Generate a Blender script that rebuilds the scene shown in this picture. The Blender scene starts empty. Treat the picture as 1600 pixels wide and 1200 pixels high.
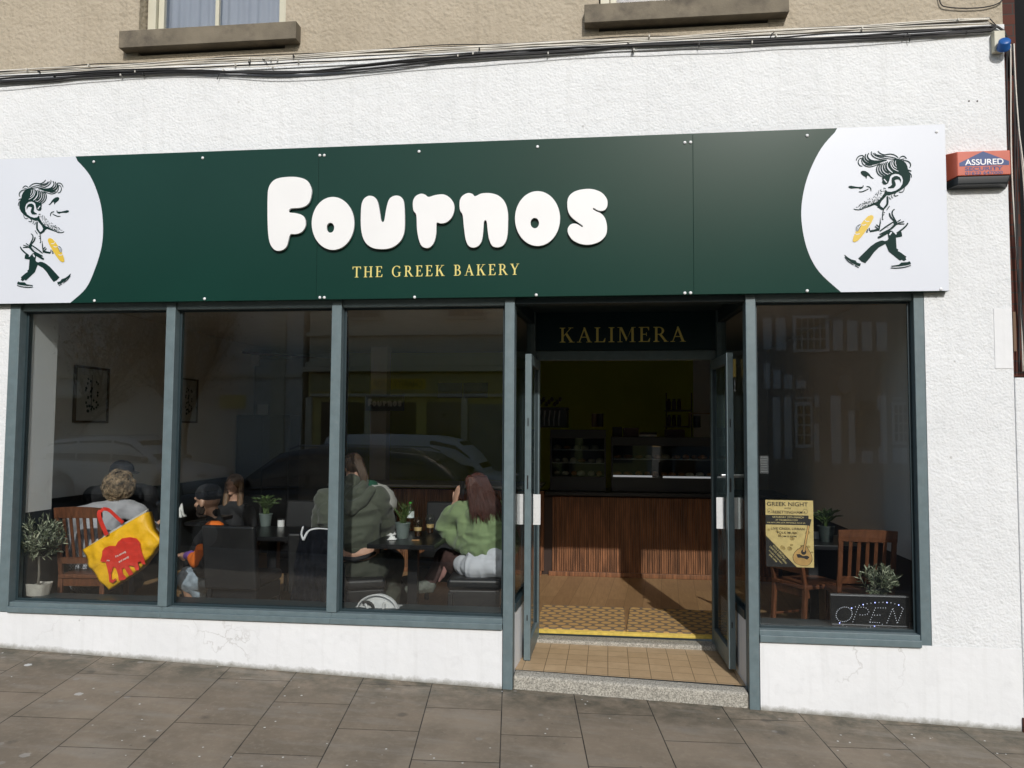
import bpy, bmesh, math, random
import numpy as np
from mathutils import Vector, Matrix, noise
random.seed(7)
C = bpy.context.scene
COL = C.collection
PI = math.pi
rad = math.radians
# ---------------------------------------------------------------- camera, world, sun, exposure
GA, GB, GC = -0.157, -0.036, 0.045
CAMP = Vector((0, -5.52, 1.633)); FPX = 1250.0
RT = Vector((0.99292604, 0.11857485, 0.00615469)); UP = Vector((6.7412e-04, -5.74646809e-02, 0.998347312)); FW = Vector((-0.11873256, 0.9912809, 0.05713811))
cam = bpy.data.cameras.new('camera'); camo = bpy.data.objects.new('camera', cam); COL.objects.link(camo)
M = Matrix((RT, UP, -FW)).transposed().to_4x4(); M.translation = CAMP; camo.matrix_world = M
cam.sensor_width = 36; cam.lens = 36 * FPX / 1600; cam.clip_end = 500; cam.clip_start = 0.02
C.camera = camo
SUN_EL = rad(31); SUN_AZ = rad(12.4)            # sun stands out over the street, a little to the right
sdir = Vector((math.sin(SUN_AZ) * math.cos(SUN_EL), -math.cos(SUN_AZ) * math.cos(SUN_EL), math.sin(SUN_EL)))
sun = bpy.data.lights.new('sun', 'SUN'); sun.energy = 3.15; sun.angle = rad(0.5); sun.color = (1.0, 0.982, 0.965)
suno = bpy.data.objects.new('sun', sun); COL.objects.link(suno)
suno.rotation_euler = sdir.to_track_quat('Z', 'Y').to_euler()
Wd = bpy.data.worlds.new("World"); C.world = Wd; Wd.use_nodes = True
nt = Wd.node_tree; sk = nt.nodes.new('ShaderNodeTexSky'); sk.sky_type = 'NISHITA'; sk.sun_disc = False
sk.sun_elevation = SUN_EL; sk.sun_rotation = math.atan2(sdir.x, sdir.y)
sk.air_density = 1.3; sk.dust_density = 2.0
nt.links.new(sk.outputs[0], nt.nodes['Background'].inputs[0]); nt.nodes['Background'].inputs[1].default_value = 0.15
C.view_settings.view_transform = 'Standard'; C.view_settings.look = 'None'; C.view_settings.gamma = 1
C.view_settings.exposure = -0.22
C.render.engine = 'CYCLES'
C.cycles.max_bounces = 8; C.cycles.transparent_max_bounces = 16; C.cycles.glossy_bounces = 4; C.cycles.diffuse_bounces = 4
C.cycles.caustics_reflective = False; C.cycles.caustics_refractive = False

# measuring helpers: read a point of the photograph on a real plane of the place
def ray(px, py): return FW * FPX + RT * (px - 800) - UP * (py - 600)
def W(px, py, Y=0.0):
    d = ray(px, py); t = (Y - CAMP.y) / d.y; return CAMP.x + d.x * t, CAMP.z + d.z * t
def P(px, py, Y=0.0):
    x, z = W(px, py, Y); return Vector((x, Y, z))
def PX(px, py, X):
    d = ray(px, py); t = (X - CAMP.x) / d.x; return Vector((X, CAMP.y + d.y * t, CAMP.z + d.z * t))

def gz(x, y): return GA + GB * x + GC * max(y, -6.0)

# ---------------------------------------------------------------- materials
MATS = {}
def srgb(h):
    r = [int(h[i:i + 2], 16) / 255 for i in (0, 2, 4)]
    return tuple(((c + .055) / 1.055) ** 2.4 if c > .04045 else c / 12.92 for c in r) + (1,)
def mat(name, col, rough=.6, metal=0, var=.12, vscale=6, bump=0, bscale=60, bdist=.004, spec=.5, emit=None, estr=0, coord='Object', stretch=(1, 1, 1), bdetail=4, dark=None, dscale=2, sheen=0, coat=0, trans=0, folds=0, fscale=9):
    if name in MATS: return MATS[name]
    m = bpy.data.materials.new(name); m.use_nodes = True; MATS[name] = m
    N = m.node_tree.nodes; L = m.node_tree.links; b = N['Principled BSDF']
    if len(col) == 3: col = tuple(col) + (1,)
    b.inputs['Roughness'].default_value = rough; b.inputs['Metallic'].default_value = metal
    b.inputs['Specular IOR Level'].default_value = spec
    b.inputs['Coat Weight'].default_value = coat; b.inputs['Sheen Weight'].default_value = sheen
    b.inputs['Transmission Weight'].default_value = trans
    tc = N.new('ShaderNodeTexCoord'); mp = N.new('ShaderNodeMapping'); mp.inputs['Scale'].default_value = stretch
    L.new(tc.outputs[coord], mp.inputs[0])
    nz = N.new('ShaderNodeTexNoise'); nz.inputs['Scale'].default_value = vscale; nz.inputs['Detail'].default_value = 5
    L.new(mp.outputs[0], nz.inputs['Vector'])
    rp = N.new('ShaderNodeMapRange'); rp.inputs['From Min'].default_value = .3; rp.inputs['From Max'].default_value = .7
    rp.inputs['To Min'].default_value = 1 - var; rp.inputs['To Max'].default_value = 1 + var
    L.new(nz.outputs[0], rp.inputs[0])
    mx = N.new('ShaderNodeVectorMath'); mx.operation = 'SCALE'; mx.inputs[0].default_value = col[:3]
    L.new(rp.outputs[0], mx.inputs['Scale']); out = mx.outputs[0]
    if dark:   # patches of a second colour
        n2 = N.new('ShaderNodeTexNoise'); n2.inputs['Scale'].default_value = dscale; n2.inputs['Detail'].default_value = 8; n2.inputs['Roughness'].default_value = .65
        L.new(mp.outputs[0], n2.inputs['Vector'])
        r2 = N.new('ShaderNodeMapRange'); r2.inputs['From Min'].default_value = .52; r2.inputs['From Max'].default_value = .72; r2.inputs['To Max'].default_value = dark[1]
        L.new(n2.outputs[0], r2.inputs[0])
        mm = N.new('ShaderNodeMix'); mm.data_type = 'RGBA'; mm.inputs['B'].default_value = tuple(dark[0]) + (1,)
        L.new(r2.outputs[0], mm.inputs['Factor']); L.new(out, mm.inputs['A']); out = mm.outputs['Result']
    L.new(out, b.inputs['Base Color'])
    if bump:
        n3 = N.new('ShaderNodeTexNoise'); n3.inputs['Scale'].default_value = bscale; n3.inputs['Detail'].default_value = bdetail; n3.inputs['Roughness'].default_value = .6
        L.new(mp.outputs[0], n3.inputs['Vector'])
        bp = N.new('ShaderNodeBump'); bp.inputs['Strength'].default_value = bump; bp.inputs['Distance'].default_value = bdist
        L.new(n3.outputs[0], bp.inputs['Height']); L.new(bp.outputs[0], b.inputs['Normal'])
        if folds:
            n4 = N.new('ShaderNodeTexNoise'); n4.noise_type = 'RIDGED_MULTIFRACTAL'; n4.inputs['Scale'].default_value = fscale; n4.inputs['Detail'].default_value = 1.5; n4.inputs['Distortion'].default_value = .6
            L.new(mp.outputs[0], n4.inputs['Vector']); b4 = N.new('ShaderNodeBump'); b4.inputs['Strength'].default_value = 1; b4.inputs['Distance'].default_value = folds
            L.new(n4.outputs[0], b4.inputs['Height']); L.new(b4.outputs[0], bp.inputs['Normal'])
    if emit: b.inputs['Emission Color'].default_value = tuple(emit) + (1,); b.inputs['Emission Strength'].default_value = estr
    return m
def glass(name, f0=.045, tint=(.95, .97, .96), rough=0.0, kill=1.0):
    if name in MATS: return MATS[name]
    m = bpy.data.materials.new(name); m.use_nodes = True; MATS[name] = m
    N = m.node_tree.nodes; L = m.node_tree.links; N.remove(N['Principled BSDF'])
    g = N.new('ShaderNodeNewGeometry'); d = N.new('ShaderNodeVectorMath'); d.operation = 'DOT_PRODUCT'
    L.new(g.outputs['Incoming'], d.inputs[0]); L.new(g.outputs['Normal'], d.inputs[1])
    a = N.new('ShaderNodeMath'); a.operation = 'ABSOLUTE'; L.new(d.outputs['Value'], a.inputs[0])
    s = N.new('ShaderNodeMath'); s.operation = 'SUBTRACT'; s.inputs[0].default_value = 1; L.new(a.outputs[0], s.inputs[1])
    p = N.new('ShaderNodeMath'); p.operation = 'POWER'; p.inputs[1].default_value = 5; L.new(s.outputs[0], p.inputs[0])
    q = N.new('ShaderNodeMath'); q.operation = 'MULTIPLY_ADD'; q.inputs[1].default_value = .9 * kill; q.inputs[2].default_value = f0; L.new(p.outputs[0], q.inputs[0])
    t = N.new('ShaderNodeBsdfTransparent'); t.inputs[0].default_value = tint + (1,)
    r = N.new('ShaderNodeBsdfGlossy'); r.inputs['Roughness'].default_value = rough
    x = N.new('ShaderNodeMixShader'); L.new(q.outputs[0], x.inputs[0]); L.new(t.outputs[0], x.inputs[1]); L.new(r.outputs[0], x.inputs[2])
    L.new(x.outputs[0], N['Material Output'].inputs[0])
    return m
def nodes(name, rough=.8, spec=.3):
    m = bpy.data.materials.new(name); m.use_nodes = True; MATS[name] = m
    N = m.node_tree.nodes; L = m.node_tree.links; b = N['Principled BSDF']
    b.inputs['Roughness'].default_value = rough; b.inputs['Specular IOR Level'].default_value = spec
    return m, N, L, b
def math_n(N, L, op, a, b=None, c=None):
    n = N.new('ShaderNodeMath'); n.operation = op
    for i, v in enumerate((a, b, c)):
        if v is None: continue
        if isinstance(v, (int, float)): n.inputs[i].default_value = v
        else: L.new(v, n.inputs[i])
    return n.outputs[0]
def mixc(N, L, f, a, b):
    n = N.new('ShaderNodeMix'); n.data_type = 'RGBA'
    for k, v in (('Factor', f), ('A', a), ('B', b)):
        s = n.inputs[k] if k != 'Factor' else n.inputs[0]
        if isinstance(v, (int, float)): s.default_value = v
        elif isinstance(v, tuple): s.default_value = v if len(v) == 4 else v + (1,)
        else: L.new(v, s)
    return n.outputs['Result']
def noise_n(N, L, vec, scale, detail=4, rough=.6):
    n = N.new('ShaderNodeTexNoise'); n.inputs['Scale'].default_value = scale; n.inputs['Detail'].default_value = detail; n.inputs['Roughness'].default_value = rough
    if vec is not None: L.new(vec, n.inputs['Vector'])
    return n.outputs[0]
def mapr(N, L, v, a, b, c=0, d=1):
    n = N.new('ShaderNodeMapRange'); L.new(v, n.inputs[0])
    for i, k in enumerate((a, b, c, d)): n.inputs[i + 1].default_value = k
    return n.outputs[0]

def render_wall(name, base, tint, coarse=.9, dist=.012, sc=34, cracks=False):
    m, N, L, b = nodes(name, .85, .25)
    g = N.new('ShaderNodeTexCoord').outputs['Object']
    n1 = noise_n(N, L, g, 1.3, 6); n2 = noise_n(N, L, g, 9, 5)
    f = mapr(N, L, n1, .35, .7); f2 = mapr(N, L, n2, .55, .8, 0, .5)
    c = mixc(N, L, f, base, tint); c = mixc(N, L, f2, c, tuple(x * .86 for x in base))
    # fine dirt specks
    vo = N.new('ShaderNodeTexVoronoi'); vo.inputs['Scale'].default_value = 3.1; L.new(g, vo.inputs['Vector'])
    sp = mapr(N, L, vo.outputs['Distance'], .02, .035, .5, 0)
    c = mixc(N, L, sp, c, (base[0] * .45, base[1] * .43, base[2] * .4))
    mpd = N.new('ShaderNodeMapping'); mpd.inputs['Scale'].default_value = (6, 6, .35); L.new(g, mpd.inputs[0])
    c = mixc(N, L, mapr(N, L, noise_n(N, L, mpd.outputs[0], 2.2, 5, .6), .52, .78, 0, .30), c, (base[0] * .72, base[1] * .71, base[2] * .68))
    ck = None
    if cracks:
        ds = N.new('ShaderNodeVectorMath'); ds.operation = 'MULTIPLY_ADD'; nn = N.new('ShaderNodeTexNoise'); nn.inputs['Scale'].default_value = 4; nn.inputs['Detail'].default_value = 6; L.new(g, nn.inputs['Vector'])
        L.new(nn.outputs['Color'], ds.inputs[0]); ds.inputs[1].default_value = (.45, .45, .25); L.new(g, ds.inputs[2])
        v5 = N.new('ShaderNodeTexVoronoi'); v5.feature = 'DISTANCE_TO_EDGE'; v5.inputs['Scale'].default_value = 1.5; L.new(ds.outputs[0], v5.inputs['Vector'])
        ck = math_n(N, L, 'MULTIPLY', mapr(N, L, v5.outputs['Distance'], .002, .007, 1, 0), mapr(N, L, noise_n(N, L, g, .9, 2), .56, .66))
        c = mixc(N, L, math_n(N, L, 'MULTIPLY', ck, .4), c, (.40, .385, .36))
        sx = N.new('ShaderNodeSeparateXYZ'); L.new(g, sx.inputs[0]); hgt = math_n(N, L, 'SUBTRACT', sx.outputs[2], math_n(N, L, 'MULTIPLY_ADD', sx.outputs[0], GB, GA))
        lo = math_n(N, L, 'ADD', hgt, math_n(N, L, 'MULTIPLY', noise_n(N, L, g, 14, 6, .7), -.07))
        c = mixc(N, L, mapr(N, L, lo, -.03, .004, .8, 0), c, (.20, .19, .15))
    L.new(c, b.inputs['Base Color'])
    h1 = noise_n(N, L, g, sc, 5, .6); h2 = noise_n(N, L, g, sc * .22, 3)
    v2 = N.new('ShaderNodeTexVoronoi'); v2.inputs['Scale'].default_value = sc * 1.1; v2.feature = 'SMOOTH_F1'
    L.new(g, v2.inputs['Vector'])
    h = math_n(N, L, 'ADD', h1, math_n(N, L, 'MULTIPLY', h2, 1.6)); h = math_n(N, L, 'ADD', h, math_n(N, L, 'MULTIPLY', v2.outputs['Distance'], -.55))
    bp = N.new('ShaderNodeBump'); bp.inputs['Strength'].default_value = coarse; bp.inputs['Distance'].default_value = dist
    L.new(h, bp.inputs['Height']); L.new(bp.outputs[0], b.inputs['Normal'])
    return m
WHITE = render_wall('white_render', (.71, .725, .73), (.77, .785, .79), .62, .009, 60)
WHITE_S = render_wall('white_plinth_paint', (.74, .75, .755), (.80, .81, .815), .35, .008, 14, True)
BEIGE = render_wall('beige_roughcast', (.40, .345, .26), (.46, .40, .31), .9, .012, 34)
FRAME = mat('grey_teal_paint', (.125, .170, .182), .42, var=.10, vscale=14, bump=.25, bscale=40, bdist=.002, dark=((.2, .22, .22), .35), dscale=30)
FRAME_D = mat('dark_teal_paint', (.02, .036, .042), .4, var=.1, vscale=12)
GLASS = glass('window_glass', .066, (.97, .985, .98))
DGLASS = glass('door_glass', .03, (.8, .83, .83))
SIGNG = mat('sign_green', (.0065, .038, .028), .24, var=.05, vscale=1.2, spec=.24)
SIGNW = mat('sign_white', (.66, .69, .745), .38, var=.015, vscale=2, spec=.4)
LETW = mat('letter_white', (.80, .80, .79), .45, var=.02, vscale=4)
LETD = mat('letter_edge', (.02, .03, .028), .5)
GOLDT = mat('yellow_lettering', (.72, .62, .19), .5, var=.03)
GOLDD = mat('gold_lettering', (.85, .70, .19), .5, var=.05)
INK = mat('sign_ink', (.008, .030, .026), .5, var=.03, spec=.1)
BAGUETTE = mat('sign_yellow', (.68, .47, .045), .4, var=.03)
BLACK = mat('black_plastic', (.012, .012, .013), .4)
BLEATH = mat('black_leather', (.013, .013, .014), .38, var=.25, vscale=8, bump=.3, bscale=90, bdist=.001)
STEEL = mat('steel', (.55, .56, .57), .3, metal=1, var=.1)
WOODB = mat('brown_wood', (.13, .048, .021), .42, var=.35, vscale=9, stretch=(6, 6, 1), bump=.1, bscale=60)
WALLI = mat('interior_grey_wall', (.78, .78, .77), .9, var=.04, vscale=2)
DADO = mat('dado_dark', (.018, .022, .024), .6, var=.1)
YELW = mat('olive_yellow_wall', (.50, .56, .08), .8, var=.06, vscale=1.5)
CEIL = mat('ceiling_paint', (.7, .7, .68), .9, var=.04)
SKIN = mat('skin', (.52, .30, .21), .5, var=.08, vscale=18, bump=.1, bscale=120, bdist=.001)
SKIN2 = mat('skin_olive', (.43, .25, .17), .5, var=.08, vscale=18, bump=.1, bscale=120, bdist=.001)
PAPER = mat('white_paper', (.75, .75, .73), .7, var=.04)

# ---------------------------------------------------------------- mesh helpers
def tag(o, label=None, cat=None, group=None, kind=None):
    if label: o['label'] = label
    if cat: o['category'] = cat
    if group: o['group'] = group
    if kind: o['kind'] = kind
    return o
def thing(name, label, cat, loc=(0, 0, 0), group=None):
    o = bpy.data.objects.new(name, None); COL.objects.link(o); o.location = loc; o.empty_display_size = .1
    return tag(o, label, cat, group)
class MB:
    def __init__(s): s.v = []; s.f = []; s.m = []; s.mi = 0
    def add(s, vs, fs):
        k = len(s.v); s.v += [tuple(v) for v in vs]; s.f += [tuple(i + k for i in f) for f in fs]; s.m += [s.mi] * len(fs); return s
    def box(s, a, b, R=None, o=None):
        (x0, y0, z0), (x1, y1, z1) = a, b
        x0, x1 = sorted((x0, x1)); y0, y1 = sorted((y0, y1)); z0, z1 = sorted((z0, z1))
        vs = [Vector(p) for p in ((x0, y0, z0), (x1, y0, z0), (x1, y1, z0), (x0, y1, z0), (x0, y0, z1), (x1, y0, z1), (x1, y1, z1), (x0, y1, z1))]
        if R is not None: vs = [R @ (v - Vector(o or (0, 0, 0))) + Vector(o or (0, 0, 0)) for v in vs]
        return s.add(vs, [(0, 3, 2, 1), (4, 5, 6, 7), (0, 1, 5, 4), (1, 2, 6, 5), (2, 3, 7, 6), (3, 0, 4, 7)])
    def bar(s, p, q, w, h=None, up=(0, 0, 1)):
        p, q = Vector(p), Vector(q); h = h or w; d = (q - p).normalized(); u = Vector(up)
        if abs(d.dot(u)) > .95: u = Vector((0, 1, 0))
        a = d.cross(u).normalized() * w / 2; b = a.cross(d).normalized() * h / 2
        vs = [p - a - b, p + a - b, p + a + b, p - a + b, q - a - b, q + a - b, q + a + b, q - a + b]
        return s.add(vs, [(0, 1, 2, 3), (7, 6, 5, 4), (0, 4, 5, 1), (1, 5, 6, 2), (2, 6, 7, 3), (3, 7, 4, 0)])
    def tube(s, pts, r, n=8, cap=True):
        pts = [Vector(p) for p in pts]; rs = r if isinstance(r, (list, tuple)) else [r] * len(pts); vs = []; fs = []
        a = None
        for i, p in enumerate(pts):
            d = (pts[min(i + 1, len(pts) - 1)] - pts[max(i - 1, 0)]).normalized()
            if a is None:
                u = Vector((0, 0, 1)) if abs(d.z) < .9 else Vector((1, 0, 0)); a = d.cross(u).normalized()
            else: a = (a - d * a.dot(d)).normalized()
            b = d.cross(a)
            for k in range(n):
                t = 2 * PI * k / n; vs.append(p + (a * math.cos(t) + b * math.sin(t)) * rs[i])
        for i in range(len(pts) - 1):
            for k in range(n): fs.append((i * n + k, i * n + (k + 1) % n, (i + 1) * n + (k + 1) % n, (i + 1) * n + k))
        if cap: fs.append(tuple(range(n))[::-1]); fs.append(tuple((len(pts) - 1) * n + k for k in range(n)))
        return s.add(vs, fs)
    def lathe(s, prof, c=(0, 0, 0), n=24):
        vs = []; fs = []; c = Vector(c)
        for r, z in prof:
            for k in range(n):
                t = 2 * PI * k / n; vs.append(c + Vector((r * math.cos(t), r * math.sin(t), z)))
        for i in range(len(prof) - 1):
            for k in range(n): fs.append((i * n + k, i * n + (k + 1) % n, (i + 1) * n + (k + 1) % n, (i + 1) * n + k))
        fs.append(tuple(range(n))[::-1]); fs.append(tuple((len(prof) - 1) * n + k for k in range(n)))
        return s.add(vs, fs)
    def ball(s, c, r, seg=14, rings=9, R=None):
        c = Vector(c); r = r if isinstance(r, (tuple, list)) else (r, r, r); vs = []; fs = []
        for i in range(rings + 1):
            ph = PI * i / rings
            for k in range(seg):
                t = 2 * PI * k / seg; v = Vector((r[0] * math.sin(ph) * math.cos(t), r[1] * math.sin(ph) * math.sin(t), r[2] * math.cos(ph)))
                if R is not None: v = R @ v
                vs.append(c + v)
        for i in range(rings):
            for k in range(seg): fs.append((i * seg + k, (i + 1) * seg + k, (i + 1) * seg + (k + 1) % seg, i * seg + (k + 1) % seg))
        return s.add(vs, fs)
    def cap(s, p, q, r0, r1, n=14):      # tapered capsule
        p, q = Vector(p), Vector(q); d = q - p; m = max(1, int(d.length / max(.004, min(r0, r1) * .5)))
        m = min(m, 14)
        s.tube([p.lerp(q, i / m) for i in range(m + 1)], [r0 + (r1 - r0) * i / m for i in range(m + 1)], n)
        s.ball(p, r0, n, 8); s.ball(q, r1, n, 8); return s
    def build(s, name, mats, parent=None, smooth=False, bevel=0, loc=None, bseg=2):
        me = bpy.data.meshes.new(name); me.from_pydata(s.v, [], s.f)
        mats = mats if isinstance(mats, (list, tuple)) else [mats]
        for m in mats: me.materials.append(m)
        if len(mats) > 1: me.polygons.foreach_set('material_index', s.m)
        bm = bmesh.new(); bm.from_mesh(me)
        bmesh.ops.remove_doubles(bm, verts=bm.verts, dist=1e-6) if smooth else None
        bmesh.ops.recalc_face_normals(bm, faces=bm.faces)
        bm.to_mesh(me); bm.free()
        if smooth: me.polygons.foreach_set('use_smooth', [True] * len(me.polygons))
        o = bpy.data.objects.new(name, me); COL.objects.link(o)
        if parent is not None: o.parent = parent
        if loc is not None: o.location = loc
        if bevel:
            md = o.modifiers.new('b', 'BEVEL'); md.width = bevel; md.segments = bseg; md.limit_method = 'ANGLE'; md.angle_limit = rad(50)
            me.polygons.foreach_set('use_smooth', [True] * len(me.polygons))
            md2 = o.modifiers.new('w', 'WEIGHTED_NORMAL')
        return o
def rel(o, root):      # parent keeping world coordinates
    o.parent = root; o.matrix_parent_inverse = Matrix.Translation(-Vector(root.location)); return o
def B(name, m, parent, *boxes, bevel=.003, root=True, **k):
    mb = MB()
    for a, b in boxes: mb.box(a, b)
    o = mb.build(name, m, None, bevel=bevel, **k)
    if parent is not None: rel(o, parent)
    return o
def smooth_loop(pts, n=6, closed=True):
    pts = [Vector(p) for p in pts]; L = len(pts); out = []
    rng = range(L) if closed else range(L - 1)
    for i in rng:
        if closed: p0, p1, p2, p3 = pts[i - 1], pts[i], pts[(i + 1) % L], pts[(i + 2) % L]
        else: p0, p1, p2, p3 = pts[max(i - 1, 0)], pts[i], pts[i + 1], pts[min(i + 2, L - 1)]
        for k in range(n):
            t = k / n
            out.append(.5 * ((2 * p1) + (p2 - p0) * t + (2 * p0 - 5 * p1 + 4 * p2 - p3) * t * t + (3 * p1 - p0 - 3 * p2 + p3) * t ** 3))
    if not closed: out.append(pts[-1])
    return out
def poly2d(name, loops, m, parent, y, ext=.0006, bevel=0, tilt=None):
    """flat outline (list of (x,z) loops, holes after the first) facing the street, front face at y"""
    cu = bpy.data.curves.new(name, 'CURVE'); cu.dimensions = '2D'; cu.fill_mode = 'BOTH'; cu.extrude = ext; cu.bevel_depth = bevel; cu.bevel_resolution = 2
    for lp in loops:
        sp = cu.splines.new('POLY'); sp.points.add(len(lp) - 1)
        for i, p in enumerate(lp): sp.points[i].co = (p[0], p[1], 0, 1)
        sp.use_cyclic_u = True
    t = bpy.data.objects.new('tmp', cu); me = bpy.data.meshes.new_from_object(t); bpy.data.objects.remove(t); bpy.data.curves.remove(cu)
    me.transform(Matrix(((1, 0, 0, 0), (0, 0, -1, y + ext + bevel), (0, 1, 0, 0), (0, 0, 0, 1))))
    if tilt is not None: me.transform(tilt)
    me.name = name; me.materials.clear(); me.materials.append(m)
    o = bpy.data.objects.new(name, me); COL.objects.link(o)
    if parent is not None: rel(o, parent)
    return o
def strokes(name, items, m, parent, y, step=.0001):
    """ribbons: items = [(pts(x,z), width)]; polys as (pts, 0)"""
    mb = MB(); yy = y
    for pts, w in items:
        p3 = smooth_loop([Vector((p[0], p[1], 0)) for p in pts], 4, False) if len(pts) > 2 else [Vector((p[0], p[1], 0)) for p in pts]
        a = []; b = []; L = len(p3)
        for i, p in enumerate(p3):
            d = (p3[min(i + 1, L - 1)] - p3[max(i - 1, 0)]); d = d.normalized() if d.length > 1e-9 else Vector((1, 0, 0)); n = Vector((-d.y, d.x, 0))
            ww = w / 2 * (.45 + .55 * math.sin(PI * (i + .6) / (L + .2)) ** .5)
            a.append(p + n * ww); b.append(p - n * ww)
        vs = []
        for q in a + b: vs.append((q.x, yy, q.y))
        for q in a + b: vs.append((q.x, yy + .0006, q.y))
        fs = []; k = 2 * L
        for i in range(L - 1):
            fs += [(i, i + 1, L + i + 1, L + i), (k + i, k + L + i, k + L + i + 1, k + i + 1), (i, k + i, k + i + 1, i + 1), (L + i, L + i + 1, k + L + i + 1, k + L + i)]
        fs += [(0, L, k + L, k), (L - 1, k + L - 1, k + 2 * L - 1, 2 * L - 1)]
        mb.add(vs, fs); yy -= step * .3
    o = mb.build(name, m)
    if parent is not None: rel(o, parent)
    return o
def text(name, s, m, parent, x, y, z, h, w=None, ext=.0006, bold=0, align='CENTER', Rm=None, mirror=False):
    """sans lettering facing the street, cap height h, baseline z, fitted to width w"""
    cu = bpy.data.curves.new(name, 'FONT'); cu.body = s; cu.size = 1; cu.extrude = 0.0; cu.offset = bold; cu.fill_mode = 'FRONT'
    t = bpy.data.objects.new('tmp', cu); me = bpy.data.meshes.new_from_object(t); bpy.data.objects.remove(t); bpy.data.curves.remove(cu)
    n = len(me.vertices); co = np.zeros(n * 3); me.vertices.foreach_get('co', co); co = co.reshape(-1, 3)
    x0, x1 = co[:, 0].min(), co[:, 0].max(); sc = h / .72; sx = (w / (x1 - x0)) if w else sc
    off = {'CENTER': (x0 + x1) / 2, 'LEFT': x0, 'RIGHT': x1}[align]
    T = Matrix.Translation((x, y, z)) @ (Rm or Matrix()) @ Matrix(((sx, 0, 0, -off * sx), (0, 0, -1, 0), (0, sc, 0, 0), (0, 0, 0, 1)))
    me.transform(T); me.name = name; me.materials.clear(); me.materials.append(m)
    o = bpy.data.objects.new(name, me); COL.objects.link(o)
    if parent is not None: rel(o, parent)
    return o

# serif capitals, cap height 1: lists of (polygon) ; widths
def bowl(cx, cy, rx, ry, tx, ty, a0=-90, a1=90, n=14):
    o = [(cx + rx * math.cos(rad(a0 + (a1 - a0) * i / n)), cy + ry * math.sin(rad(a0 + (a1 - a0) * i / n))) for i in range(n + 1)]
    i_ = [(cx + (rx - tx) * math.cos(rad(a0 + (a1 - a0) * i / n)), cy + (ry - ty) * math.sin(rad(a0 + (a1 - a0) * i / n))) for i in range(n + 1)]
    return o + i_[::-1]
def rc(x0, y0, x1, y1): return [(x0, y0), (x1, y0), (x1, y1), (x0, y1)]
SF = .035
def foot(x0, x1, y): return [(x0, y), (x1, y), (x1, y + SF), ((x0 + x1) / 2 + .07, y + SF + .03), ((x0 + x1) / 2 - .07, y + SF + .03), (x0, y + SF)]
def head_(x0, x1, y): return [(x0, y), (x0, y - SF), ((x0 + x1) / 2 - .07, y - SF - .03), ((x0 + x1) / 2 + .07, y - SF - .03), (x1, y - SF), (x1, y)]
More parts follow.
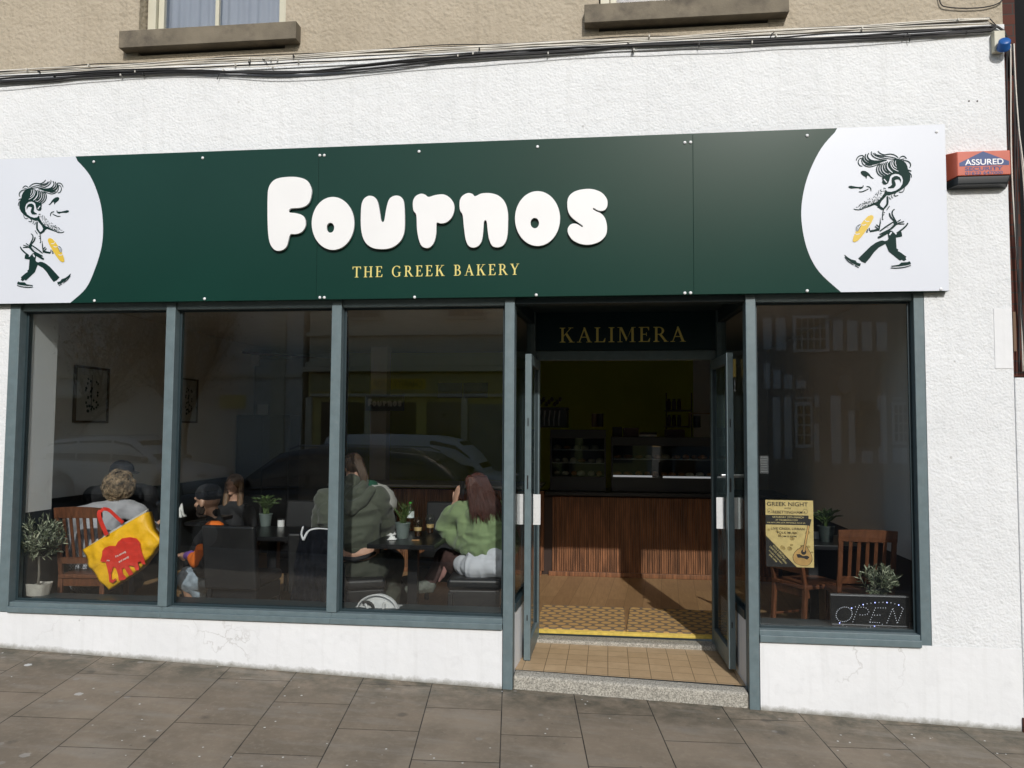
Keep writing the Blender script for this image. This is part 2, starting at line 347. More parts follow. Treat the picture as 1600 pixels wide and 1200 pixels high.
GL = {
 'I': (.34, [rc(.10, 0, .24, 1), foot(0, .34, 0), head_(0, .34, 1)]),
 'T': (.80, [rc(.33, 0, .47, 1), foot(.22, .58, 0), rc(.02, .945, .78, 1), [(.0, 1), (0, .76), (.04, .76), (.10, .945), (.10, 1)], [(.80, 1), (.70, 1), (.70, .945), (.76, .76), (.80, .76)]]),
 'H': (.86, [rc(.10, 0, .24, 1), rc(.62, 0, .76, 1), foot(0, .34, 0), foot(.52, .86, 0), head_(0, .34, 1), head_(.52, .86, 1), rc(.24, .48, .62, .53)]),
 'E': (.66, [rc(.10, 0, .24, 1), foot(0, .34, 0), head_(0, .34, 1), rc(.24, .95, .58, 1), [(.60, 1), (.60, .77), (.565, .77), (.50, .95), (.50, 1)], rc(.24, .49, .46, .54), rc(.43, .39, .465, .64), rc(.24, 0, .60, .05), [(.66, .26), (.625, .26), (.52, .05), (.52, 0), (.63, 0)]]),
 'L': (.64, [rc(.10, 0, .24, 1), foot(0, .34, 0), head_(0, .34, 1), rc(.24, 0, .58, .05), [(.64, .28), (.605, .28), (.50, .05), (.50, 0), (.61, 0)]]),
 'K': (.84, [rc(.10, 0, .24, 1), foot(0, .34, 0), head_(0, .34, 1), [(.24, .40), (.24, .46), (.62, .97), (.68, .97)], [(.32, .55), (.44, .64), (.78, .03), (.61, .03)], rc(.50, .965, .80, 1), rc(.54, 0, .88, .035)]),
 'A': (.84, [[(.10, 0), (.15, 0), (.46, .90), (.43, 1.0), (.405, 1.0)], [(.37, .98), (.43, 1.03), (.47, 1.0), (.80, .02), (.64, .02)], rc(.22, .32, .60, .37), rc(0, 0, .26, .035), rc(.54, 0, .88, .035)]),
 'M': (1.04, [rc(.12, 0, .175, 1), [(.10, 1), (.26, 1), (.56, .22), (.50, .05)], [(.50, .05), (.54, .16), (.82, 1), (.86, 1)], rc(.80, 0, .94, 1), rc(0, 0, .29, .035), rc(.70, 0, 1.04, .035), rc(0, .965, .2, 1), rc(.84, .965, 1.04, 1)]),
 'R': (.80, [rc(.10, 0, .24, 1), foot(0, .34, 0), head_(0, .34, 1), bowl(.34, .74, .28, .26, .13, .05), rc(.24, .95, .35, 1), rc(.24, .48, .35, .53), [(.32, .50), (.46, .53), (.80, .02), (.64, .02)], rc(.60, 0, .86, .035)]),
 'B': (.72, [rc(.10, 0, .24, 1), foot(0, .34, 0), head_(0, .34, 1), bowl(.34, .755, .24, .245, .12, .05), rc(.24, .95, .35, 1), rc(.24, .50, .36, .55), bowl(.34, .275, .32, .275, .14, .05), rc(.24, 0, .35, .05)]),
 'Y': (.80, [rc(.33, 0, .47, .46), foot(.22, .58, 0), [(.06, .97), (.22, .97), (.47, .46), (.33, .44)], [(.38, .44), (.46, .42), (.72, .97), (.67, .97)], rc(-.02, .965, .30, 1), rc(.56, .965, .82, 1)]),
 'G': (.92, [bowl(.47, .5, .45, .52, .14, .05, 40, 300, 26), rc(.655, .05, .79, .42), rc(.56, .39, .88, .425), [(.66, .78), (.76, .76), (.77, .98), (.74, .98), (.70, .93), (.78, .84)], bowl(.47, .5, .45, .52, .14, .05, 296, 322, 6)]),
 ' ': (.34, []),
}
def serif(name, s, m, parent, x0, x1, y, zb, h, track=.18, slope=0, Rm=None):
    wid = sum(GL[c][0] + track for c in s) - track; sx = (x1 - x0) / wid; cx = 0; out = []
    for c in s:
        g, polys = GL[c]
        if polys:
            mb = MB()
            for k, pl in enumerate(polys):
                yy = y - .00012 * k
                n = len(pl); A = [(x0 + (cx + p[0]) * sx, yy, zb + p[1] * h) for p in pl]; D = [(a[0], y + .001, a[2]) for a in A]
                bm_f = []
                if n > 12:   # band: quads
                    hh = n // 2
                    for i in range(hh - 1): bm_f.append((i, i + 1, n - 2 - i, n - 1 - i))
                else: bm_f.append(tuple(range(n)))
                for i in range(n): bm_f.append((i, (i + 1) % n, n + (i + 1) % n, n + i))
                mb.add(A + D, bm_f)
            if Rm is not None: mb.v = [tuple(Rm @ Vector(v)) for v in mb.v]
            me = bpy.data.meshes.new(name); me.from_pydata(mb.v, [], mb.f); me.materials.append(m)
            o = bpy.data.objects.new(name, me); COL.objects.link(o); rel(o, parent); out.append(o)
        cx += g + track
    return out

# ---------------------------------------------------------------- ground
def make_paving():
    m, N, L, b = nodes('paving_slabs', .78, .35)
    g = N.new('ShaderNodeTexCoord').outputs['Object']
    sx = N.new('ShaderNodeSeparateXYZ'); L.new(g, sx.inputs[0])
    th = rad(6.8)
    u = math_n(N, L, 'ADD', math_n(N, L, 'MULTIPLY', sx.outputs[0], math.cos(th)), math_n(N, L, 'MULTIPLY', sx.outputs[1], math.sin(th)))
    v = math_n(N, L, 'ADD', math_n(N, L, 'MULTIPLY', sx.outputs[0], -math.sin(th)), math_n(N, L, 'MULTIPLY', sx.outputs[1], math.cos(th)))
    cb = N.new('ShaderNodeCombineXYZ'); L.new(math_n(N, L, 'ADD', v, 50.4 + .28 - .36), cb.inputs[0]); L.new(math_n(N, L, 'ADD', u, .4835 * 60 + .226), cb.inputs[1])
    br = N.new('ShaderNodeTexBrick'); br.inputs['Scale'].default_value = 1; br.inputs['Brick Width'].default_value = .72; br.inputs['Row Height'].default_value = .4835
    br.inputs['Mortar Size'].default_value = .0036; br.inputs['Mortar Smooth'].default_value = .25; br.offset = .5
    br.inputs['Color1'].default_value = (0, 0, 0, 1); br.inputs['Color2'].default_value = (1, 1, 1, 1); br.inputs['Mortar'].default_value = (.5, .5, .5, 1)
    L.new(cb.outputs[0], br.inputs['Vector'])
    n1 = noise_n(N, L, g, 2.2, 7, .65); n2 = noise_n(N, L, g, 22, 6, .7); n3 = noise_n(N, L, g, 160, 3, .6)
    c = mixc(N, L, br.outputs['Color'], (.232, .186, .136), (.275, .224, .166))
    c = mixc(N, L, mapr(N, L, n1, .40, .62, 0, .75), c, (.165, .136, .100))
    c = mixc(N, L, mapr(N, L, n2, .5, .75, 0, .5), c, (.33, .28, .21))
    # grime along the foot of the wall
    gy = mapr(N, L, sx.outputs[1], -.55, -.05); gn = math_n(N, L, 'MULTIPLY', gy, mapr(N, L, noise_n(N, L, g, 6, 6, .7), .36, .6))
    c = mixc(N, L, math_n(N, L, 'MULTIPLY', gn, .85), c, (.060, .060, .044))
    # chewing gum and paint spots
    vo = N.new('ShaderNodeTexVoronoi'); vo.inputs['Scale'].default_value = 4.2; L.new(g, vo.inputs['Vector'])
    wob = math_n(N, L, 'ADD', vo.outputs['Distance'], math_n(N, L, 'MULTIPLY', noise_n(N, L, g, 60, 3), .05))
    c = mixc(N, L, mapr(N, L, wob, .10, .12, .55, 0), c, (.30, .28, .25))
    v2 = N.new('ShaderNodeTexVoronoi'); v2.inputs['Scale'].default_value = 2.1; L.new(g, v2.inputs['Vector'])
    w2 = math_n(N, L, 'ADD', v2.outputs['Distance'], math_n(N, L, 'MULTIPLY', noise_n(N, L, g, 70, 3), .06))
    near = mapr(N, L, sx.outputs[1], -1.1, -.2, .3, 1)
    c = mixc(N, L, math_n(N, L, 'MULTIPLY', mapr(N, L, w2, .085, .093, .9, 0), near), c, (.62, .62, .60))
    v3 = N.new('ShaderNodeTexVoronoi'); v3.inputs['Scale'].default_value = 3.3; L.new(g, v3.inputs['Vector'])
    w3 = math_n(N, L, 'ADD', v3.outputs['Distance'], math_n(N, L, 'MULTIPLY', noise_n(N, L, g, 30, 3), .12))
    c = mixc(N, L, mapr(N, L, w3, .13, .2, .55, 0), c, (.075, .067, .057))
    v6 = N.new('ShaderNodeTexVoronoi'); v6.inputs['Scale'].default_value = 9; L.new(g, v6.inputs['Vector']); c = mixc(N, L, mapr(N, L, math_n(N, L, 'ADD', v6.outputs['Distance'], math_n(N, L, 'MULTIPLY', noise_n(N, L, g, 50, 3), .2)), .13, .19, .6, 0), c, (.10, .09, .078))
    mps = N.new('ShaderNodeMapping'); mps.inputs['Rotation'].default_value = (0, 0, .5); mps.inputs['Scale'].default_value = (1, 5, 1); L.new(g, mps.inputs[0]); c = mixc(N, L, mapr(N, L, noise_n(N, L, mps.outputs[0], 1.6, 7, .7), .5, .72, 0, .55), c, (.29, .265, .225))
    jn = mapr(N, L, noise_n(N, L, g, 5, 4, .7), .38, .62)
    c = mixc(N, L, br.outputs['Fac'], c, mixc(N, L, jn, (.010, .009, .008), (.075, .064, .050)))
    v8 = N.new('ShaderNodeTexVoronoi'); v8.inputs['Scale'].default_value = 13; L.new(g, v8.inputs['Vector'])
    pk = math_n(N, L, 'MULTIPLY', mapr(N, L, math_n(N, L, 'ADD', v8.outputs['Distance'], math_n(N, L, 'MULTIPLY', noise_n(N, L, g, 90, 2), .08)), .11, .13, 1, 0), mapr(N, L, noise_n(N, L, g, 1.7, 3), .50, .56))
    c = mixc(N, L, pk, c, (.70, .70, .67))
    L.new(c, b.inputs['Base Color'])
    h = math_n(N, L, 'ADD', math_n(N, L, 'MULTIPLY', br.outputs['Fac'], -1.2), math_n(N, L, 'ADD', math_n(N, L, 'MULTIPLY', n2, .5), math_n(N, L, 'MULTIPLY', n3, .25)))
    bp = N.new('ShaderNodeBump'); bp.inputs['Strength'].default_value = .55; bp.inputs['Distance'].default_value = .006
    L.new(h, bp.inputs['Height']); L.new(bp.outputs[0], b.inputs['Normal'])
    return m
PAVE = make_paving()
def sheet(name, x0, x1, y0, y1, zf, m, n=1):
    mb = MB(); vs = [(x, y, zf(x, y)) for y in (y0, y1) for x in (x0, x1)]
    mb.add(vs, [(0, 1, 3, 2)]); return tag(mb.build(name, m), kind='structure')
sheet('pavement', -22, 22, -6.0, .28, gz, PAVE)
ASPH = mat('asphalt', (.05, .05, .052), .85, var=.25, vscale=30, bump=.6, bscale=200, bdist=.004)
KERB = mat('kerb_granite', (.25, .24, .23), .8, var=.15, vscale=30, bump=.3)
def roadz(x, y): return gz(x, -6) - .12
mb = MB()
for x0, x1 in [(-22, 22)]:
    mb.add([(x0, -6.14, roadz(x0, 0) - .1), (x1, -6.14, roadz(x1, 0) - .1), (x1, -6.0, roadz(x1, 0) - .1), (x0, -6.0, roadz(x0, 0) - .1), (x0, -6.14, gz(x0, -6) + .004), (x1, -6.14, gz(x1, -6) + .004), (x1, -6.0, gz(x1, -6) + .004), (x0, -6.0, gz(x0, -6) + .004)],
           [(0, 3, 2, 1), (4, 5, 6, 7), (0, 1, 5, 4), (1, 2, 6, 5), (2, 3, 7, 6), (3, 0, 4, 7)])
tag(mb.build('kerb', KERB), kind='structure')
sheet('ground', -150, 150, -150, 150, lambda x, y: -1.6, mat('far_ground', (.12, .12, .10), .9), 1)
sheet('road', -22, 22, -13.4, -6.0, roadz, ASPH)
mb = MB()
sheet('opposite_pavement', -22, 22, -16.6, -13.4, lambda x, y: gz(x, -6), mat('opp_paving', (.16, .15, .13), .8, var=.2, vscale=8))
sheet('kerb_edge', -22, 22, -13.42, -13.4, lambda x, y: roadz(x, 0) + (.124 if y < -13.41 else -.05), KERB)
LINEY = mat('road_line_paint', (.65, .5, .08), .7, var=.2)
sheet('road_marking', -22, 22, -6.55, -6.47, lambda x, y: roadz(x, 0) + .004, LINEY)

# ---------------------------------------------------------------- the shop building
X0, X1 = -4.487, 2.072; DL0, DL1, DR0, DR1 = -.715, -.645, .925, .992
ZS, ZH, ZP = .262, 2.56, 4.335
shop = thing('shop_building', 'white rendered shop front with beige roughcast storey above the green sign', 'shop building', (0, 0, -.2))
def wallbox(name, m, boxes, **k): return B(name, m, shop, *boxes, bevel=0, **k)
wallbox('white_wall', WHITE, [((-9, 0, ZH), (2.612, .3, ZP)), ((-9, 0, -.35), (X0, .3, ZH)), ((X1, 0, .262), (2.612, .3, ZH))])
# plinth below the windows, a hair proud, with its uneven foot
def plinth(x0, x1, ztop, y=-.0025):
    mb = MB(); n = max(2, int((x1 - x0) / .05)); vs = []
    for i in range(n + 1):
        x = x0 + (x1 - x0) * i / n; zb = gz(x, 0) + .004 + .012 * noise.noise(Vector((x * 5, 0, 3)))
        vs += [(x, y, -.5), (x, y, zb), (x, y, ztop), (x, .3, ztop), (x, .3, -.5)]
    fs = []
    for i in range(n):
        for k in range(4): fs.append((i * 5 + k, i * 5 + k + 1, i * 5 + k + 6, i * 5 + k + 5))
    fs += [(0, 1, 2, 3, 4), tuple(n * 5 + k for k in (4, 3, 2, 1, 0))]
    mb.add(vs, fs); o = mb.build('plinth_wall', WHITE_S); rel(o, shop); return o
plinth(X0, DL0 - .003, ZS); plinth(DR1 + .003, 2.612, ZS - .0005); plinth(-9, X0 - .002, ZS - .03, -.002)
# quoin patch and boundary pier on the right
wallbox('quoin', WHITE_S, [((2.50, -.004, 2.05), (2.609, .01, 2.44))])
# upper storey with two window openings
U = [(-3.53, -2.37), (-.06, 1.10)]; ZU = 4.60; ZT = 5.95
wallbox('upper_wall', BEIGE, [((-9, .006, ZP), (2.612, .3, ZU - .16)), ((-9, .006, ZT), (2.612, .3, 6.9))] +
        [((a, .006, ZU - .16), (b, .3, ZT)) for a, b in ((-9, U[0][0]), (U[0][1], U[1][0]), (U[1][1], 2.612))])
wallbox('cornice_band', WHITE, [((-9, -.012, ZP - .05), (2.612, .01, ZP + .004))])
SILL = mat('stone_sill', (.17, .145, .105), .85, var=.2, vscale=7, bump=.5, bscale=70, dark=((.06, .05, .04), .8), dscale=4)
CREAMW = mat('cream_window_paint', (.55, .53, .42), .5, var=.05)
CURT = mat('net_curtain', (.40, .41, .42), .9, var=.05, vscale=3)
UG = glass('upper_glass', .09, (.9, .92, .95))
for (a, b) in U:
    w = thing('upper_window', 'cream painted sash window above the left of the sign' if a < -1 else 'upper window whose stone sill juts out above the right half of the sign', 'window', ((a + b) / 2, 0, ZU))
    w.parent = shop; w.location = ((a + b) / 2, 0, ZU + .2); del w['category']; w['label'] = w['label']
    def wb(name, m, *bx, bevel=.003):
        mb = MB()
        for p, q in bx: mb.box(p, q)
        o = mb.build(name, m, None, bevel=bevel); o.parent = w; o.matrix_parent_inverse = Matrix.Translation(-Vector(((a + b) / 2, 0, ZU))); return o
    wb('window_sill', SILL, ((a - .10, -.085, ZU - .135), (b + .12, .16, ZU - .004)), bevel=.004)
    fw = .055
    wb('window_frame', CREAMW, ((a + .01, .10, ZU), (a + .075, .2, ZT)), ((b - .055, .10, ZU), (b, .2, ZT)), ((a + .075, .10, ZU), (b - .055, .2, ZU + .05)), ((a + .075, .1, ZT - .06), (b - .055, .2, ZT)))
    wb('sash', CREAMW, ((a + .08, .13, ZU + .055), (a + .125, .17, ZT - .065)), ((b - .105, .13, ZU + .055), (b - .06, .17, ZT - .065)), ((a + .125, .13, ZU + .055), (b - .105, .17, ZU + .11)), ((a + .54, .135, ZU + .11), (a + .57, .165, ZT - .065)), ((a + .125, .13, ZU + .62), (a + .54, .165, ZU + .66)), ((a + .57, .13, ZU + .62), (b - .105, .165, ZU + .66)))
    wb('pane', UG, ((a + .12, .148, ZU + .1), (b - .1, .152, ZT - .07)), bevel=0)
    mb = MB(); n = 60; vs = []; fs = []
    for i in range(n + 1):
        x = a + .09 + (b - a - .16) * i / n; yy = .21 + .012 * math.sin(i * 1.3) + .01 * math.sin(i * .47 + 1)
        vs += [(x, yy, ZU + .05), (x, yy, ZT)]
    for i in range(n): fs.append((2 * i, 2 * i + 2, 2 * i + 3, 2 * i + 1))
    mb.add(vs, fs); o = mb.build('curtain', CURT, None, smooth=True); o.parent = w; o.matrix_parent_inverse = Matrix.Translation(-Vector(((a + b) / 2, 0, ZU)))
    wb('backing', mat('dark_room', (.03, .03, .03), .9), ((a, .29, ZU - .01), (b, .30, ZT)), bevel=0)

# shop window frames (each window its own part)
YG = .085
def shop_window(x0, x1, left=True, lab=None, zs0=.266, zs1=.338, xl=None, xr=None):
    w = bpy.data.objects.new('shop_window', None); COL.objects.link(w); w.parent = shop; w.location = ((x0 + x1) / 2, 0, zs1 + .2)
    if lab: w['label'] = lab
    def wr(o): o.parent = w; o.matrix_parent_inverse = Matrix.Translation(-Vector(((x0 + x1) / 2, 0, zs1))); return o
    mb = MB(); mb.box((xl or x0, .004, zs0 + .02), (xr or x1, .13, zs1)); mb.box((xl or x0, -.022, zs0), (xr or x1, .0035, zs1 - .03)); wr(mb.build('window_sill', FRAME, bevel=.004))
    mb = MB(); mb.box((x0, .022, 2.506), (x1, .13, ZH)); wr(mb.build('window_head', FRAME, bevel=.003))
    mb = MB()      # beading round the glass
    mb.box((x0, YG - .018, zs1), (x0 + .018, YG - .004, 2.506)); mb.box((x1 - .018, YG - .018, zs1), (x1, YG - .004, 2.506))
    mb.box((x0 + .018, YG - .018, zs1), (x1 - .018, YG - .004, zs1 + .018)); mb.box((x0 + .018, YG - .018, 2.492), (x1 - .018, YG - .004, 2.506))
    wr(mb.build('bead', FRAME_D, bevel=.002))
    mb = MB(); mb.box((x0, YG, zs1), (x1, YG + .006, 2.506)); wr(mb.build('pane', GLASS))
    return w
m1a, m1b, m2a, m2b = -3.237, -3.163, -1.972, -1.896
shop_window(X0 + .085, m1a, lab='leftmost shop window', xr=-3.2002); shop_window(m1b, m2a, xl=-3.2, xr=-1.9342); shop_window(m2b, DL0 - .002, xl=-1.934); shop_window(DR1 + .002, X1 - .068, zs0=.25, zs1=.325, lab='shop window right of the door')
for x0, x1, z0, y1 in ((X0, X0 + .083, .266, .14), (m1a + .001, m1b - .001, .34, .14), (m2a + .001, m2b - .001, .34, .14), (DL0, DL1, -.34, .12), (DR0, DR1, -.34, .12), (X1 - .066, X1, .252, .14)):
    B('mullion', FRAME, shop, ((x0, -.004 if z0 < 0 or x0 in (X0,) else .002, z0), (x1, y1, ZH - .003)), bevel=.005)
# recess beam, soffit and door frame
YD = 1.03
B('entrance_beam', FRAME_D, shop, ((DL1, .03, 2.515), (DR0, .14, 2.559)), bevel=.003)
B('soffit', FRAME_D, shop, ((DL1 - .05, .14, 2.60), (DR0 + .05, YD + .1, 2.64)), bevel=0)
# side returns of the recess: low white wall, glass above
for sgn, xa, xb in ((-1, DL1, -.60), (1, DR0, .875)):
    xo = xa - .05 if sgn < 0 else xa + .05
    def quad(name, m, ya, yb, z0, z1, off=0, th=.05):
        xs = lambda y: xa + (xb - xa) * (y - .12) / (YD - .12) - off * sgn * -1
        mb = MB(); t = sgn * th
        p = [(xs(ya), ya), (xs(yb), yb), (xs(yb) + t, yb), (xs(ya) + t, ya)]
        mb.add([(x, y, z) for z in (z0, z1) for x, y in p], [(0, 1, 2, 3), (4, 5, 6, 7), (0, 1, 5, 4), (1, 2, 6, 5), (2, 3, 7, 6), (3, 0, 4, 7)])
        o = mb.build(name, m, bevel=0 if m == DGLASS else .002); rel(o, shop); return o
    quad('return_wall', WHITE_S, .122, YD, -.2, .36, 0, .06)
    quad('return_sill', FRAME_D, .121, YD, .362, .42, -.008, .07)
    quad('return_pane', DGLASS, .13, YD - .02, .42, 2.50, .02, .008)
    quad('return_head', FRAME_D, .121, YD, 2.50, 2.60, -.005, .06)
    quad('return_frame', FRAME, YD - .05, YD + .03, -.04, 2.60, -.012, .07)
KALB = mat('fascia_navy', (.006, .024, .028), .45, var=.05, spec=.3)
kal = B('entrance_fascia', KALB, None, ((-.655, YD + .0, 2.285), (.93, YD + .03, 2.599)), bevel=.002)
tag(kal, 'dark panel with gold capital letters over the open doorway', 'sign'); 
serif('lettering', 'KALIMERA', GOLDD, kal, -.392, .622, YD - .003, 2.352, .122)
B('door_frame', FRAME, shop, ((-.60, YD, 2.205), (.875, YD + .07, 2.282)), ((-.60, YD, -.02), (-.555, YD + .07, 2.205)), ((.83, YD, -.02), (.875, YD + .07, 2.205)), bevel=.004)

# doors: open outwards
def door(hx, hy, ox, oy, lab):
    root = thing('entrance_door', lab, 'door', (hx, hy, -.03), 'open glazed leaves of the entrance')
    d = Vector((ox - hx, oy - hy, 0)); Ld = d.length; d.normalize(); n = Vector((-d.y, d.x, 0))
    T = Matrix(((d.x, n.x, 0, hx), (d.y, n.y, 0, hy), (0, 0, 1, 0), (0, 0, 0, 1)))
    def pb(name, m, *bx, bevel=.003):
        mb = MB()
        for a, b in bx: mb.box(a, b)
        mb.v = [tuple(T @ Vector(v)) for v in mb.v]; o = mb.build(name, m, None, bevel=bevel); return rel(o, root)
    z0, z1 = -.035, 2.195; h = .024
    pb('door_frame', FRAME, ((0, -h, z0), (.055, h, z1)), ((Ld - .055, -h, z0), (Ld, h, z1)), ((.055, -h + .003, z0), (Ld - .055, h - .003, z0 + .13)), ((.055, -h + .003, z1 - .075), (Ld - .055, h - .003, z1)))
    pb('bead', FRAME_D, ((.055, -.014, z0 + .13), (.068, .014, z1 - .075)), ((Ld - .068, -.014, z0 + .13), (Ld - .055, .014, z1 - .075)), bevel=0)
    pb('pane', DGLASS, ((.058, -.003, z0 + .13), (Ld - .058, .003, z1 - .075)), bevel=0)
    return root, pb, Ld
dl, pbl, Ll = door(-.575, YD - .005, -.582, .35, 'left leaf of the entrance door standing open, white pull plates on it')
dr, pbr, Lr = door(.838, YD - .005, .868, .34, 'right leaf of the entrance door standing open beside a dangling chain')
PLATE = mat('white_plate', (.68, .69, .68), .45, var=.12, vscale=25, dark=((.3, .3, .28), .5), dscale=25)
for pb, L_ in ((pbl, Ll), (pbr, Lr)):
    pb('pull_plate', PLATE, ((L_ - .10, .030, .93), (L_ - .096, .085, 1.155)), bevel=.001)
    pb('pull_plate', PLATE, ((L_ - .10, -.085, .93), (L_ - .096, -.030, 1.155)), bevel=.001)
    pb('hinge_bracket', FRAME_D, ((L_ - .12, .0245, .95), (L_ - .08, .032, 1.13)), ((L_ - .12, -.032, .95), (L_ - .08, -.0245, 1.13)), bevel=.001)
    pb('keyhole', BLACK, ((L_ - .001, -.007, 1.20), (L_ + .0015, .004, 1.30)), ((L_ - .001, -.004, 1.66), (L_ + .0015, .004, 1.72)), ((L_ - .001, -.004, .25), (L_ + .0015, .004, .29)), bevel=0)
pbr('door_knob', STEEL, ((Lr - .06, .024, 1.30), (Lr - .035, .075, 1.325)), ((Lr - .06, -.06, 1.30), (Lr - .035, -.024, 1.325)), bevel=.005)
# chain catch hanging by the right leaf
ch = thing('door_catch', 'small brass catch with hanging cord at the top of the right door leaf', 'catch', (.91, .36, 2.1))
B('catch_plate', mat('brass', (.35, .27, .08), .4, metal=.8), ch, ((.892, .36, 2.02), (.916, .375, 2.15)), bevel=.002)
mb = MB(); mb.tube([(.904, .355, 2.02), (.905, .355, 1.95), (.904, .355, 1.93)], .002); mb.ball((.904, .355, 1.925), .008); rel(mb.build('cord', STEEL, None, smooth=True), ch)

# steps
GRAN = mat('step_granite', (.36, .34, .29), .8, var=.55, vscale=110, bump=.5, bscale=150, bdist=.003, dark=((.13, .12, .10), .75), dscale=45)
st = thing('entrance_step', 'worn speckled granite step below the doorway', 'step', (.14, 0, -.1))
def slope_box(name, m, x0, x1, y0, y1, zl0, zl1, zr0, zr1, par, bev=.012):
    mb = MB(); mb.add([(x0, y0, zl0), (x1, y0, zr0), (x1, y1, zr0), (x0, y1, zl0), (x0, y0, zl1), (x1, y0, zr1), (x1, y1, zr1 + (.012 if y0 < .3 else 0)), (x0, y1, zl1 + (.012 if y0 < .3 else 0))], [(0, 3, 2, 1), (4, 5, 6, 7), (0, 1, 5, 4), (1, 2, 6, 5), (2, 3, 7, 6), (3, 0, 4, 7)])
    o = mb.build(name, m, bevel=bev); 
    if par: rel(o, par)
    return o
slope_box('front_step', GRAN, DL1 + .001, DR0 - .001, .012, .122, -.4, -.042, -.4, -.092, st, .018)
slope_box('threshold_slab', GRAN, -.59, .865, .90, 1.06, -.2, -.022, -.2, -.024, st, .02)
# tiles
m, N, L, b = nodes('entry_tiles', .45, .5)
g = N.new('ShaderNodeTexCoord').outputs['Object']
br = N.new('ShaderNodeTexBrick'); br.offset = 0; br.inputs['Scale'].default_value = 1; br.inputs['Brick Width'].default_value = .148; br.inputs['Row Height'].default_value = .148; br.inputs['Mortar Size'].default_value = .0022
br.inputs['Color1'].default_value = (.52, .37, .215, 1); br.inputs['Color2'].default_value = (.58, .42, .25, 1); br.inputs['Mortar'].default_value = (.12, .085, .05, 1)
L.new(g, br.inputs['Vector']); c = mixc(N, L, mapr(N, L, noise_n(N, L, g, 9, 6, .7), .42, .75, 0, .6), br.outputs['Color'], (.38, .26, .145))
L.new(c, b.inputs['Base Color']); bp = N.new('ShaderNodeBump'); bp.inputs['Strength'].default_value = .4; bp.inputs['Distance'].default_value = .003; L.new(math_n(N, L, 'MULTIPLY', br.outputs['Fac'], -1), bp.inputs['Height']); L.new(bp.outputs[0], b.inputs['Normal'])
mb = MB(); mb.add([(DL1 + .001, .123, -.034), (DR0 - .001, .123, -.078), (DR0 - .04, .91, -.060), (DL1 + .04, .91, -.048)], [(0, 1, 2, 3)]); tag(mb.build('entry_tile_floor', m), kind='structure')
# threshold strip
YST = mat('yellow_nosing', (.62, .46, .09), .4, var=.15, vscale=30)
ns = B('threshold_strip', YST, None, ((-.585, 1.045, -.010), (.86, 1.10, .012)), bevel=.003); tag(ns, 'ribbed yellow threshold strip across the doorway', 'threshold strip')
for k in range(3): B('rib', YST, ns, ((-.584, 1.052 + k * .016, .0121), (.859, 1.058 + k * .016, .016)), bevel=.001)

# interior floor: timber boards
m, N, L, b = nodes('floor_boards', .42, .4)
g = N.new('ShaderNodeTexCoord').outputs['Object']
mp = N.new('ShaderNodeMapping'); mp.inputs['Rotation'].default_value = (0, 0, rad(90 + 4)); L.new(g, mp.inputs[0])
br = N.new('ShaderNodeTexBrick'); br.inputs['Scale'].default_value = 1; br.inputs['Brick Width'].default_value = 1.2; br.inputs['Row Height'].default_value = .17; br.inputs['Mortar Size'].default_value = .0016
br.inputs['Color1'].default_value = (.33, .20, .095, 1); br.inputs['Color2'].default_value = (.42, .26, .125, 1); br.inputs['Mortar'].default_value = (.08, .045, .02, 1); L.new(mp.outputs[0], br.inputs['Vector'])
mp2 = N.new('ShaderNodeMapping'); mp2.inputs['Scale'].default_value = (14, 1.2, 1); L.new(g, mp2.inputs[0])
c = mixc(N, L, mapr(N, L, noise_n(N, L, mp2.outputs[0], 3, 7, .7), .35, .7, 0, .6), br.outputs['Color'], (.20, .11, .05)); L.new(c, b.inputs['Base Color'])
FLOORB = m
mb = MB(); mb.add([(-4.9, .14, 0), (-.66, .14, 0), (-.66, 1.1, 0), (.93, 1.1, 0), (.93, .14, 0), (2.6, .14, 0), (2.6, 6.2, 0), (-4.9, 6.2, 0)], [(0, 1, 2, 7), (2, 3, 6, 7), (3, 4, 5, 6)])
tag(mb.build('interior_floor', FLOORB), kind='structure')
# interior shell
def S(name, m, *bx):
    mb = MB()
    for a, b in bx: mb.box(a, b)
    return tag(mb.build(name, m), kind='structure')
CZ = 2.78
S('ceiling', CEIL, ((-5.05, .3, CZ), (2.8, 6.5, CZ + .1)))
S('left_inner_wall', WALLI, ((-5.0, .3, 1.0), (-4.9, 6.2, CZ))); S('left_dado', DADO, ((-5.0, .3, 0), (-4.885, 6.2, .998)))
S('left_inner_pier', WALLI, ((-4.9, .145, .98), (-4.402, .42, CZ))); S('left_pier_dado', DADO, ((-4.9, .145, 0), (-4.398, .422, .978)))
S('right_inner_wall', WALLI, ((2.25, 1.1, .72), (2.4, 6.2, CZ))); S('right_dado', DADO, ((2.24, 1.1, 0), (2.4, 6.2, .718)))
S('right_inner_pier', WALLI, ((2.15, .31, .72), (2.4, 1.098, CZ)), ((2.1, .145, .72), (2.4, .309, CZ))); S('right_pier_dado', DADO, ((2.146, .31, 0), (2.4, 1.099, .718)), ((2.096, .145, 0), (2.4, .309, .718)))
S('back_wall', YELW, ((-3.9, 6.2, 0), (1.22, 6.3, CZ))); S('back_wall_pale', WALLI, ((1.22, 6.19, 0), (2.4, 6.3, CZ)), ((-5, 6.19, 0), (-3.9, 6.3, CZ)))
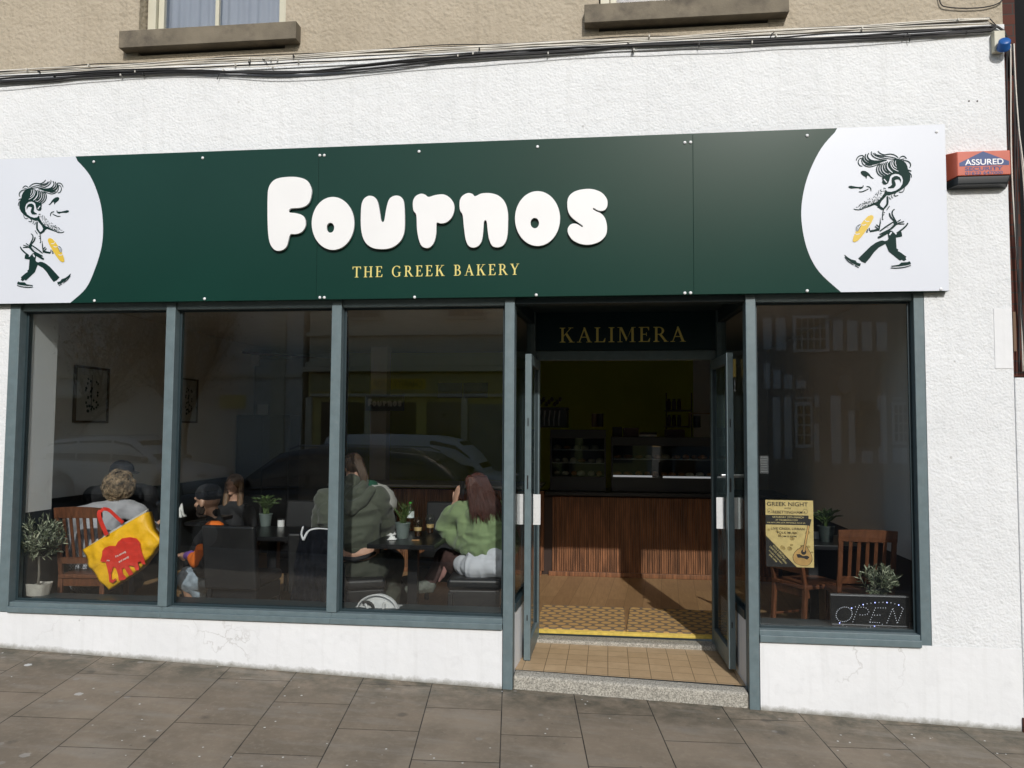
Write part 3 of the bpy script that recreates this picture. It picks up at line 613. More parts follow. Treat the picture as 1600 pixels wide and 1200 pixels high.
# glazed doorway trim in dark red on the left
rt = thing('red_door_trim', 'dark red door surround seen deep in the shop behind the bearded man', 'door surround', (-4.6, 4.5, 0))
REDT = mat('dark_red_paint', (.10, .008, .008), .5)
a = W(349, 535, 4.5); c2 = W(470, 553, 4.5)
B('post', REDT, rt, ((a[0] - .02, 4.5, 0), (a[0] + .02, 4.54, 2.68)), bevel=.002); mb = MB(); mb.bar((a[0], 4.52, 2.66), (-4.05, 6.1, 2.66), .035); rel(mb.build('rail', REDT), rt)

# neighbour on the right: low white pier, brick pilaster, dark shop front
nb = thing('neighbour_building', 'brown brick and black painted building beyond the right edge of the shop', 'building', (3.2, 0, -.2))
m, N, L, b = nodes('brown_brick', .8, .3)
g = N.new('ShaderNodeTexCoord').outputs['Object']; mp = N.new('ShaderNodeMapping'); mp.inputs['Rotation'].default_value = (rad(90), 0, 0); L.new(g, mp.inputs[0])
br = N.new('ShaderNodeTexBrick'); br.inputs['Scale'].default_value = 1; br.inputs['Brick Width'].default_value = .215; br.inputs['Row Height'].default_value = .075; br.inputs['Mortar Size'].default_value = .005
br.inputs['Color1'].default_value = (.10, .032, .020, 1); br.inputs['Color2'].default_value = (.07, .024, .018, 1); br.inputs['Mortar'].default_value = (.05, .04, .035, 1); L.new(mp.outputs[0], br.inputs['Vector']); L.new(br.outputs['Color'], b.inputs['Base Color'])
bp = N.new('ShaderNodeBump'); bp.inputs['Strength'].default_value = .6; bp.inputs['Distance'].default_value = .005; L.new(math_n(N, L, 'MULTIPLY', br.outputs['Fac'], -1), bp.inputs['Height']); L.new(bp.outputs[0], b.inputs['Normal'])
BRICK = m
B('brick_pilaster', BRICK, nb, ((2.613, .03, 2.0), (2.70, .3, 6.9)), ((2.60, -.02, -.5), (2.9, .3, gz(2.7, 0) + .09)), bevel=0)
B('dark_front', mat('black_dull_paint', (.006, .007, .008), .75, spec=.15), nb, ((2.70, .06, 2.0), (8, .3, 6.9)), bevel=0)
B('low_pier', WHITE, nb, ((2.613, -.010, gz(2.7, 0) + .09), (3.05, .25, 1.99)), bevel=.006)
B('timber_bracket', mat('raw_timber', (.16, .10, .06), .8), nb, ((2.615, -.005, 2.16), (2.634, .029, 2.42)), bevel=.003)

# ---------------------------------------------------------------- shop sign
YS = -.055
sg = thing('shop_sign', 'long dark green fascia sign with white bubble lettering and white ends', 'sign', (-1.3, YS, 2.555))
ZB, ZTS = 2.553, 3.662; XR = 2.208
seams = [-6.66, -4.36, -2.069, .579]
sx_ = [(-6.6, -4.713), (-4.713, -2.0697), (-2.0684, .5778), (.5790, XR)]
for a, b_ in sx_[1:]: B('panel', SIGNG, sg, ((a, YS, ZB), (b_, YS + .055, ZTS)), bevel=.0015)
B('panel', SIGNG, sg, ((-6.6, YS, ZB), (-4.717, YS + .055, ZTS)), bevel=.0015)
B('batten', mat('raw_batten', (.12, .1, .08), .9), sg, ((-6.5, YS + .0551, ZB + .03), (XR - .03, -.0005, ZB + .07)), bevel=0) if YS < -.0556 else None
def arc_end(pxs, xend):
    pts = []
    for p in pxs: x, z = W(p[0], p[1], YS); pts.append((x, max(min(z, ZTS - .0015), ZB + .0015)))
    sm = [(v.x, v.y) for v in smooth_loop([Vector((a, b, 0)) for a, b in pts], 5, False)]
    return sm
arcR = arc_end([(1308, 203), (1283, 232), (1263, 273), (1253, 315), (1253, 352), (1262, 392), (1280, 425), (1314, 459)], XR)
arcR[0] = (arcR[0][0], ZTS - .0015); arcR[-1] = (arcR[-1][0], ZB + .0015)
poly2d('white_end', [arcR + [(XR - .0015, ZB + .0015), (XR - .0015, ZTS - .0015)]], SIGNW, sg, YS - .0022, .001)
arcL = arc_end([(118, 248), (141, 275), (156, 313), (161, 350), (159, 385), (148, 422), (134, 451), (110, 478)], 0)
arcL[0] = (arcL[0][0], ZTS - .0015); arcL[-1] = (arcL[-1][0], ZB + .0015)
poly2d('white_end', [arcL + [(-6.598, ZB + .0015), (-6.598, ZTS - .0015)]], SIGNW, sg, YS - .0022, .001)
# bubble letters (outlines measured on the sign)
FL = {
 'F': [[(78,130),(84,88),(105,60),(140,48),(200,46),(245,60),(265,95),(265,125),(256,155),(238,171),(212,178),(180,180),(169,189),(172,199),(200,202),(228,212),(240,235),(238,262),(222,283),(198,291),(178,291),(171,300),(166,320),(158,345),(140,360),(115,362),(95,345),(83,310),(78,240)]],
 'u': [[(480,200),(484,160),(495,138),(515,127),(538,133),(552,155),(560,195),(566,232),(573,240),(581,232),(588,190),(598,150),(612,132),(635,126),(655,135),(665,160),(668,220),(666,280),(650,320),(615,348),(570,356),(525,348),(495,320),(481,270)]],
 'r': [[(704,170),(706,145),(718,127),(738,118),(756,122),(771,132),(800,124),(835,121),(862,135),(879,160),(881,190),(870,220),(848,240),(825,245),(808,241),(804,255),(803,290),(795,325),(780,345),(762,351),(742,342),(730,315),(722,270),(719,210),(708,192)]],
 'n': [[(905,165),(908,142),(920,125),(942,115),(960,119),(972,129),(1000,117),(1040,116),(1075,128),(1100,155),(1112,195),(1113,250),(1110,300),(1100,330),(1085,344),(1065,348),(1045,340),(1032,310),(1026,270),(1023,240),(1016,231),(1009,240),(1006,280),(1000,320),(985,342),(965,349),(945,342),(932,315),(924,260),(919,210),(908,190)]],
 's': [[(1370,170),(1374,135),(1395,112),(1430,100),(1475,98),(1515,112),(1538,138),(1542,165),(1533,185),(1515,191),(1497,186),(1483,178),(1479,184),(1492,193),(1515,204),(1532,225),(1540,260),(1535,295),(1510,322),(1470,336),(1430,334),(1395,318),(1375,292),(1372,268),(1385,250),(1405,247),(1422,255),(1433,262),(1437,256),(1420,243),(1392,222),(1376,200)]],
}
def ell(cx, cy, rx, ry, n=28, p=2.0): return [(cx + rx * math.cos(2 * PI * k / n), cy + ry * math.sin(2 * PI * k / n)) for k in range(n)]
FL['o'] = [ell(359, 245.5, 91, 113.5), ell(348, 264, 17, 22)]; FL['o2'] = [ell(1241, 224.5, 96.5, 117.5), ell(1229, 244, 19, 23)]
def letter_loops(key, Y):
    out = []
    for lp in FL[key]:
        q = [W(390 + x * .3625, 260 + y * .3627, Y) for x, y in lp]
        out.append([(v.x, v.y) for v in smooth_loop([Vector((a, b, 0)) for a, b in q], 4)])
    return out
LETTER_LOOPS = [letter_loops(k, YS - .028) for k in ('F', 'o', 'u', 'r', 'n', 'o2', 's')]
for lp in LETTER_LOOPS:
    o = poly2d('letter', lp, LETW, sg, YS - .028, .0085, .0012)
    o2 = poly2d('letter_backing', lp, LETD, None, YS - .0105, .0049); o2.parent = o
serif('tagline_letter', 'THE GREEK BAKERY', GOLDT, sg, W(551, 424, YS)[0], W(811, 424, YS)[0], YS - .002, W(680, 431, YS)[1] - .002, .077, track=.27)
SCR = mat('screw_cap', (.75, .76, .76), .35)
for p in [(147,253),(317,247),(500,243),(507,243),(655,237),(840,229.5),(1070,223),(1079,222.5),(1261,212),(148,470),(320,467),(500,465),(507,465),(648,464.5),(838,461),(1070,458),(1079,457.7),(1261,454.5),(1463,206),(1470,452)]:
    x, z = W(p[0], p[1], YS); mb = MB(); mb.lathe([(.011, 0), (.0105, .003), (.007, .006), (.002, .0075)], n=12)
    mb.v = [(x + v[0], YS - .0025 - v[2], z + v[1]) for v in mb.v]; rel(mb.build('screw', SCR, None, smooth=True), sg)

# the walking baker emblem (drawn once, mirrored for the left end)
UPTS = dict(
 fills=[[(955,265),(1000,270),(1060,300),(1110,345),(1135,400),(1147,470),(1172,520),(1182,590),(1172,660),(1140,720),(1090,770),(1030,815),(960,855),(900,880),(830,905),(770,900),(745,870),(765,805),(800,838),(860,845),(940,822),(1010,775),(1050,710),(1060,640),(1040,575),(990,535),(930,528),(880,545),(850,580),(835,640),(815,690),(780,715),(740,712),(722,680),(720,620),(722,565),(800,545),(870,515),(900,500),(860,460),(820,400),(815,345),(850,305),(900,290)],
  [(870,640),(880,600),(915,572),(960,568),(1005,590),(1028,640),(1022,688),(1010,650),(985,628),(945,632),(918,648),(935,690),(938,735),(910,775),(860,783),(810,778),(812,762),(850,745),(880,715),(872,680)],
  [(362,490),(370,468),(400,458),(440,465),(485,495),(515,530),(535,565),(580,603),(560,606),(530,590),(505,562),(480,545),(465,560),(460,598),(448,595),(440,570),(400,545),(375,520)],
  [(152,738),(165,722),(200,718),(260,732),(320,742),(365,742),(392,735),(397,712),(408,722),(405,745),(385,768),(350,780),(320,765),(260,765),(200,768),(165,755)],
  [(365,1122),(420,1105),(500,1068),(560,1030),(620,1015),(680,960),(740,875),(790,900),(760,935),(700,1000),(668,1060),(684,1095),(725,1125),(722,1155),(660,1110),(600,1070),(580,1066),(500,1095),(420,1122)],
  [(790,1581),(850,1531),(930,1591),(960,1551),(1000,1531),(1018,1561),(1025,1626),(990,1636),(922,1646),(925,1741),(930,1836),(958,1856),(950,1881),(1000,1911),(1085,1981),(1072,2006),(1085,2031),(1045,2056),(1010,2031),(980,2046),(800,1886),(770,1801),(750,1751),(640,1811),(560,1891),(480,2001),(410,2081),(350,2051),(295,1996),(400,1891),(500,1791),(590,1726),(660,1696),(700,1691),(740,1703),(780,1691),(800,1661)],
  [(65,1931),(75,1929),(120,1971),(180,2011),(250,2031),(270,2066),(310,2081),(338,2086),(320,2136),(270,2116),(180,2066),(110,2001)],
  [(830,2136),(900,2126),(960,2116),(1000,2081),(1060,2076),(1100,2076),(1135,2061),(1155,2091),(1155,2113),(1080,2131),(960,2146),(850,2149)],
  [(885,1340),(905,1312),(945,1376),(960,1411),(935,1431),(860,1501),(835,1476),(890,1421)],
  [(672,1291),(680,1381),(655,1516),(640,1523),(640,1471),(660,1381)],
  [(490,1511),(570,1496),(640,1476),(645,1516),(580,1531),(500,1543)], [(435,1531),(455,1486),(465,1491),(458,1549),(440,1546)]],
 strokes=[([(455,738),(500,748),(525,780),(528,822)],16),([(325,828),(380,828),(440,805),(488,780)],16),([(235,1125),(270,1140),(340,1143),(400,1125)],14),
  ([(795,920),(797,1000),(790,1060),(755,1110),(722,1150)],34),([(385,240),(385,300),(420,360),(500,395),(590,380),(680,345)],14),([(415,195),(405,250),(440,310),(520,340),(620,335),(760,290)],30),
  ([(455,165),(440,220),(465,275),(540,310),(640,310),(800,285)],24),([(505,150),(480,200),(505,255),(570,290),(700,295)],22),([(550,125),(545,170),(590,225),(680,265),(800,285)],16),([(570,150),(620,200),(720,240),(850,265),(950,275)],12),
  ([(655,120),(690,160),(760,190),(850,180),(930,200),(990,250)],16),([(640,185),(760,215),(880,235),(960,262)],12),([(600,150),(640,190),(760,225)],10),([(292,275),(310,230),(350,195),(410,188)],16),([(395,380),(350,365),(325,310),(345,250),(385,235)],14),([(440,345),(500,365),(560,362)],12),
  ([(690,345),(640,390),(628,460),(655,530),(710,572)],18),([(715,340),(672,395),(667,460),(697,520),(750,556)],20),([(745,330),(707,390),(707,450),(738,510),(800,549)],22),([(780,322),(747,380),(748,440),(782,490),(830,520)],22),([(812,312),(784,370),(787,430),(822,480),(880,515)],26),
  ([(1000,265),(1040,232),(1085,228),(1125,270)],14),([(1020,285),(1090,272)],12),([(1060,300),(1130,310),(1180,350),(1188,400),(1170,430)],16),([(1145,470),(1200,495)],16),([(1170,520),(1195,560),(1198,605)],12),([(1080,780),(1060,840),(1020,858),(985,850)],12),([(940,860),(905,900),(930,920),(975,908)],14),([(820,930),(835,965),(860,972)],9),([(860,900),(870,940),(890,955)],9),
  ([(630,1091),(680,1126),(720,1151)],26),([(830,1091),(805,1125),(780,1161)],14),([(725,1155),(718,1200),(702,1326)],16),([(742,1198),(742,1210)],18),([(728,1238),(728,1250)],18),([(713,1318),(714,1330)],18),
  ([(912,1151),(878,1176),(868,1231),(895,1301),(935,1371)],20),([(822,1216),(840,1281),(890,1346)],24),([(890,1370),(780,1440),(660,1529)],24),([(935,1411),(850,1486),(740,1545),(655,1585)],28),([(950,1371),(1005,1336)],16),([(960,1393),(1060,1368)],16),([(950,1409),(1065,1411)],16),
  ([(1120,1396),(1095,1441),(1020,1511),(930,1571)],26),([(625,1638),(660,1628),(760,1571),(845,1531)],38),([(485,1466),(489,1511)],16),([(580,1441),(635,1491)],16),([(605,1411),(645,1451)],16),
  ([(70,1966),(130,2046),(220,2111)],12),([(235,2116),(300,2156)],12),([(825,2169),(920,2176),(1060,2161),(1155,2133)],16),([(720,560),(722,620)],10),([(715,660),(740,705)],12)],
 whites=[([(905,300),(895,350),(910,400),(960,440)],14),([(870,310),(865,370),(900,440),(985,490)],14),([(805,340),(810,420),(850,480),(890,510)],14),([(945,300),(935,340),(955,400)],10),([(745,620),(790,680)],18),([(862,1512),(930,1588)],24),([(815,1600),(850,1550)],26),([(885,1405),(790,1470)],16)],
 breadw=[([(415,1326),(440,1353),(490,1353)],14),([(365,1411),(400,1418),(437,1401)],14),([(243,1561),(280,1576),(327,1566)],14)],
 bread=[(208,1681),(225,1611),(265,1521),(320,1431),(400,1331),(470,1261),(520,1243),(555,1256),(560,1296),(520,1381),(450,1491),(370,1601),(300,1681),(250,1709),(215,1703)],
 hand=[([(275,1511),(272,1461),(300,1421),(345,1401)],10),([(290,1506),(300,1451),(330,1411)],8),([(300,1511),(320,1471),(350,1421)],10),([(275,1511),(290,1520),(302,1508)],8)])
def emblem(mirror, xc, zt, s):
    e = bpy.data.objects.new('emblem', None); COL.objects.link(e); e.parent = sg; e['label'] = 'walking baker emblem facing ' + ('right' if mirror else 'left')
    k = -1 if mirror else 1; T = lambda p: (xc + k * (p[0] - 620) * s, zt - (p[1] - 120) * s)
    e.location = Vector((xc, YS, zt)) - Vector(sg.location)
    y = YS - .0048
    def put(o): o.parent = e; o.matrix_parent_inverse = Matrix.Translation(-Vector((xc, YS, zt))); return o
    for i, f in enumerate(UPTS['fills']):
        put(poly2d('drawn_shape', [[T(p) for p in f]], INK, None, y - .00005 * i, .0006))
    put(strokes('drawn_line', [([T(p) for p in a], w * s) for a, w in UPTS['strokes']], INK, None, y - .0010))
    put(strokes('drawn_line', [([T(p) for p in a], w * s) for a, w in UPTS['whites']], SIGNW, None, y - .0016))
    put(poly2d('loaf', [[T(p) for p in UPTS['bread']]], BAGUETTE, None, y - .0012, .0005))
    put(strokes('drawn_line', [([T(p) for p in a], w * s) for a, w in UPTS['breadw']], SIGNW, None, y - .0019))
    put(poly2d('drawn_shape', [[T(p) for p in [(262,1505),(265,1450),(300,1410),(352,1398),(345,1440),(322,1480),(305,1515),(280,1525)]]], SIGNW, None, y - .0020, .0004))
    put(strokes('drawn_line', [([T(p) for p in a], w * s) for a, w in UPTS['hand']], INK, None, y - .0025))
    mb = MB(); R = random.Random(3)
    for i in range(150):
        t = R.random(); c0 = Vector((270 + 480 * t, 1100 - 360 * t ** 1.1)); off = R.random() ** 1.1
        p = c0 + Vector((120 * off * (1 - .6 * t), 120 * off * (.5 + .8 * t) * (1 if t < .9 else .5)))
        if p.y > 1118 - 0.30 * (p.x - 365) and p.x > 365: p.y = 1105 - .34 * (p.x - 365)
        q = T(p); d = (2.5 + 4 * R.random()) * s; mb.box((q[0] - d, y - .0008 - i * 1e-6, q[1] - d), (q[0] + d, y, q[1] + d))
    put(mb.build('stubble', INK))
a = W(1310, 240, YS); b_ = W(1430, 240, YS); sR = (b_[0] - a[0]) / 1309
zt = W(1380, 236, YS)[1]; zb = W(1380, 425, YS)[1]; sR = ((zt - zb) / 2060 + sR) / 2
emblem(False, a[0] + 620 * sR, zt, sR)
xl0 = W(29, 360, YS)[0]; xl1 = W(110, 440, YS)[0]; ztl = W(80, 281, YS)[1]; zbl = W(70, 449, YS)[1]; sL = (ztl - zbl) / 2060
# mirrored: figure spans U 60..1200
emblem(True, (xl0 + xl1) / 2 + (630 - 620) * sL, ztl, sL)

# ---------------------------------------------------------------- cables along the band, alarm box, socket
CB = mat('black_cable', (.014, .014, .015), .6); CW = mat('white_cable', (.66, .63, .56), .6, var=.15)
CLIP = mat('cable_clip', (.6, .58, .52), .6)
R = random.Random(5)
xs_sag = lambda x: -.055 * math.exp(-((x + 2.35) / .75) ** 2)
SPEC = [(0, .044, .0035), (1, .036, .0045), (1, .027, .0042), (1, .019, .0045), (0, .012, .0035), (1, .009, .0042), (1, .000, .0045), (1, -.010, .0042), (0, -.016, .0045), (1, -.021, .0045), (1, -.030, .004), (0, -.034, .0075), (0, -.041, .008), (0, -.047, .007), (0, -.063, .0032)]
ORD = ['topmost', 'second from the top', 'third from the top', 'fourth from the top', 'fifth from the top', 'sixth from the top', 'seventh from the top', 'eighth from the top', 'lowest']
cnt = {0: 0, 1: 0}; tot = {0: sum(1 for a_ in SPEC if not a_[0]), 1: sum(a_[0] for a_ in SPEC)}
for k, (wh, dz, rr) in enumerate(SPEC):
    ph = R.random() * 6; amp = .003 + (.007 if not wh else .003) * R.random(); low = dz < -.03; pts = []; n = 150
    for i in range(n + 1):
        x = -5.2 + 7.72 * i / n
        z = ZP + .006 + dz + amp * math.sin(x * (1.1 + .37 * (k % 4)) + ph) + amp * .8 * math.sin(x * 4.7 + ph * 2) + .006 * noise.noise(Vector((x * 3, k, 0))) + xs_sag(x) * (1.2 if low else .12)
        if low: z += .012 * math.sin(x * 2.1 + 1 + .5 * (k % 3))
        if k == 14: z += -.02 * (1 + math.sin(x * 1.3 + 2)) * .7
        pts.append((x, -.008 - .003 * (k % 3) - (.016 if low else 0), z))
    if not wh: pts += [(2.56, -.03, ZP - .02), (2.60, -.028, ZP - .05), (2.625, -.02, ZP - .10), (2.64, .005, ZP - .2), (2.645 + .004 * (k % 8), .01, 4.0)]
    mb = MB(); mb.tube(pts, rr, 6); i_ = cnt[wh]; cnt[wh] += 1; w_ = 'lowest' if i_ == tot[wh] - 1 else ORD[i_]
    tag(mb.build('cable', CW if wh else CB, smooth=True), w_ + (' pale' if wh else ' black') + ' cable in the bundle clipped under the beige wall', 'cable', 'pale cables in the bundle' if wh else 'black cables in the bundle')
for (px, py, dx_, dz_), lb_ in zip(((350, 118, -.05, -.07), (1418, 60, .01, -.06), (980, 75, .03, -.04), (410, 100, .04, -.04), (1210, 58, -.03, -.04)), ('longest loose cable tie end, under the left upper window sill', 'loose cable tie end hanging above the alarm box end of the bundle', 'loose cable tie end under the left part of the right upper sill', 'short loose cable tie end just right of the longest one', 'loose cable tie end under the right end of the right upper sill')):
    q = P(px, py - 8, -.02); mb = MB(); mb.tube([q, q + Vector((dx_ * .6, -.012, dz_ * .4)), q + Vector((dx_, -.006, dz_))], .0028, 5); tag(mb.build('cable_tie', CB, smooth=True), lb_, 'cable tie', 'loose cable tie ends')
mb = MB()
for k in range(60):
    x = -5 + 7.5 * R.random(); z = ZP + .04 - .10 * R.random(); mb2 = MB(); mb2.box((x, -.04, z - .006), (x + .008, -.010, z + .010))
    if k < 34: tag(mb2.build('cable_clip', CLIP if k % 3 else CB, bevel=.001), 'small cable clip nailed over the bundle' if k % 3 else 'small black cable clip nailed over the bundle', 'clip', 'pale cable clips' if k % 3 else 'black cable clips')
# loop of black wire in the top right corner
mb = MB(); q = [P(*p, -.012) for p in ((1466, -12), (1470, 6), (1480, 11), (1508, 13), (1540, 11), (1562, 4), (1570, -8))]; mb.tube(smooth_loop(q, 4, False), .004, 6)
tag(mb.build('wire', CB, smooth=True), 'thin black wire drooping across the beige wall at the top right corner', 'cable')
# wires down the brick pilaster
for k in range(6):
    x0 = 2.628 + .010 * k; pts = []
    for i in range(36):
        z = 4.2 - i * .062; pts.append((x0 + .018 * (i / 35) + .012 * math.sin(z * 3 + k) + (.03 * math.sin((3.6 - z) * 1.7) if k > 3 and z < 3.6 else 0), -.004 - .006 * (k % 3), z))
    mb = MB(); mb.tube(pts, .0045, 6)
    tag(mb.build('hanging_cable', CW if k in (1, 4, 5) else CB, smooth=True), {0: 'leftmost black cable hanging down the brown brick edge', 1: 'leftmost pale cable hanging down the brown brick edge', 2: 'middle black cable hanging down the brown brick edge', 3: 'rightmost black cable hanging down the brown brick edge', 4: 'pale wavy cable hanging down the brown brick edge, left of the other wavy one', 5: 'pale wavy cable farthest right down the brown brick edge'}[k], 'cable', 'pale hanging cables' if k in (1, 4, 5) else 'black hanging cables')
# blue cap socket under a cream hood
so = thing('outside_socket', 'small cream junction box with a bright blue round cap under the cables at top right', 'junction box', (2.57, -.02, 4.2))
HOOD = mat('cream_plastic', (.50, .48, .38), .5)
B('mount', HOOD, so, ((2.53, -.05, 4.14), (2.60, -.001, 4.28)), bevel=.006)
BLU = mat('blue_plastic', (.015, .10, .34), .35)
mb = MB(); mb.lathe([(.033, 0), (.042, .006), (.042, .014), (.036, .02), (.036, .06), (.028, .066)], n=20)
Rm = Matrix.Rotation(rad(62), 3, 'X') @ Matrix.Rotation(rad(-12), 3, 'Y'); mb.v = [tuple(Rm @ Vector(v) + Vector((2.585, -.045, 4.155))) for v in mb.v]
rel(mb.build('cap', BLU, None, smooth=True), so)
# alarm box
al = thing('alarm_box', 'red and black alarm box with a blue arrow on the white wall', 'alarm', (2.43, 0, 3.25))
RED = mat('alarm_red', (.50, .11, .065), .45, var=.08); RED_S = RED
za, zb_ = 3.235, 3.475; xa, xb = 2.222, 2.604
mb = MB(); mb.add([(xa, -.001, za + .05), (xb, -.001, za + .05), (xb, -.001, zb_), (xa, -.001, zb_), (xa + .045, -.085, za + .068), (xb - .012, -.085, za + .068), (xb - .012, -.085, zb_ - .012), (xa + .045, -.085, zb_ - .012)],
       [(0, 1, 2, 3), (4, 7, 6, 5), (0, 4, 5, 1), (1, 5, 6, 2), (2, 6, 7, 3), (3, 7, 4, 0)]); rel(mb.build('case', RED, bevel=.006), al)
mb = MB(); mb.add([(xa, -.001, za), (xb, -.001, za), (xb, -.001, za + .049), (xa, -.001, za + .049), (xa + .045, -.080, za + .012), (xb - .03, -.080, za + .012), (xb - .012, -.083, za + .066), (xa + .045, -.083, za + .066)],
       [(0, 1, 2, 3), (4, 7, 6, 5), (0, 4, 5, 1), (1, 5, 6, 2), (2, 6, 7, 3), (3, 7, 4, 0)]); rel(mb.build('base', mat('alarm_black', (.014, .017, .02), .4), bevel=.008), al)
ABL = mat('alarm_blue', (.035, .065, .19), .5, var=.1)
poly2d('arrow_mark', [[(xa + .056, 3.365), (xa + .056, 3.388), (2.425, 3.460), (xb - .022, 3.390), (xb - .022, 3.365)]], ABL, al, -.0862, .0005)
text('lettering', 'ASSURED', mat('white_print', (.8, .8, .8), .5), al, 2.43, -.0872, 3.372, .038, .235, bold=.014)
text('lettering', 'SECURITY', ABL, al, 2.427, -.0862, 3.334, .025, .23, bold=.022)
text('lettering', '01623 647000', ABL, al, 2.427, -.0862, 3.308, .020, .23, bold=.015)
# two drill holes in the wall
for p in ((1514, 158), (1527, 158)):
    q = P(*p, -.0015); mb = MB(); mb.lathe([(.006, 0), (.006, .001)], n=10); mb.v = [(q.x + v[0], q.y - v[2], q.z + v[1]) for v in mb.v]; rel(mb.build('drill_hole', BLACK), shop)

# ---------------------------------------------------------------- across the street: seen mirrored in the glass
def street_car(name, label, cat, x0, x1, y0, width, height, paint, facing, van=False, group=None):
    """side profile lofted across the width; wheels, windows, lamps. y0 = side nearest the shop"""
    zb = roadz((x0 + x1) / 2, 0); Lc = x1 - x0; root = thing(name, label, cat, ((x0 + x1) / 2, y0 - width / 2, zb), group)
    fx = (lambda t: x1 - t * Lc) if facing > 0 else (lambda t: x0 + t * Lc)   # t=0 front, 1 rear
    H = height
    if van:
        belt = [(0, .34), (.01, .44), (.04, .50), (.20, .56), (.98, .60), (1, .58)]; roof = [(.20, .56), (.27, .80), (.34, .93), (.45, .985), (.7, 1), (.96, .99), (.985, .9), (1, .58)]
    else:
        belt = [(0, .36), (.01, .46), (.05, .53), (.27, .62), (.6, .65), (.96, .67), (1, .6)]; roof = [(.255, .62), (.34, .82), (.41, .955), (.5, 1), (.7, .99), (.86, .95), (.95, .80), (.985, .62)]
    def interp(ps, t):
        for (a, u), (b, v) in zip(ps, ps[1:]):
            if t <= b: return u + (v - u) * (t - a) / (b - a + 1e-9)
        return ps[-1][1]
    # body: cross sections along the length
    def loft(n, fz0, fz1, inset0, inset1, t0, t1, crown=.03):
        mb = MB(); K = 10; vs = []; fs = []
        for i in range(n + 1):
            t = t0 + (t1 - t0) * i / n; x = fx(t); zt_ = zb + fz1(t) * H; z0_ = zb + fz0(t) * H
            e = min(1, .82 + 3.2 * min(t, 1 - t)) if inset0 < .02 else 1
            w0 = width / 2 * e - inset0; w1 = width / 2 * e - inset1
            sec = [(-w0 * .97, z0_), (-w0, z0_ + (zt_ - z0_) * .35), (-w0 * .995, z0_ + (zt_ - z0_) * .7), (-w1 - .01, zt_ - .04), (-w1 + .08, zt_), (w1 - .08, zt_ + crown * 0), (w1 + .01, zt_ - .04), (w0 * .995, z0_ + (zt_ - z0_) * .7), (w0, z0_ + (zt_ - z0_) * .35), (w0 * .97, z0_)]
            vs += [(x, y0 - width / 2 + a, z) for a, z in sec]
        for i in range(n):
            for k in range(K): fs.append((i * K + k, i * K + (k + 1) % K, (i + 1) * K + (k + 1) % K, (i + 1) * K + k))
        fs += [tuple(range(K)), tuple(n * K + k for k in range(K))[::-1]]
        mb.add(vs, fs); return mb
    wr_ = .34 if not van else .33; w_t = [.185, .80] if not van else [.19, .82]
    def arch(t):
        z = .16
        for w_ in w_t:
            d = abs(t - w_) * Lc
            if d < wr_ + .07: z = max(z, (math.sqrt((wr_ + .07) ** 2 - d * d) + .33) / H)
        return z
    rel(loft(90, arch, lambda t: interp(belt, t), 0, .05, 0, 1).build('body', paint, smooth=True), root)
    rel(loft(24, lambda t: interp(belt, t) - .03, lambda t: interp(roof, t), .06, .20, roof[0][0], roof[-1][0]).build('cabin', paint, smooth=True), root)
    gm = mat('car_glass', (.008, .009, .010), .08, var=0, spec=.8)
    rf = lambda t: interp(roof, t)
    for side in (-1, 1):
        segs = ((.31, .50), (.515, .70), (.715, .88)) if not van else ((.27, .46),)
        for a_, b_ in segs:
            mb = MB(); n = 8; vs = []
            for i in range(n + 1):
                t = a_ + (b_ - a_) * i / n; z0_ = zb + (interp(belt, t) + .015) * H; z1_ = zb + max(interp(belt, t) + .02, rf(t) - .055) * H
                for z in (z0_, z1_):
                    fr = (z - zb - (interp(belt, t) - .03) * H) / max(.05, (rf(t) - interp(belt, t) + .03) * H)
                    w_ = width / 2 - .06 - .14 * max(0, (fr - .6) / .4) * .75 + .008
                    vs.append((fx(t), y0 - width / 2 + side * w_, z))
            mb.add(vs, [(2 * i, 2 * i + 2, 2 * i + 3, 2 * i + 1) for i in range(n)])
            o = mb.build('side_window', gm); sd = o.modifiers.new('s', 'SOLIDIFY'); sd.thickness = .012; rel(o, root)
    # windscreen and rear window
    for a_, b_ in (((.27, .40) if not van else (.215, .33)), ((.90, .97) if not van else (.984, .998))):
        mb = MB(); xa_, xb_ = fx(a_), fx(b_); za_, zb2 = zb + (rf(a_) - .0) * H, zb + (rf(b_)) * H
        hw = width / 2 - .27
        mb.add([(xa_, y0 - width / 2 - hw, za_ + .012), (xa_, y0 - width / 2 + hw, za_ + .012), (xb_, y0 - width / 2 + hw * .92, zb2 + .012), (xb_, y0 - width / 2 - hw * .92, zb2 + .012)], [(0, 1, 2, 3)])
        o = mb.build('windscreen' if a_ < .5 else 'rear_window', gm); sd = o.modifiers.new('s', 'SOLIDIFY'); sd.thickness = .012; rel(o, root)
    TY = mat('tyre', (.012, .012, .012), .8); RI = mat('rim', (.35, .35, .36), .35, metal=.8)
    for t in w_t:
        for side in (-1, 1):
            yc = y0 - width / 2 + side * (width / 2 - .11); whl = bpy.data.objects.new('wheel', None); COL.objects.link(whl); whl.location = (fx(t), yc, zb + wr_); rel(whl, root); 
            for nm, mm, prof in (('tyre', TY, [(wr_ - .12, -.1), (wr_ - .02, -.1), (wr_, -.07), (wr_, .07), (wr_ - .02, .1), (wr_ - .12, .1)]), ('rim', RI, [(.03, -.105), (wr_ - .125, -.10), (wr_ - .125, .10), (.03, .105)])):
                mb = MB(); mb.lathe(prof, n=28); mb.v = [(v[0], v[2], v[1]) for v in mb.v]; o = mb.build(nm, mm, None, smooth=False); o.parent = whl
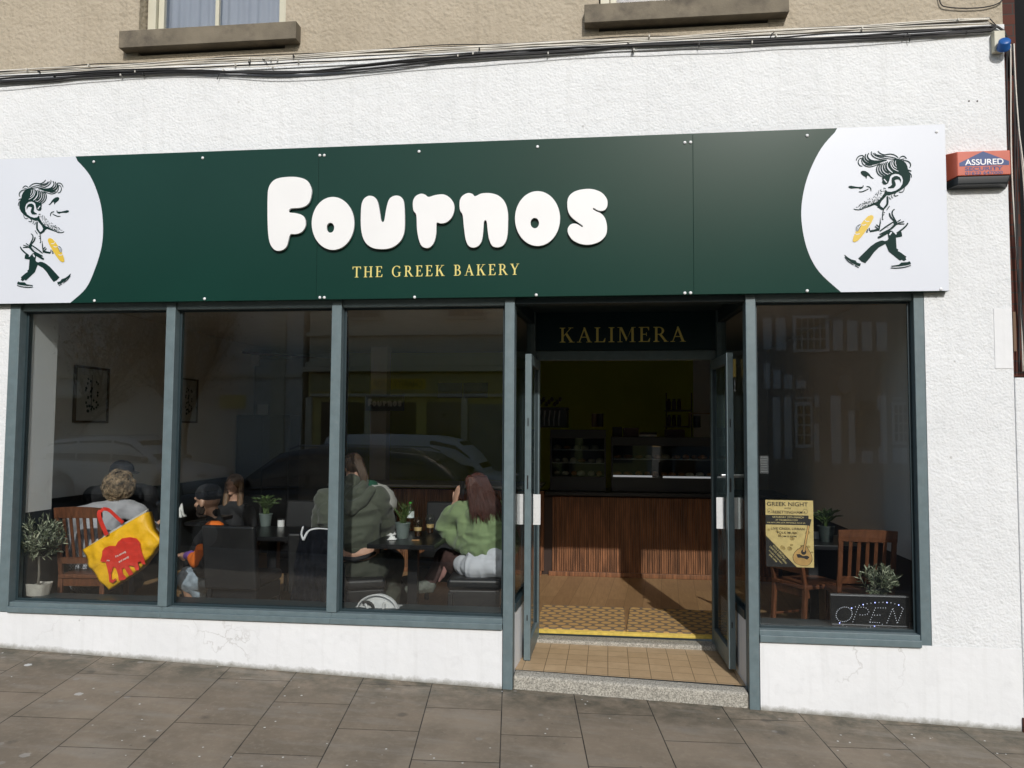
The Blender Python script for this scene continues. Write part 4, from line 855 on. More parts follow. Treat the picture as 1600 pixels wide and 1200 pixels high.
    for side in (-1, 1):
        yy = y0 - width / 2 + side * (width / 2 - .02)
        mb = MB(); mb.ball((fx(.30 if not van else .26), yy + side * .09, zb + (interp(belt, .3) + .05) * H), (.08, .10, .075)); rel(mb.build('wing_mirror', mat('car_trim', (.01, .01, .01), .3), smooth=True), root)
        for t in (.47, .66) if not van else (.5,):
            mb = MB(); z = zb + .57 * H; mb.box((fx(t) - .09, yy + side * .012, z), (fx(t) + .09, yy + side * .035, z + .03)); rel(mb.build('door_handle', paint, bevel=.01), root)
        mb = MB(); mb.ball((fx(.02), y0 - width / 2 + side * width * .36, zb + .46 * H * (.9 if van else 1)), (.10, .16, .07)); rel(mb.build('headlight', mat('lamp_lens', (.5, .5, .5), .15), smooth=True), root)
        mb = MB(); mb.box((fx(.975), y0 - width / 2 + side * (width / 2 - .20), zb + .5 * H), (fx(.998), y0 - width / 2 + side * (width / 2 - .03), zb + .6 * H)); rel(mb.build('tail_light', mat('tail_lens', (.3, .01, .01), .2), bevel=.01), root)
    if not van:
        mb = MB()
        for side in (-1, 1): mb.tube([(fx(.43), y0 - width / 2 + side * (width / 2 - .30), zb + H * .985), (fx(.46), y0 - width / 2 + side * (width / 2 - .30), zb + H * 1.022), (fx(.82), y0 - width / 2 + side * (width / 2 - .30), zb + H * 1.005), (fx(.86), y0 - width / 2 + side * (width / 2 - .30), zb + H * .96)], .014, 8)
        rel(mb.build('roof_rail', mat('rail_silver', (.5, .5, .5), .25, metal=1)), root)
    # nearside chrome strip at the belt line
    mb = MB(); 
    if not van: mb.tube([(fx(.30 + .6 * i / 12), y0 - .052, zb + (interp(belt, .30 + .6 * i / 12) + .004) * H) for i in range(13)], .008, 6); rel(mb.build('belt_trim', mat('rail_silver', (.5, .5, .5), .25, metal=1)), root)
    return root
PD = mat('car_paint_dark', (.11, .112, .112), .25, var=.02, coat=.3, spec=.5); PW = mat('car_paint_white', (.82, .82, .80), .35, var=.02, coat=.1); PG = mat('car_paint_silver', (.72, .72, .71), .35, var=.02, coat=.1)
street_car('parked_car', 'dark estate car with roof rails parked at the near kerb, mirrored in the shop windows', 'car', -7.25, -2.15, -6.35, 1.86, 1.70, PD, -1)
street_car('parked_car', 'pale silver hatchback parked across the road, mirrored in the left windows', 'car', -13.4, -9.1, -11.4, 1.78, 1.56, PG, 1)
street_car('parked_van', 'white panel van parked across the road, mirrored in the third window', 'van', -6.4, -1.7, -11.4, 1.85, 1.92, PW, 1, van=True)

FAR = -16.6
def fz(x): return gz(x, -6)
OC = mat('opp_cream_stucco', (.78, .72, .56), .85, var=.06, vscale=1); OY = mat('opp_yellow_paint', (.72, .62, .22), .7, var=.05); OG = mat('opp_grey_stucco', (.80, .77, .70), .85, var=.07, vscale=1.2)
OB = mat('opp_timber', (.27, .265, .255), .7); OW = mat('opp_white_panel', (.74, .76, .77), .8, var=.05); OR = mat('opp_slate', (.07, .07, .08), .8, var=.2, vscale=12); OD = mat('opp_dark_glass', (.02, .022, .025), .1, spec=.7)
def opp(name, label, x0, x1, hgt):
    r_ = thing(name, label, 'building', ((x0 + x1) / 2, FAR - 2, fz(x0) - .3)); return r_
# charity shop terrace
cs = opp('charity_shop_building', 'cream and yellow charity shop terrace across the road, mirrored in the third window', -8.6, 1.6, 7)
B('wall', OC, cs, ((-8.6, FAR - 5, 3.3), (1.6, FAR, 7.2)), bevel=0); B('shopfront', OY, cs, ((-8.6, FAR - 5, -1), (1.6, FAR + .02, 3.25)), bevel=0)
B('cornice', OC, cs, ((-8.7, FAR + .02, 3.26), (1.7, FAR + .35, 3.40)), ((-8.65, FAR + .02, 3.42), (1.65, FAR + .22, 3.55)), ((-8.65, FAR + .001, 4.3), (1.65, FAR + .14, 4.42)), bevel=.01)
B('fascia', mat('opp_fascia', (.50, .45, .22), .6), cs, ((-8.5, FAR + .021, 2.70), (1.5, FAR + .10, 3.20)), bevel=.005)
B('stall_rail', OC, cs, ((-8.5, FAR + .021, 2.55), (1.5, FAR + .16, 2.64)), bevel=.005)
bo = B('name_board', mat('opp_board_yellow', (.88, .62, .04), .6), cs, ((-6.72, FAR + .101, 2.76), (-5.12, FAR + .12, 3.06)), bevel=.003)
RY = Matrix.Rotation(PI, 4, 'Z')
o = text('lettering', 'CHARITY SHOP', mat('opp_ink', (.02, .015, .005), .6), None, -5.92, FAR + .122, 2.82, .20, 1.44, Rm=RY, bold=.018); o.parent = bo
for x0, x1 in ((-8.2, -6.9), (-6.7, -5.4), (-5.1, -4.1), (-2.6, -1.2), (-.9, .9)): B('shop_glass', OD, cs, ((x0, FAR + .021, .45), (x1, FAR + .04, 2.4)), bevel=0)
B('door', mat('opp_door', (.35, .34, .30), .6), cs, ((-3.9, FAR + .021, -.3), (-2.9, FAR + .05, 2.35)), bevel=.003)
for x in (-8.55, -6.8, -4.0, -2.75, 1.5): B('pilaster', OC, cs, ((x - .09, FAR + .021, -.4), (x + .09, FAR + .13, 2.54)), bevel=.005)
for x in (-7, -4, -1): 
    f_ = B('window', CREAMW, cs, ((x - .6, FAR + .001, 4.75), (x + .6, FAR + .06, 6.4)), bevel=.004); g_ = MB(); g_.box((x - .5, FAR + .0605, 4.85), (x - .02, FAR + .07, 6.3)); g_.box((x + .02, FAR + .0605, 4.85), (x + .5, FAR + .07, 6.3)); o = g_.build('pane', OD); o.parent = f_
B('roof', OR, cs, ((-8.7, FAR - 5, 7.2), (1.7, FAR + .3, 7.35)), bevel=0)
# dark planter sign box hanging under the fascia
# timber framed house
tb = opp('timber_framed_building', 'black and white timber framed house across the road, mirrored in the right window', 2.2, 13, 8)
B('wall', OB, tb, ((2.2, FAR - 5, -1), (14, FAR, 7.4)), bevel=0); B('roof', OR, tb, ((2.0, FAR - 5, 7.4), (14.2, FAR + .4, 7.55)), bevel=0)
def OX(px, py): return W(px, py, -FAR)
def opanel(px0, py0, px1, py1, m=OW, par=None, name='panel', d=.03, dy=0):
    a = OX(px0, py0); b_ = OX(px1, py1); return B(name, m, par or tb, ((a[0], FAR + .001 + dy, b_[1]), (b_[0], FAR + d + dy, a[1])), bevel=.004)
for a_ in [(1194,496,1208,545),(1214,496,1230,547),(1304,499,1320,547),(1326,500,1343,548),(1349,502,1366,548),(1372,502,1390,548),(1195,567,1205,607),(1210,577,1222,607),(1227,585,1240,607),(1246,594,1262,607),(1209,620,1222,718),(1227,620,1240,718),(1245,620,1270,623),(1275,618,1283,636),(1274,662,1283,722),(1300,618,1318,725),(1328,642,1340,725),(1349,705,1367,725),(1374,618,1390,725),(1398,620,1412,624),(1398,700,1440,725)]: opanel(*a_)
def owin(px0, py0, px1, py1, nx, nz):
    f_ = opanel(px0, py0, px1, py1, OW, tb, 'window', .05)
    a = OX(px0, py0); b_ = OX(px1, py1); ww = (b_[0] - a[0]) * .84 / nx; hh = (a[1] - b_[1]) * .88 / nz; g_ = MB()
    for i in range(nx):
        for j in range(nz):
            xx = a[0] + (b_[0] - a[0]) * .08 + ww * i; zz = b_[1] + (a[1] - b_[1]) * .06 + hh * j; g_.box((xx + .02, FAR + .0505, zz + .02), (xx + ww - .02, FAR + .06, zz + hh - .02))
    o = g_.build('pane', OD); o.parent = f_
owin(1240, 492, 1298, 549, 5, 3); owin(1244, 628, 1272, 700, 2, 4); owin(1396, 628, 1432, 695, 4, 4)
hs = thing('hanging_sign', 'dark round topped notice board hanging on the timber framed house, mirrored in the right window', 'sign', (OX(1355, 700)[0], FAR + .1, OX(1355, 700)[1]))
a = OX(1340, 640); b_ = OX(1378, 698); B('board', mat('opp_board', (.05, .05, .05), .6), hs, ((a[0], FAR + .05, b_[1]), (b_[0], FAR + .09, a[1])), bevel=.02)
a = OX(1346, 625); b_ = OX(1370, 640); B('board_top', mat('opp_board', (.05, .05, .05), .6), hs, ((a[0], FAR + .05, b_[1]), (b_[0], FAR + .09, a[1])), bevel=.05)
a = OX(1358, 610)
cl = thing('wall_clock', 'pale round clock on the timber framed house, mirrored in the right window', 'clock', (OX(1322, 601)[0], FAR + .1, OX(1322, 601)[1]))
mb = MB(); mb.lathe([(.30, 0), (.34, .02), (.34, .05), (.30, .08)], n=28); mb.v = [(OX(1322, 601)[0] + v[0] * .6, FAR + .02 + v[2], OX(1322, 601)[1] + v[1] * .8) for v in mb.v]; rel(mb.build('dial', mat('clock_face', (.3, .3, .29), .5)), cl)
# pale hall on the left with a bare tree in front
gb = opp('pale_hall_building', 'long pale rendered hall across the road behind a tree, mirrored in the left windows', -21, -8.8, 7)
B('wall', OG, gb, ((-21, FAR - 5, -1), (-8.8, FAR, 6.9)), bevel=0); B('band', OC, gb, ((-21, FAR + .001, 3.1), (-8.8, FAR + .08, 3.22)), bevel=.01); B('roof', OR, gb, ((-21.2, FAR - 5, 6.9), (-8.7, FAR + .3, 7.05)), bevel=0)
for x in (-9.5, -19): B('pilaster', OC, gb, ((x - .2, FAR + .0015, -.4), (x + .2, FAR + .12, 5.4)), bevel=.01)
for x in (-18, -16): f_ = B('window', CREAMW, gb, ((x - .55, FAR + .001, .9), (x + .55, FAR + .05, 2.6)), bevel=.004); g_ = MB(); g_.box((x - .47, FAR + .0505, 1), (x + .47, FAR + .06, 2.5)); o = g_.build('pane', OD); o.parent = f_
B('notice', OY, gb, ((-11.3, FAR + .001, 2.2), (-10.5, FAR + .03, 2.6)), bevel=.003)
# street tree
def tree(x, y, h, label, seed):
    R = random.Random(seed); z0 = fz(x); t = thing('street_tree', label, 'tree', (x, y, z0)); mb = MB(); tips = []
    def grow(p, d, r, n, lvl):
        pts = [p]; rs = [r]
        for i in range(n):
            d = (d + Vector((R.uniform(-.25, .25), R.uniform(-.25, .25), R.uniform(-.05, .2)))).normalized(); p = p + d * (h * .09 if lvl == 0 else h * .06); pts.append(p); rs.append(max(.006, r * (1 - .7 * (i + 1) / n)))
            if lvl < 3 and (lvl > 0 or i >= 2):
                for _ in range(2 if lvl < 2 else 1): grow(p, (d + Vector((R.uniform(-1, 1), R.uniform(-1, 1), R.uniform(-.1, .6)))).normalized(), rs[-1] * .6, 4, lvl + 1)
        mb.tube(pts, rs, 6); tips.extend(pts[1:] if lvl >= 2 else [])
    grow(Vector((x, y, z0)), Vector((0, 0, 1)), .13, 8, 0)
    rel(mb.build('trunk', mat('bark', (.09, .075, .055), .9, var=.3), smooth=True), t)
    cr = MB()
    for p in tips:
        for _ in range(2):
            q = p + Vector([R.gauss(0, .16) for _ in range(3)]); a_ = Vector([R.uniform(-1, 1) for _ in range(3)]).normalized() * .06; b2 = a_.cross(Vector([R.uniform(-1, 1) for _ in range(3)])).normalized() * .03
            cr.add([q - a_, q + b2, q + a_, q - b2], [(0, 1, 2, 3)])
    rel(cr.build('crown', mat('tree_leaf', (.05, .075, .02), .7, var=.4, vscale=4)), t)
tree(-11.6, -15.2, 6.2, 'street tree in front of the pale hall, mirrored high in the left windows', 4)
tree(-15.5, -15.6, 5.6, 'thinner street tree at the far end of the pale hall across the road', 9)

# ---------------------------------------------------------------- interior furniture
def PZ(px, py, z):
    d = ray(px, py); t = (z - CAMP.z) / d.z; return CAMP + d * t
def tint(): return 1
LEDGE = S('inner_window_ledge', FRAME_D, ((-4.33, .135, .30), (-.72, .33, .345)), ((1.0, .135, .30), (2.095, .33, .332)))
# ---- counter
CTW = mat('counter_wood', (.21, .092, .042), .45, var=.55, vscale=4, stretch=(9, 9, .8), dark=((.06, .026, .013), .8), dscale=3, spec=.4)
CTW2 = mat('counter_wood_dark', (.030, .014, .008), .6)
ct = thing('shop_counter', 'long counter faced with vertical brown wooden battens under a black worktop', 'counter', (0, 3.6, 0))
def slats(x0, x1, z0, z1, name='batten_front'):
    mb = MB(); R = random.Random(2); x = x0
    while x < x1:
        w = .018 + .004 * R.random(); mb.box((x, 3.600 - .004 * R.random(), z0), (min(x + w, x1), 3.64, z1)); x += w + .0055
    return mb
B('carcass', CTW2, ct, ((-3.2, 3.64, 0), (1.9, 4.3, .90)), bevel=0)
rel(slats(-.62, 1.85, .045, .88).build('batten_front', CTW), ct); rel(slats(-3.15, -.72, .045, .94).build('batten_front', CTW), ct)
B('skirting', CTW, ct, ((-.66, 3.56, 0), (1.9, 3.598, .05)), ((-3.2, 3.56, 0), (-.74, 3.598, .05)), bevel=.004)
B('worktop', mat('worktop_black', (.010, .010, .011), .3), ct, ((-.70, 3.54, .90), (1.95, 4.35, .935)), bevel=.004)
B('worktop', mat('worktop_grey', (.33, .33, .32), .3), ct, ((-3.25, 3.54, .965), (-.76, 4.35, .995)), bevel=.004)
PASTRY = mat('pastry', (.42, .19, .06), .55, var=.35, vscale=30, bump=.4)
CREAMP = mat('cream_cake', (.6, .55, .42), .6, var=.1)
CAB = mat('cabinet_black', (.013, .013, .014), .35); CGL = glass('cabinet_glass', .04, (.85, .87, .87))
def cabinet(name, label, a, b, shelves, items):
    (x0, z0), (x1, z1) = a, b; t = thing(name, label, 'display cabinet', ((x0 + x1) / 2, 4, z0))
    B('cabinet_base', CAB, t, ((x0, 3.72, z0), (x1, 4.2, z0 + .16)), bevel=.005); B('cabinet_top', CAB, t, ((x0, 3.72, z1 - .10), (x1, 4.2, z1)), bevel=.005)
    for x in (x0, x1 - .02): B('side_frame', CAB, t, ((x, 3.72, z0 + .161), (x + .02, 4.2, z1 - .101)), bevel=.002)
    B('back_panel', mat('cab_back', (.05, .05, .055), .5), t, ((x0 + .021, 4.18, z0 + .161), (x1 - .021, 4.19, z1 - .101)), bevel=0)
    B('front_glass', CGL, t, ((x0 + .021, 3.73, z0 + .161), (x1 - .021, 3.735, z1 - .101)), bevel=0)
    for z in shelves: B('shelf', mat('shelf_steel', (.4, .4, .4), .3, metal=.7), t, ((x0 + .021, 3.76, z), (x1 - .021, 4.17, z + .008)), bevel=0)
    R = random.Random(int(x0 * 100) + 50)
    for zi, z in enumerate([z0 + .161] + list(shelves)):
        zn = ('bottom', 'upper' if len(shelves) == 1 else 'middle', 'top')[zi]
        x = x0 + .07; k = 0
        while x < x1 - .06:
            w = .035 + .02 * R.random(); mb = MB(); mb.ball((x, 3.86 + .05 * R.random(), z + .03), (w, w * 1.2, .022 + .015 * R.random()), 10, 6)
            tag(mb.build('pastry', PASTRY if R.random() < items else CREAMP, smooth=True), 'small pastry on the ' + zn + ' shelf of the ' + ('heated cabinet' if x0 > .02 and x1 > .5 else 'chilled cake cabinet'), 'pastry', 'pastries on the ' + zn + ' shelf of the ' + ('heated cabinet' if x1 > .5 else 'cake cabinet')); x += w * 2.1 + .01
    return t
cabinet('cake_cabinet', 'tall black chilled cake cabinet standing on the left end of the counter', (-.66, .94), (-.02, 1.64), (1.25, 1.40), .3)
hc = cabinet('heated_cabinet', 'wide black heated pastry cabinet with a bright strip on the right of the counter', (.04, .94), (1.32, 1.56), (1.30,), .9)
B('price_strip', mat('price_strip', (.62, .64, .64), .4, emit=(.9, .95, 1.0), estr=.30), hc, ((.06, 3.712, 1.105), (.50, 3.7195, 1.125)), ((.62, 3.712, 1.10), (1.28, 3.7195, 1.12)), bevel=.001)
# things on top / behind
def tower(name, label, cat, px0, py0, px1, py1, Y, m, dpt=.15, extra=None):
    a = W(px0, py0, Y); b = W(px1, py1, Y); t = thing(name, label, cat, ((a[0] + b[0]) / 2, Y, b[1]))
    B('body', m, t, ((a[0], Y, b[1]), (b[0], Y + dpt, a[1])), bevel=.01); return t, a, b
t, a, b = tower('coffee_machine', 'black espresso machine with chrome pipes behind the left of the counter', 'coffee machine', 838, 640, 886, 668, 4.35, CAB, .4)
mb = MB(); 
for i in range(5): x = a[0] + .04 + i * .06; mb.tube([(x, 4.34, b[1] + .02), (x, 4.33, b[1] + .1), (x + .01, 4.34, a[1] - .01)], .007)
rel(mb.build('chrome_pipes', STEEL), t); B('cup_rack', BLACK, t, ((a[0] - .01, 4.36, a[1]), (b[0] + .01, 4.7, a[1] + .03)), bevel=.002)
mb = MB()
for i in range(9): mb.ball((a[0] + .01 + .035 * i, 4.45, a[1] + .07 + .03 * (i % 3)), (.022, .022, .03), 8, 6)
rel(mb.build('beans_hopper', mat('hopper', (.06, .055, .05), .3)), t)
CUPB = mat('paper_cup', (.10, .07, .045), .6); CUPK = mat('paper_cup_dark', (.02, .02, .022), .6)
for i, (px, m_, lb) in enumerate([(929, CUPB, 'stack of brown paper cups on the cake cabinet'), (938, CUPK, 'stack of black paper cups on the cake cabinet')]):
    q = P(px, 667, 3.9); t = thing('cup_stack', lb, 'cup stack', q, 'paper cup stacks'); mb = MB(); zz = 0; prof = []
    for k in range(9): prof += [(.034, zz), (.037, zz + .016), (.034, zz + .0165)]; zz += .0175
    mb.lathe(prof, n=16); mb.v = [tuple(Vector(v) + q) for v in mb.v]; rel(mb.build('cups', m_), t)
for px0, px1, py0, py1, lb in ((957, 972, 667, 682, 'low black box at the left end on top of the heated cabinet'), (974, 998, 668, 682, 'wide dark carton on top of the heated cabinet'), (1000, 1026, 665, 672, 'flat dark tray above a white roll on the heated cabinet'), (1040, 1070, 668, 680, 'long dark box at the right on top of the heated cabinet')):
    a = W(px0, py0, 3.9); b = W(px1, py1, 3.9); tag(B('storage_box', mat('dark_box' + str(px0), (.02 + .01 * (px0 % 3), .02, .022), .6), None, ((a[0], 3.9, 1.562), (b[0], 4.1, 1.562 + a[1] - b[1])), bevel=.004), lb, 'box')
a = W(998, 673, 3.85); mb = MB(); mb.tube([(a[0], 3.8, 1.575), (a[0] + .2, 3.8, 1.575)], .012, 12); tag(mb.build('paper_roll', PAPER, smooth=True), 'short white paper roll lying on the heated cabinet', 'paper roll')
t = thing('wall_shelf', 'dark wire shelf stacked with jars beside the pale wall at the back', 'shelf', P(1060, 690, 5.6)); 
a = W(1040, 590, 5.6); b = W(1082, 700, 5.6)
for z in (b[1], b[1] + .28, b[1] + .5): B('shelf_board', CAB, t, ((a[0], 5.6, z), (b[0], 5.9, z + .02)), bevel=.002)
for x in (a[0], b[0] - .015): B('post', CAB, t, ((x, 5.602, b[1] + .02), (x + .015, 5.62, b[1] + .75)), bevel=0)
for i in range(6):
    q = Vector((a[0] + .05 + (i % 3) * .07, 5.72, b[1] + (.30 if i < 3 else .52))); mb = MB(); mb.lathe([(.025, 0), (.028, .02), (.028, .11), (.02, .13), (.022, .15)], c=q, n=12)
    tag(mb.build('jar', mat('jar_dark%d' % (i % 2), ((.09, .09, .10), (.05, .03, .02))[i % 2], .3), smooth=True), ['left jar of the lower row on the wire shelf at the back', 'middle jar of the lower row on the wire shelf at the back', 'right jar of the lower row on the wire shelf at the back', 'left jar of the upper row on the wire shelf at the back', 'middle jar of the upper row on the wire shelf at the back', 'right jar of the upper row on the wire shelf at the back'][i], 'jar', 'jars on the wire shelf')
a = W(1078, 645, 5.0); b = W(1112, 668, 5.0); fr = thing('picture_crate', 'small pale wooden frame around a blue can behind the counter', 'crate', (a[0], 5, b[1]))
PALEW = mat('pale_wood', (.35, .26, .17), .6)
B('frame', PALEW, fr, ((a[0], 5, a[1] - .012), (b[0], 5.2, a[1])), ((a[0], 5, b[1]), (a[0] + .012, 5.2, a[1] - .012)), bevel=.001); mb = MB(); mb.lathe([(.045, 0), (.045, .15)], c=(a[0] + .10, 5.1, b[1]), n=16); rel(mb.build('can', mat('blue_can', (.05, .07, .12), .4)), fr)
# menu board reading the shop name, notices
a = W(571, 617, 5.2); b = W(631, 642, 5.2); fb = B('menu_board', mat('board_black', (.010, .011, .02), .4), None, ((a[0], 5.2, b[1]), (b[0], 5.23, a[1])), bevel=.003)
tag(fb, 'black board with grey bubble lettering hanging at the back of the shop', 'board')
FGREY = mat('board_grey', (.80, .80, .80), .6)
allp = [p for lp in LETTER_LOOPS for l in lp for p in l]; lx0 = min(p[0] for p in allp); lx1 = max(p[0] for p in allp); lz0 = min(p[1] for p in allp)
k_ = (b[0] - a[0]) * .88 / (lx1 - lx0); xo = a[0] + (b[0] - a[0]) * .06; zo = b[1] + (a[1] - b[1]) * .28
for lp in LETTER_LOOPS: poly2d('letter', [[(xo + (p[0] - lx0) * k_, zo + (p[1] - lz0) * k_) for p in l] for l in lp], FGREY, fb, 5.197, .001)
for nm, lb, px0, py0, px1, py1, Y, m_ in (('menu_screen', 'dark menu screen hanging over the left part of the counter', 684, 598, 722, 622, 4.2, mat('screen_dark', (.02, .024, .03), .25)), ('menu_screen', 'dark menu screen next to it, nearer the entrance', 724, 598, 762, 622, 4.2, mat('screen_dark', (.02, .024, .03), .25)),
        ('notice', 'small white notice with a dark figure high on the inner wall', 393, 552, 405, 571, 5.0, PAPER), ('notice', 'blank white sheet pinned low on the inner wall above the black cabinet', 402, 632, 418, 650, 5.0, PAPER), ('notice', 'second blank white sheet pinned just under the first', 411, 652, 424, 666, 5.0, PAPER), ('notice', 'pale cream card on the inner wall left of the screens', 368, 592, 390, 607, 5.05, mat('cream_card', (.35, .33, .22), .7))):
    a = W(px0, py0, Y); b = W(px1, py1, Y); tag(B(nm, m_, None, ((a[0], Y, b[1]), (b[0], Y + .02, a[1])), bevel=.002), lb, 'screen' if nm == 'menu_screen' else 'notice')
S('partition_wall', mat('partition_grey', (.18, .18, .17), .9), ((-4.88, 5.08, 0), (-3.75, 5.14, 2.6)))
a = W(370, 648, 4.6); b = W(452, 700, 4.6); bc = thing('black_cabinet', 'tall black cabinet standing against the inner partition', 'cabinet', ((a[0] + b[0]) / 2, 4.8, 0)); B('carcass', CAB, bc, ((a[0], 4.6, 0), (b[0], 4.95, a[1])), bevel=.006)
B('door', CAB, bc, ((a[0] + .01, 4.585, .05), ((a[0] + b[0]) / 2 - .003, 4.598, a[1] - .02)), (((a[0] + b[0]) / 2 + .003, 4.585, .05), (b[0] - .01, 4.598, a[1] - .02)), bevel=.002)
S('entry_pillar', WALLI, ((-3.28, 5.3, 0), (-3.05, 5.5, CZ)))
# pictures on the left wall
for (p0, p1, lb) in (((115, 570), (165, 661), 'framed botanical print of dark leaves, the nearer one on the left wall'), ((280, 590), (305, 661), 'framed botanical print farther along the left wall')):
    A = PX(p0[0], p0[1], -4.9); Bq = PX(p1[0], p1[1], -4.9); y0, y1 = A.y, Bq.y; z0, z1 = Bq.z, A.z
    t = thing('framed_print', lb, 'picture', (-4.88, (y0 + y1) / 2, z0)); BR = mat('print_frame', (.10, .07, .045), .5)
    B('frame', BR, t, ((-4.898, y0, z0), (-4.87, y0 + .02, z1)), ((-4.898, y1 - .02, z0), (-4.87, y1, z1)), ((-4.898, y0 + .02, z0), (-4.87, y1 - .02, z0 + .02)), ((-4.898, y0 + .02, z1 - .02), (-4.87, y1 - .02, z1)), bevel=.002)
    B('print', mat('print_paper', (.45, .45, .43), .7), t, ((-4.897, y0 + .02, z0 + .02), (-4.885, y1 - .02, z1 - .02)), bevel=0)
    mb = MB(); R = random.Random(8); ym = (y0 + y1) / 2; hh = z1 - z0
    for i in range(30):
        s_ = R.uniform(-1, 1); zz = z0 + hh * (.2 + .6 * R.random()); yy = ym + s_ * (y1 - y0) * .2; a_ = R.uniform(0, PI)
        r0 = hh * .035; mb.add([(-4.884 + i * 1e-5, yy + r0 * math.cos(a_ + q) * (1 if j % 2 else .55), zz + r0 * math.sin(a_ + q) * (1 if j % 2 else .55)) for j, q in enumerate([k * PI / 4 for k in range(8)])], [tuple(range(8))])
    mb.bar((-4.884, ym, z0 + hh * .2), (-4.884, ym, z0 + hh * .85), .003); rel(mb.build('leaf_drawing', INK), t)

# ---- chairs and tables
def slat_chair(x, y, rz, label, w=.40, h=.97, posts=.036):
    t = thing('slat_chair', label, 'chair', (x, y, 0), 'brown slat back chairs'); t.rotation_euler.z = rz
    def pb(name, fn, bevel=.004):
        mb = MB(); fn(mb); o = mb.build(name, WOODB, t, bevel=bevel); return o
    d = .42; hs = .46; k = .07     # back leans towards -y
    for s in (-1, 1):
        def rear(mb, s=s):
            X = s * (w / 2 - posts / 2); mb.bar((X, 0, 0), (X, .03, hs), posts, .03, up=(0, 1, 0)); mb.bar((X, .03, hs - .002), (X, -k, h), posts * .9, .028, up=(0, 1, 0))
        pb('leg', rear); pb('leg', lambda mb, s=s: mb.bar((s * (w / 2 - posts / 2), d - .02, 0), (s * (w / 2 - posts / 2), d - .02, hs - .02), .036))
    pb('seat', lambda mb: mb.box((-w / 2, .01, hs - .02), (w / 2, d, hs + .015)), .008)
    ya = lambda z: .03 - (k + .03) * (z - hs) / (h - hs)
    def rail(z0, z1, bow=0):
        def f(mb):
            n = 8
            for i in range(n):
                xa_ = -w / 2 + w * i / n; xb_ = -w / 2 + w * (i + 1) / n; b0 = -bow * math.sin(PI * i / n); b1 = -bow * math.sin(PI * (i + 1) / n)
                vs = [(xx, ya(z) + bb + q, z + (bow * .5 * math.sin(PI * ii / n) if z == z1 else 0)) for (xx, bb, ii) in ((xa_, b0, i), (xb_, b1, i + 1)) for q in (-.013, .013) for z in (z0, z1)]
                mb.add(vs, [(0, 4, 5, 1), (2, 3, 7, 6), (0, 2, 6, 4), (1, 5, 7, 3)] + ([(0, 1, 3, 2)] if i == 0 else []) + ([(4, 6, 7, 5)] if i == n - 1 else []))
        return f
    pb('top_rail', rail(h - .075, h + .003, .02), 0); pb('back_rail', rail(hs + .10, hs + .15), 0); pb('apron', rail(hs - .08, hs - .021), 0)
    for i in range(5):
        X = -w / 2 + posts + (w - 2 * posts) * (i + .8) / 5.6
        pb('slat', lambda mb, X=X: mb.bar((X, ya(hs + .145), hs + .145), (X, ya(h - .07) - .015, h - .07), .024, .010, up=(0, 1, 0)), .002)
    pb('stretcher', lambda mb: mb.bar((-w / 2 + .02, .02, .2), (-w / 2 + .02, d - .02, .2), .02)); pb('stretcher', lambda mb: mb.bar((w / 2 - .02, .02, .2), (w / 2 - .02, d - .02, .2), .02))
    return t
q = P(128, 900, .42); slat_chair(q.x, .40, rad(6), 'brown slat back chair with the yellow shopping bag hanging on it', w=.37, h=1.0)
q = P(1353, 900, .46); slat_chair(q.x, .46, rad(-3), 'orange brown slat back chair behind the small olive tree in the right window', w=.39, h=.94)
q = P(1222, 900, 1.35); slat_chair(q.x - .05, .95, rad(-62), 'brown slat chair half hidden behind the yellow poster', w=.38, h=.96)
def leather_chair(x, y, rz, label, back=True, w=.44, hb=.86, seat=.47):
    t = thing('leather_chair', label, 'chair', (x, y, 0), 'black leather dining chairs'); t.rotation_euler.z = rz
    mb = MB(); mb.box((-w / 2, .05, seat - .085), (w / 2, .47, seat)); mb.build('seat', BLEATH, t, bevel=.03, bseg=4)
    mb = MB(); mb.box((-w / 2 + .012, .06, seat - .22), (w / 2 - .012, .46, seat - .086)); mb.build('seat_base', BLEATH, t, bevel=.012)
    if back:
        mb = MB(); mb.add([(-w / 2, 0, seat - .1), (w / 2, 0, seat - .1), (w / 2, .075, seat - .1), (-w / 2, .075, seat - .1), (-w / 2, -.07, hb), (w / 2, -.07, hb), (w / 2, -.01, hb), (-w / 2, -.01, hb)], [(0, 3, 2, 1), (4, 5, 6, 7), (0, 1, 5, 4), (1, 2, 6, 5), (2, 3, 7, 6), (3, 0, 4, 7)])
        mb.build('backrest', BLEATH, t, bevel=.022, bseg=4)
    for sx in (-1, 1):
        for yy in (.04, .43):
            mb = MB(); mb.bar((sx * (w / 2 - .03), yy, 0), (sx * (w / 2 - .03), yy, seat - .22 if yy > .1 else seat - .1), .036); mb.build('leg', CAB, t, bevel=.003)
    return t
q = P(360, 900, .50); leather_chair(q.x, .50, rad(-2), 'black leather chair between the bearded man and the window', w=.44, hb=.875)
q = P(567, 900, .56); leather_chair(q.x, .52, rad(25), 'black leather seat under the person in the dark green hoodie', back=False, w=.40)
q = P(742, 900, .56); leather_chair(q.x, .50, rad(4), 'black leather chair under the woman with long auburn hair', back=False, w=.42, seat=.50)
q = P(457, 800, 2.0); leather_chair(q.x, 2.35, rad(180), 'black leather chair facing the window beyond the second table', w=.42, hb=.9)
q = P(690, 800, 1.9); leather_chair(q.x, 2.15, rad(175), 'black leather chair facing the window beyond the third table', w=.42, hb=.93)
q = P(492, 900, .5); leather_chair(q.x, .44, rad(8), 'black leather chair hidden under the hanging black coat', w=.36, hb=.84)
TOPM = mat('table_top_black', (.012, .012, .013), .28, var=.1)
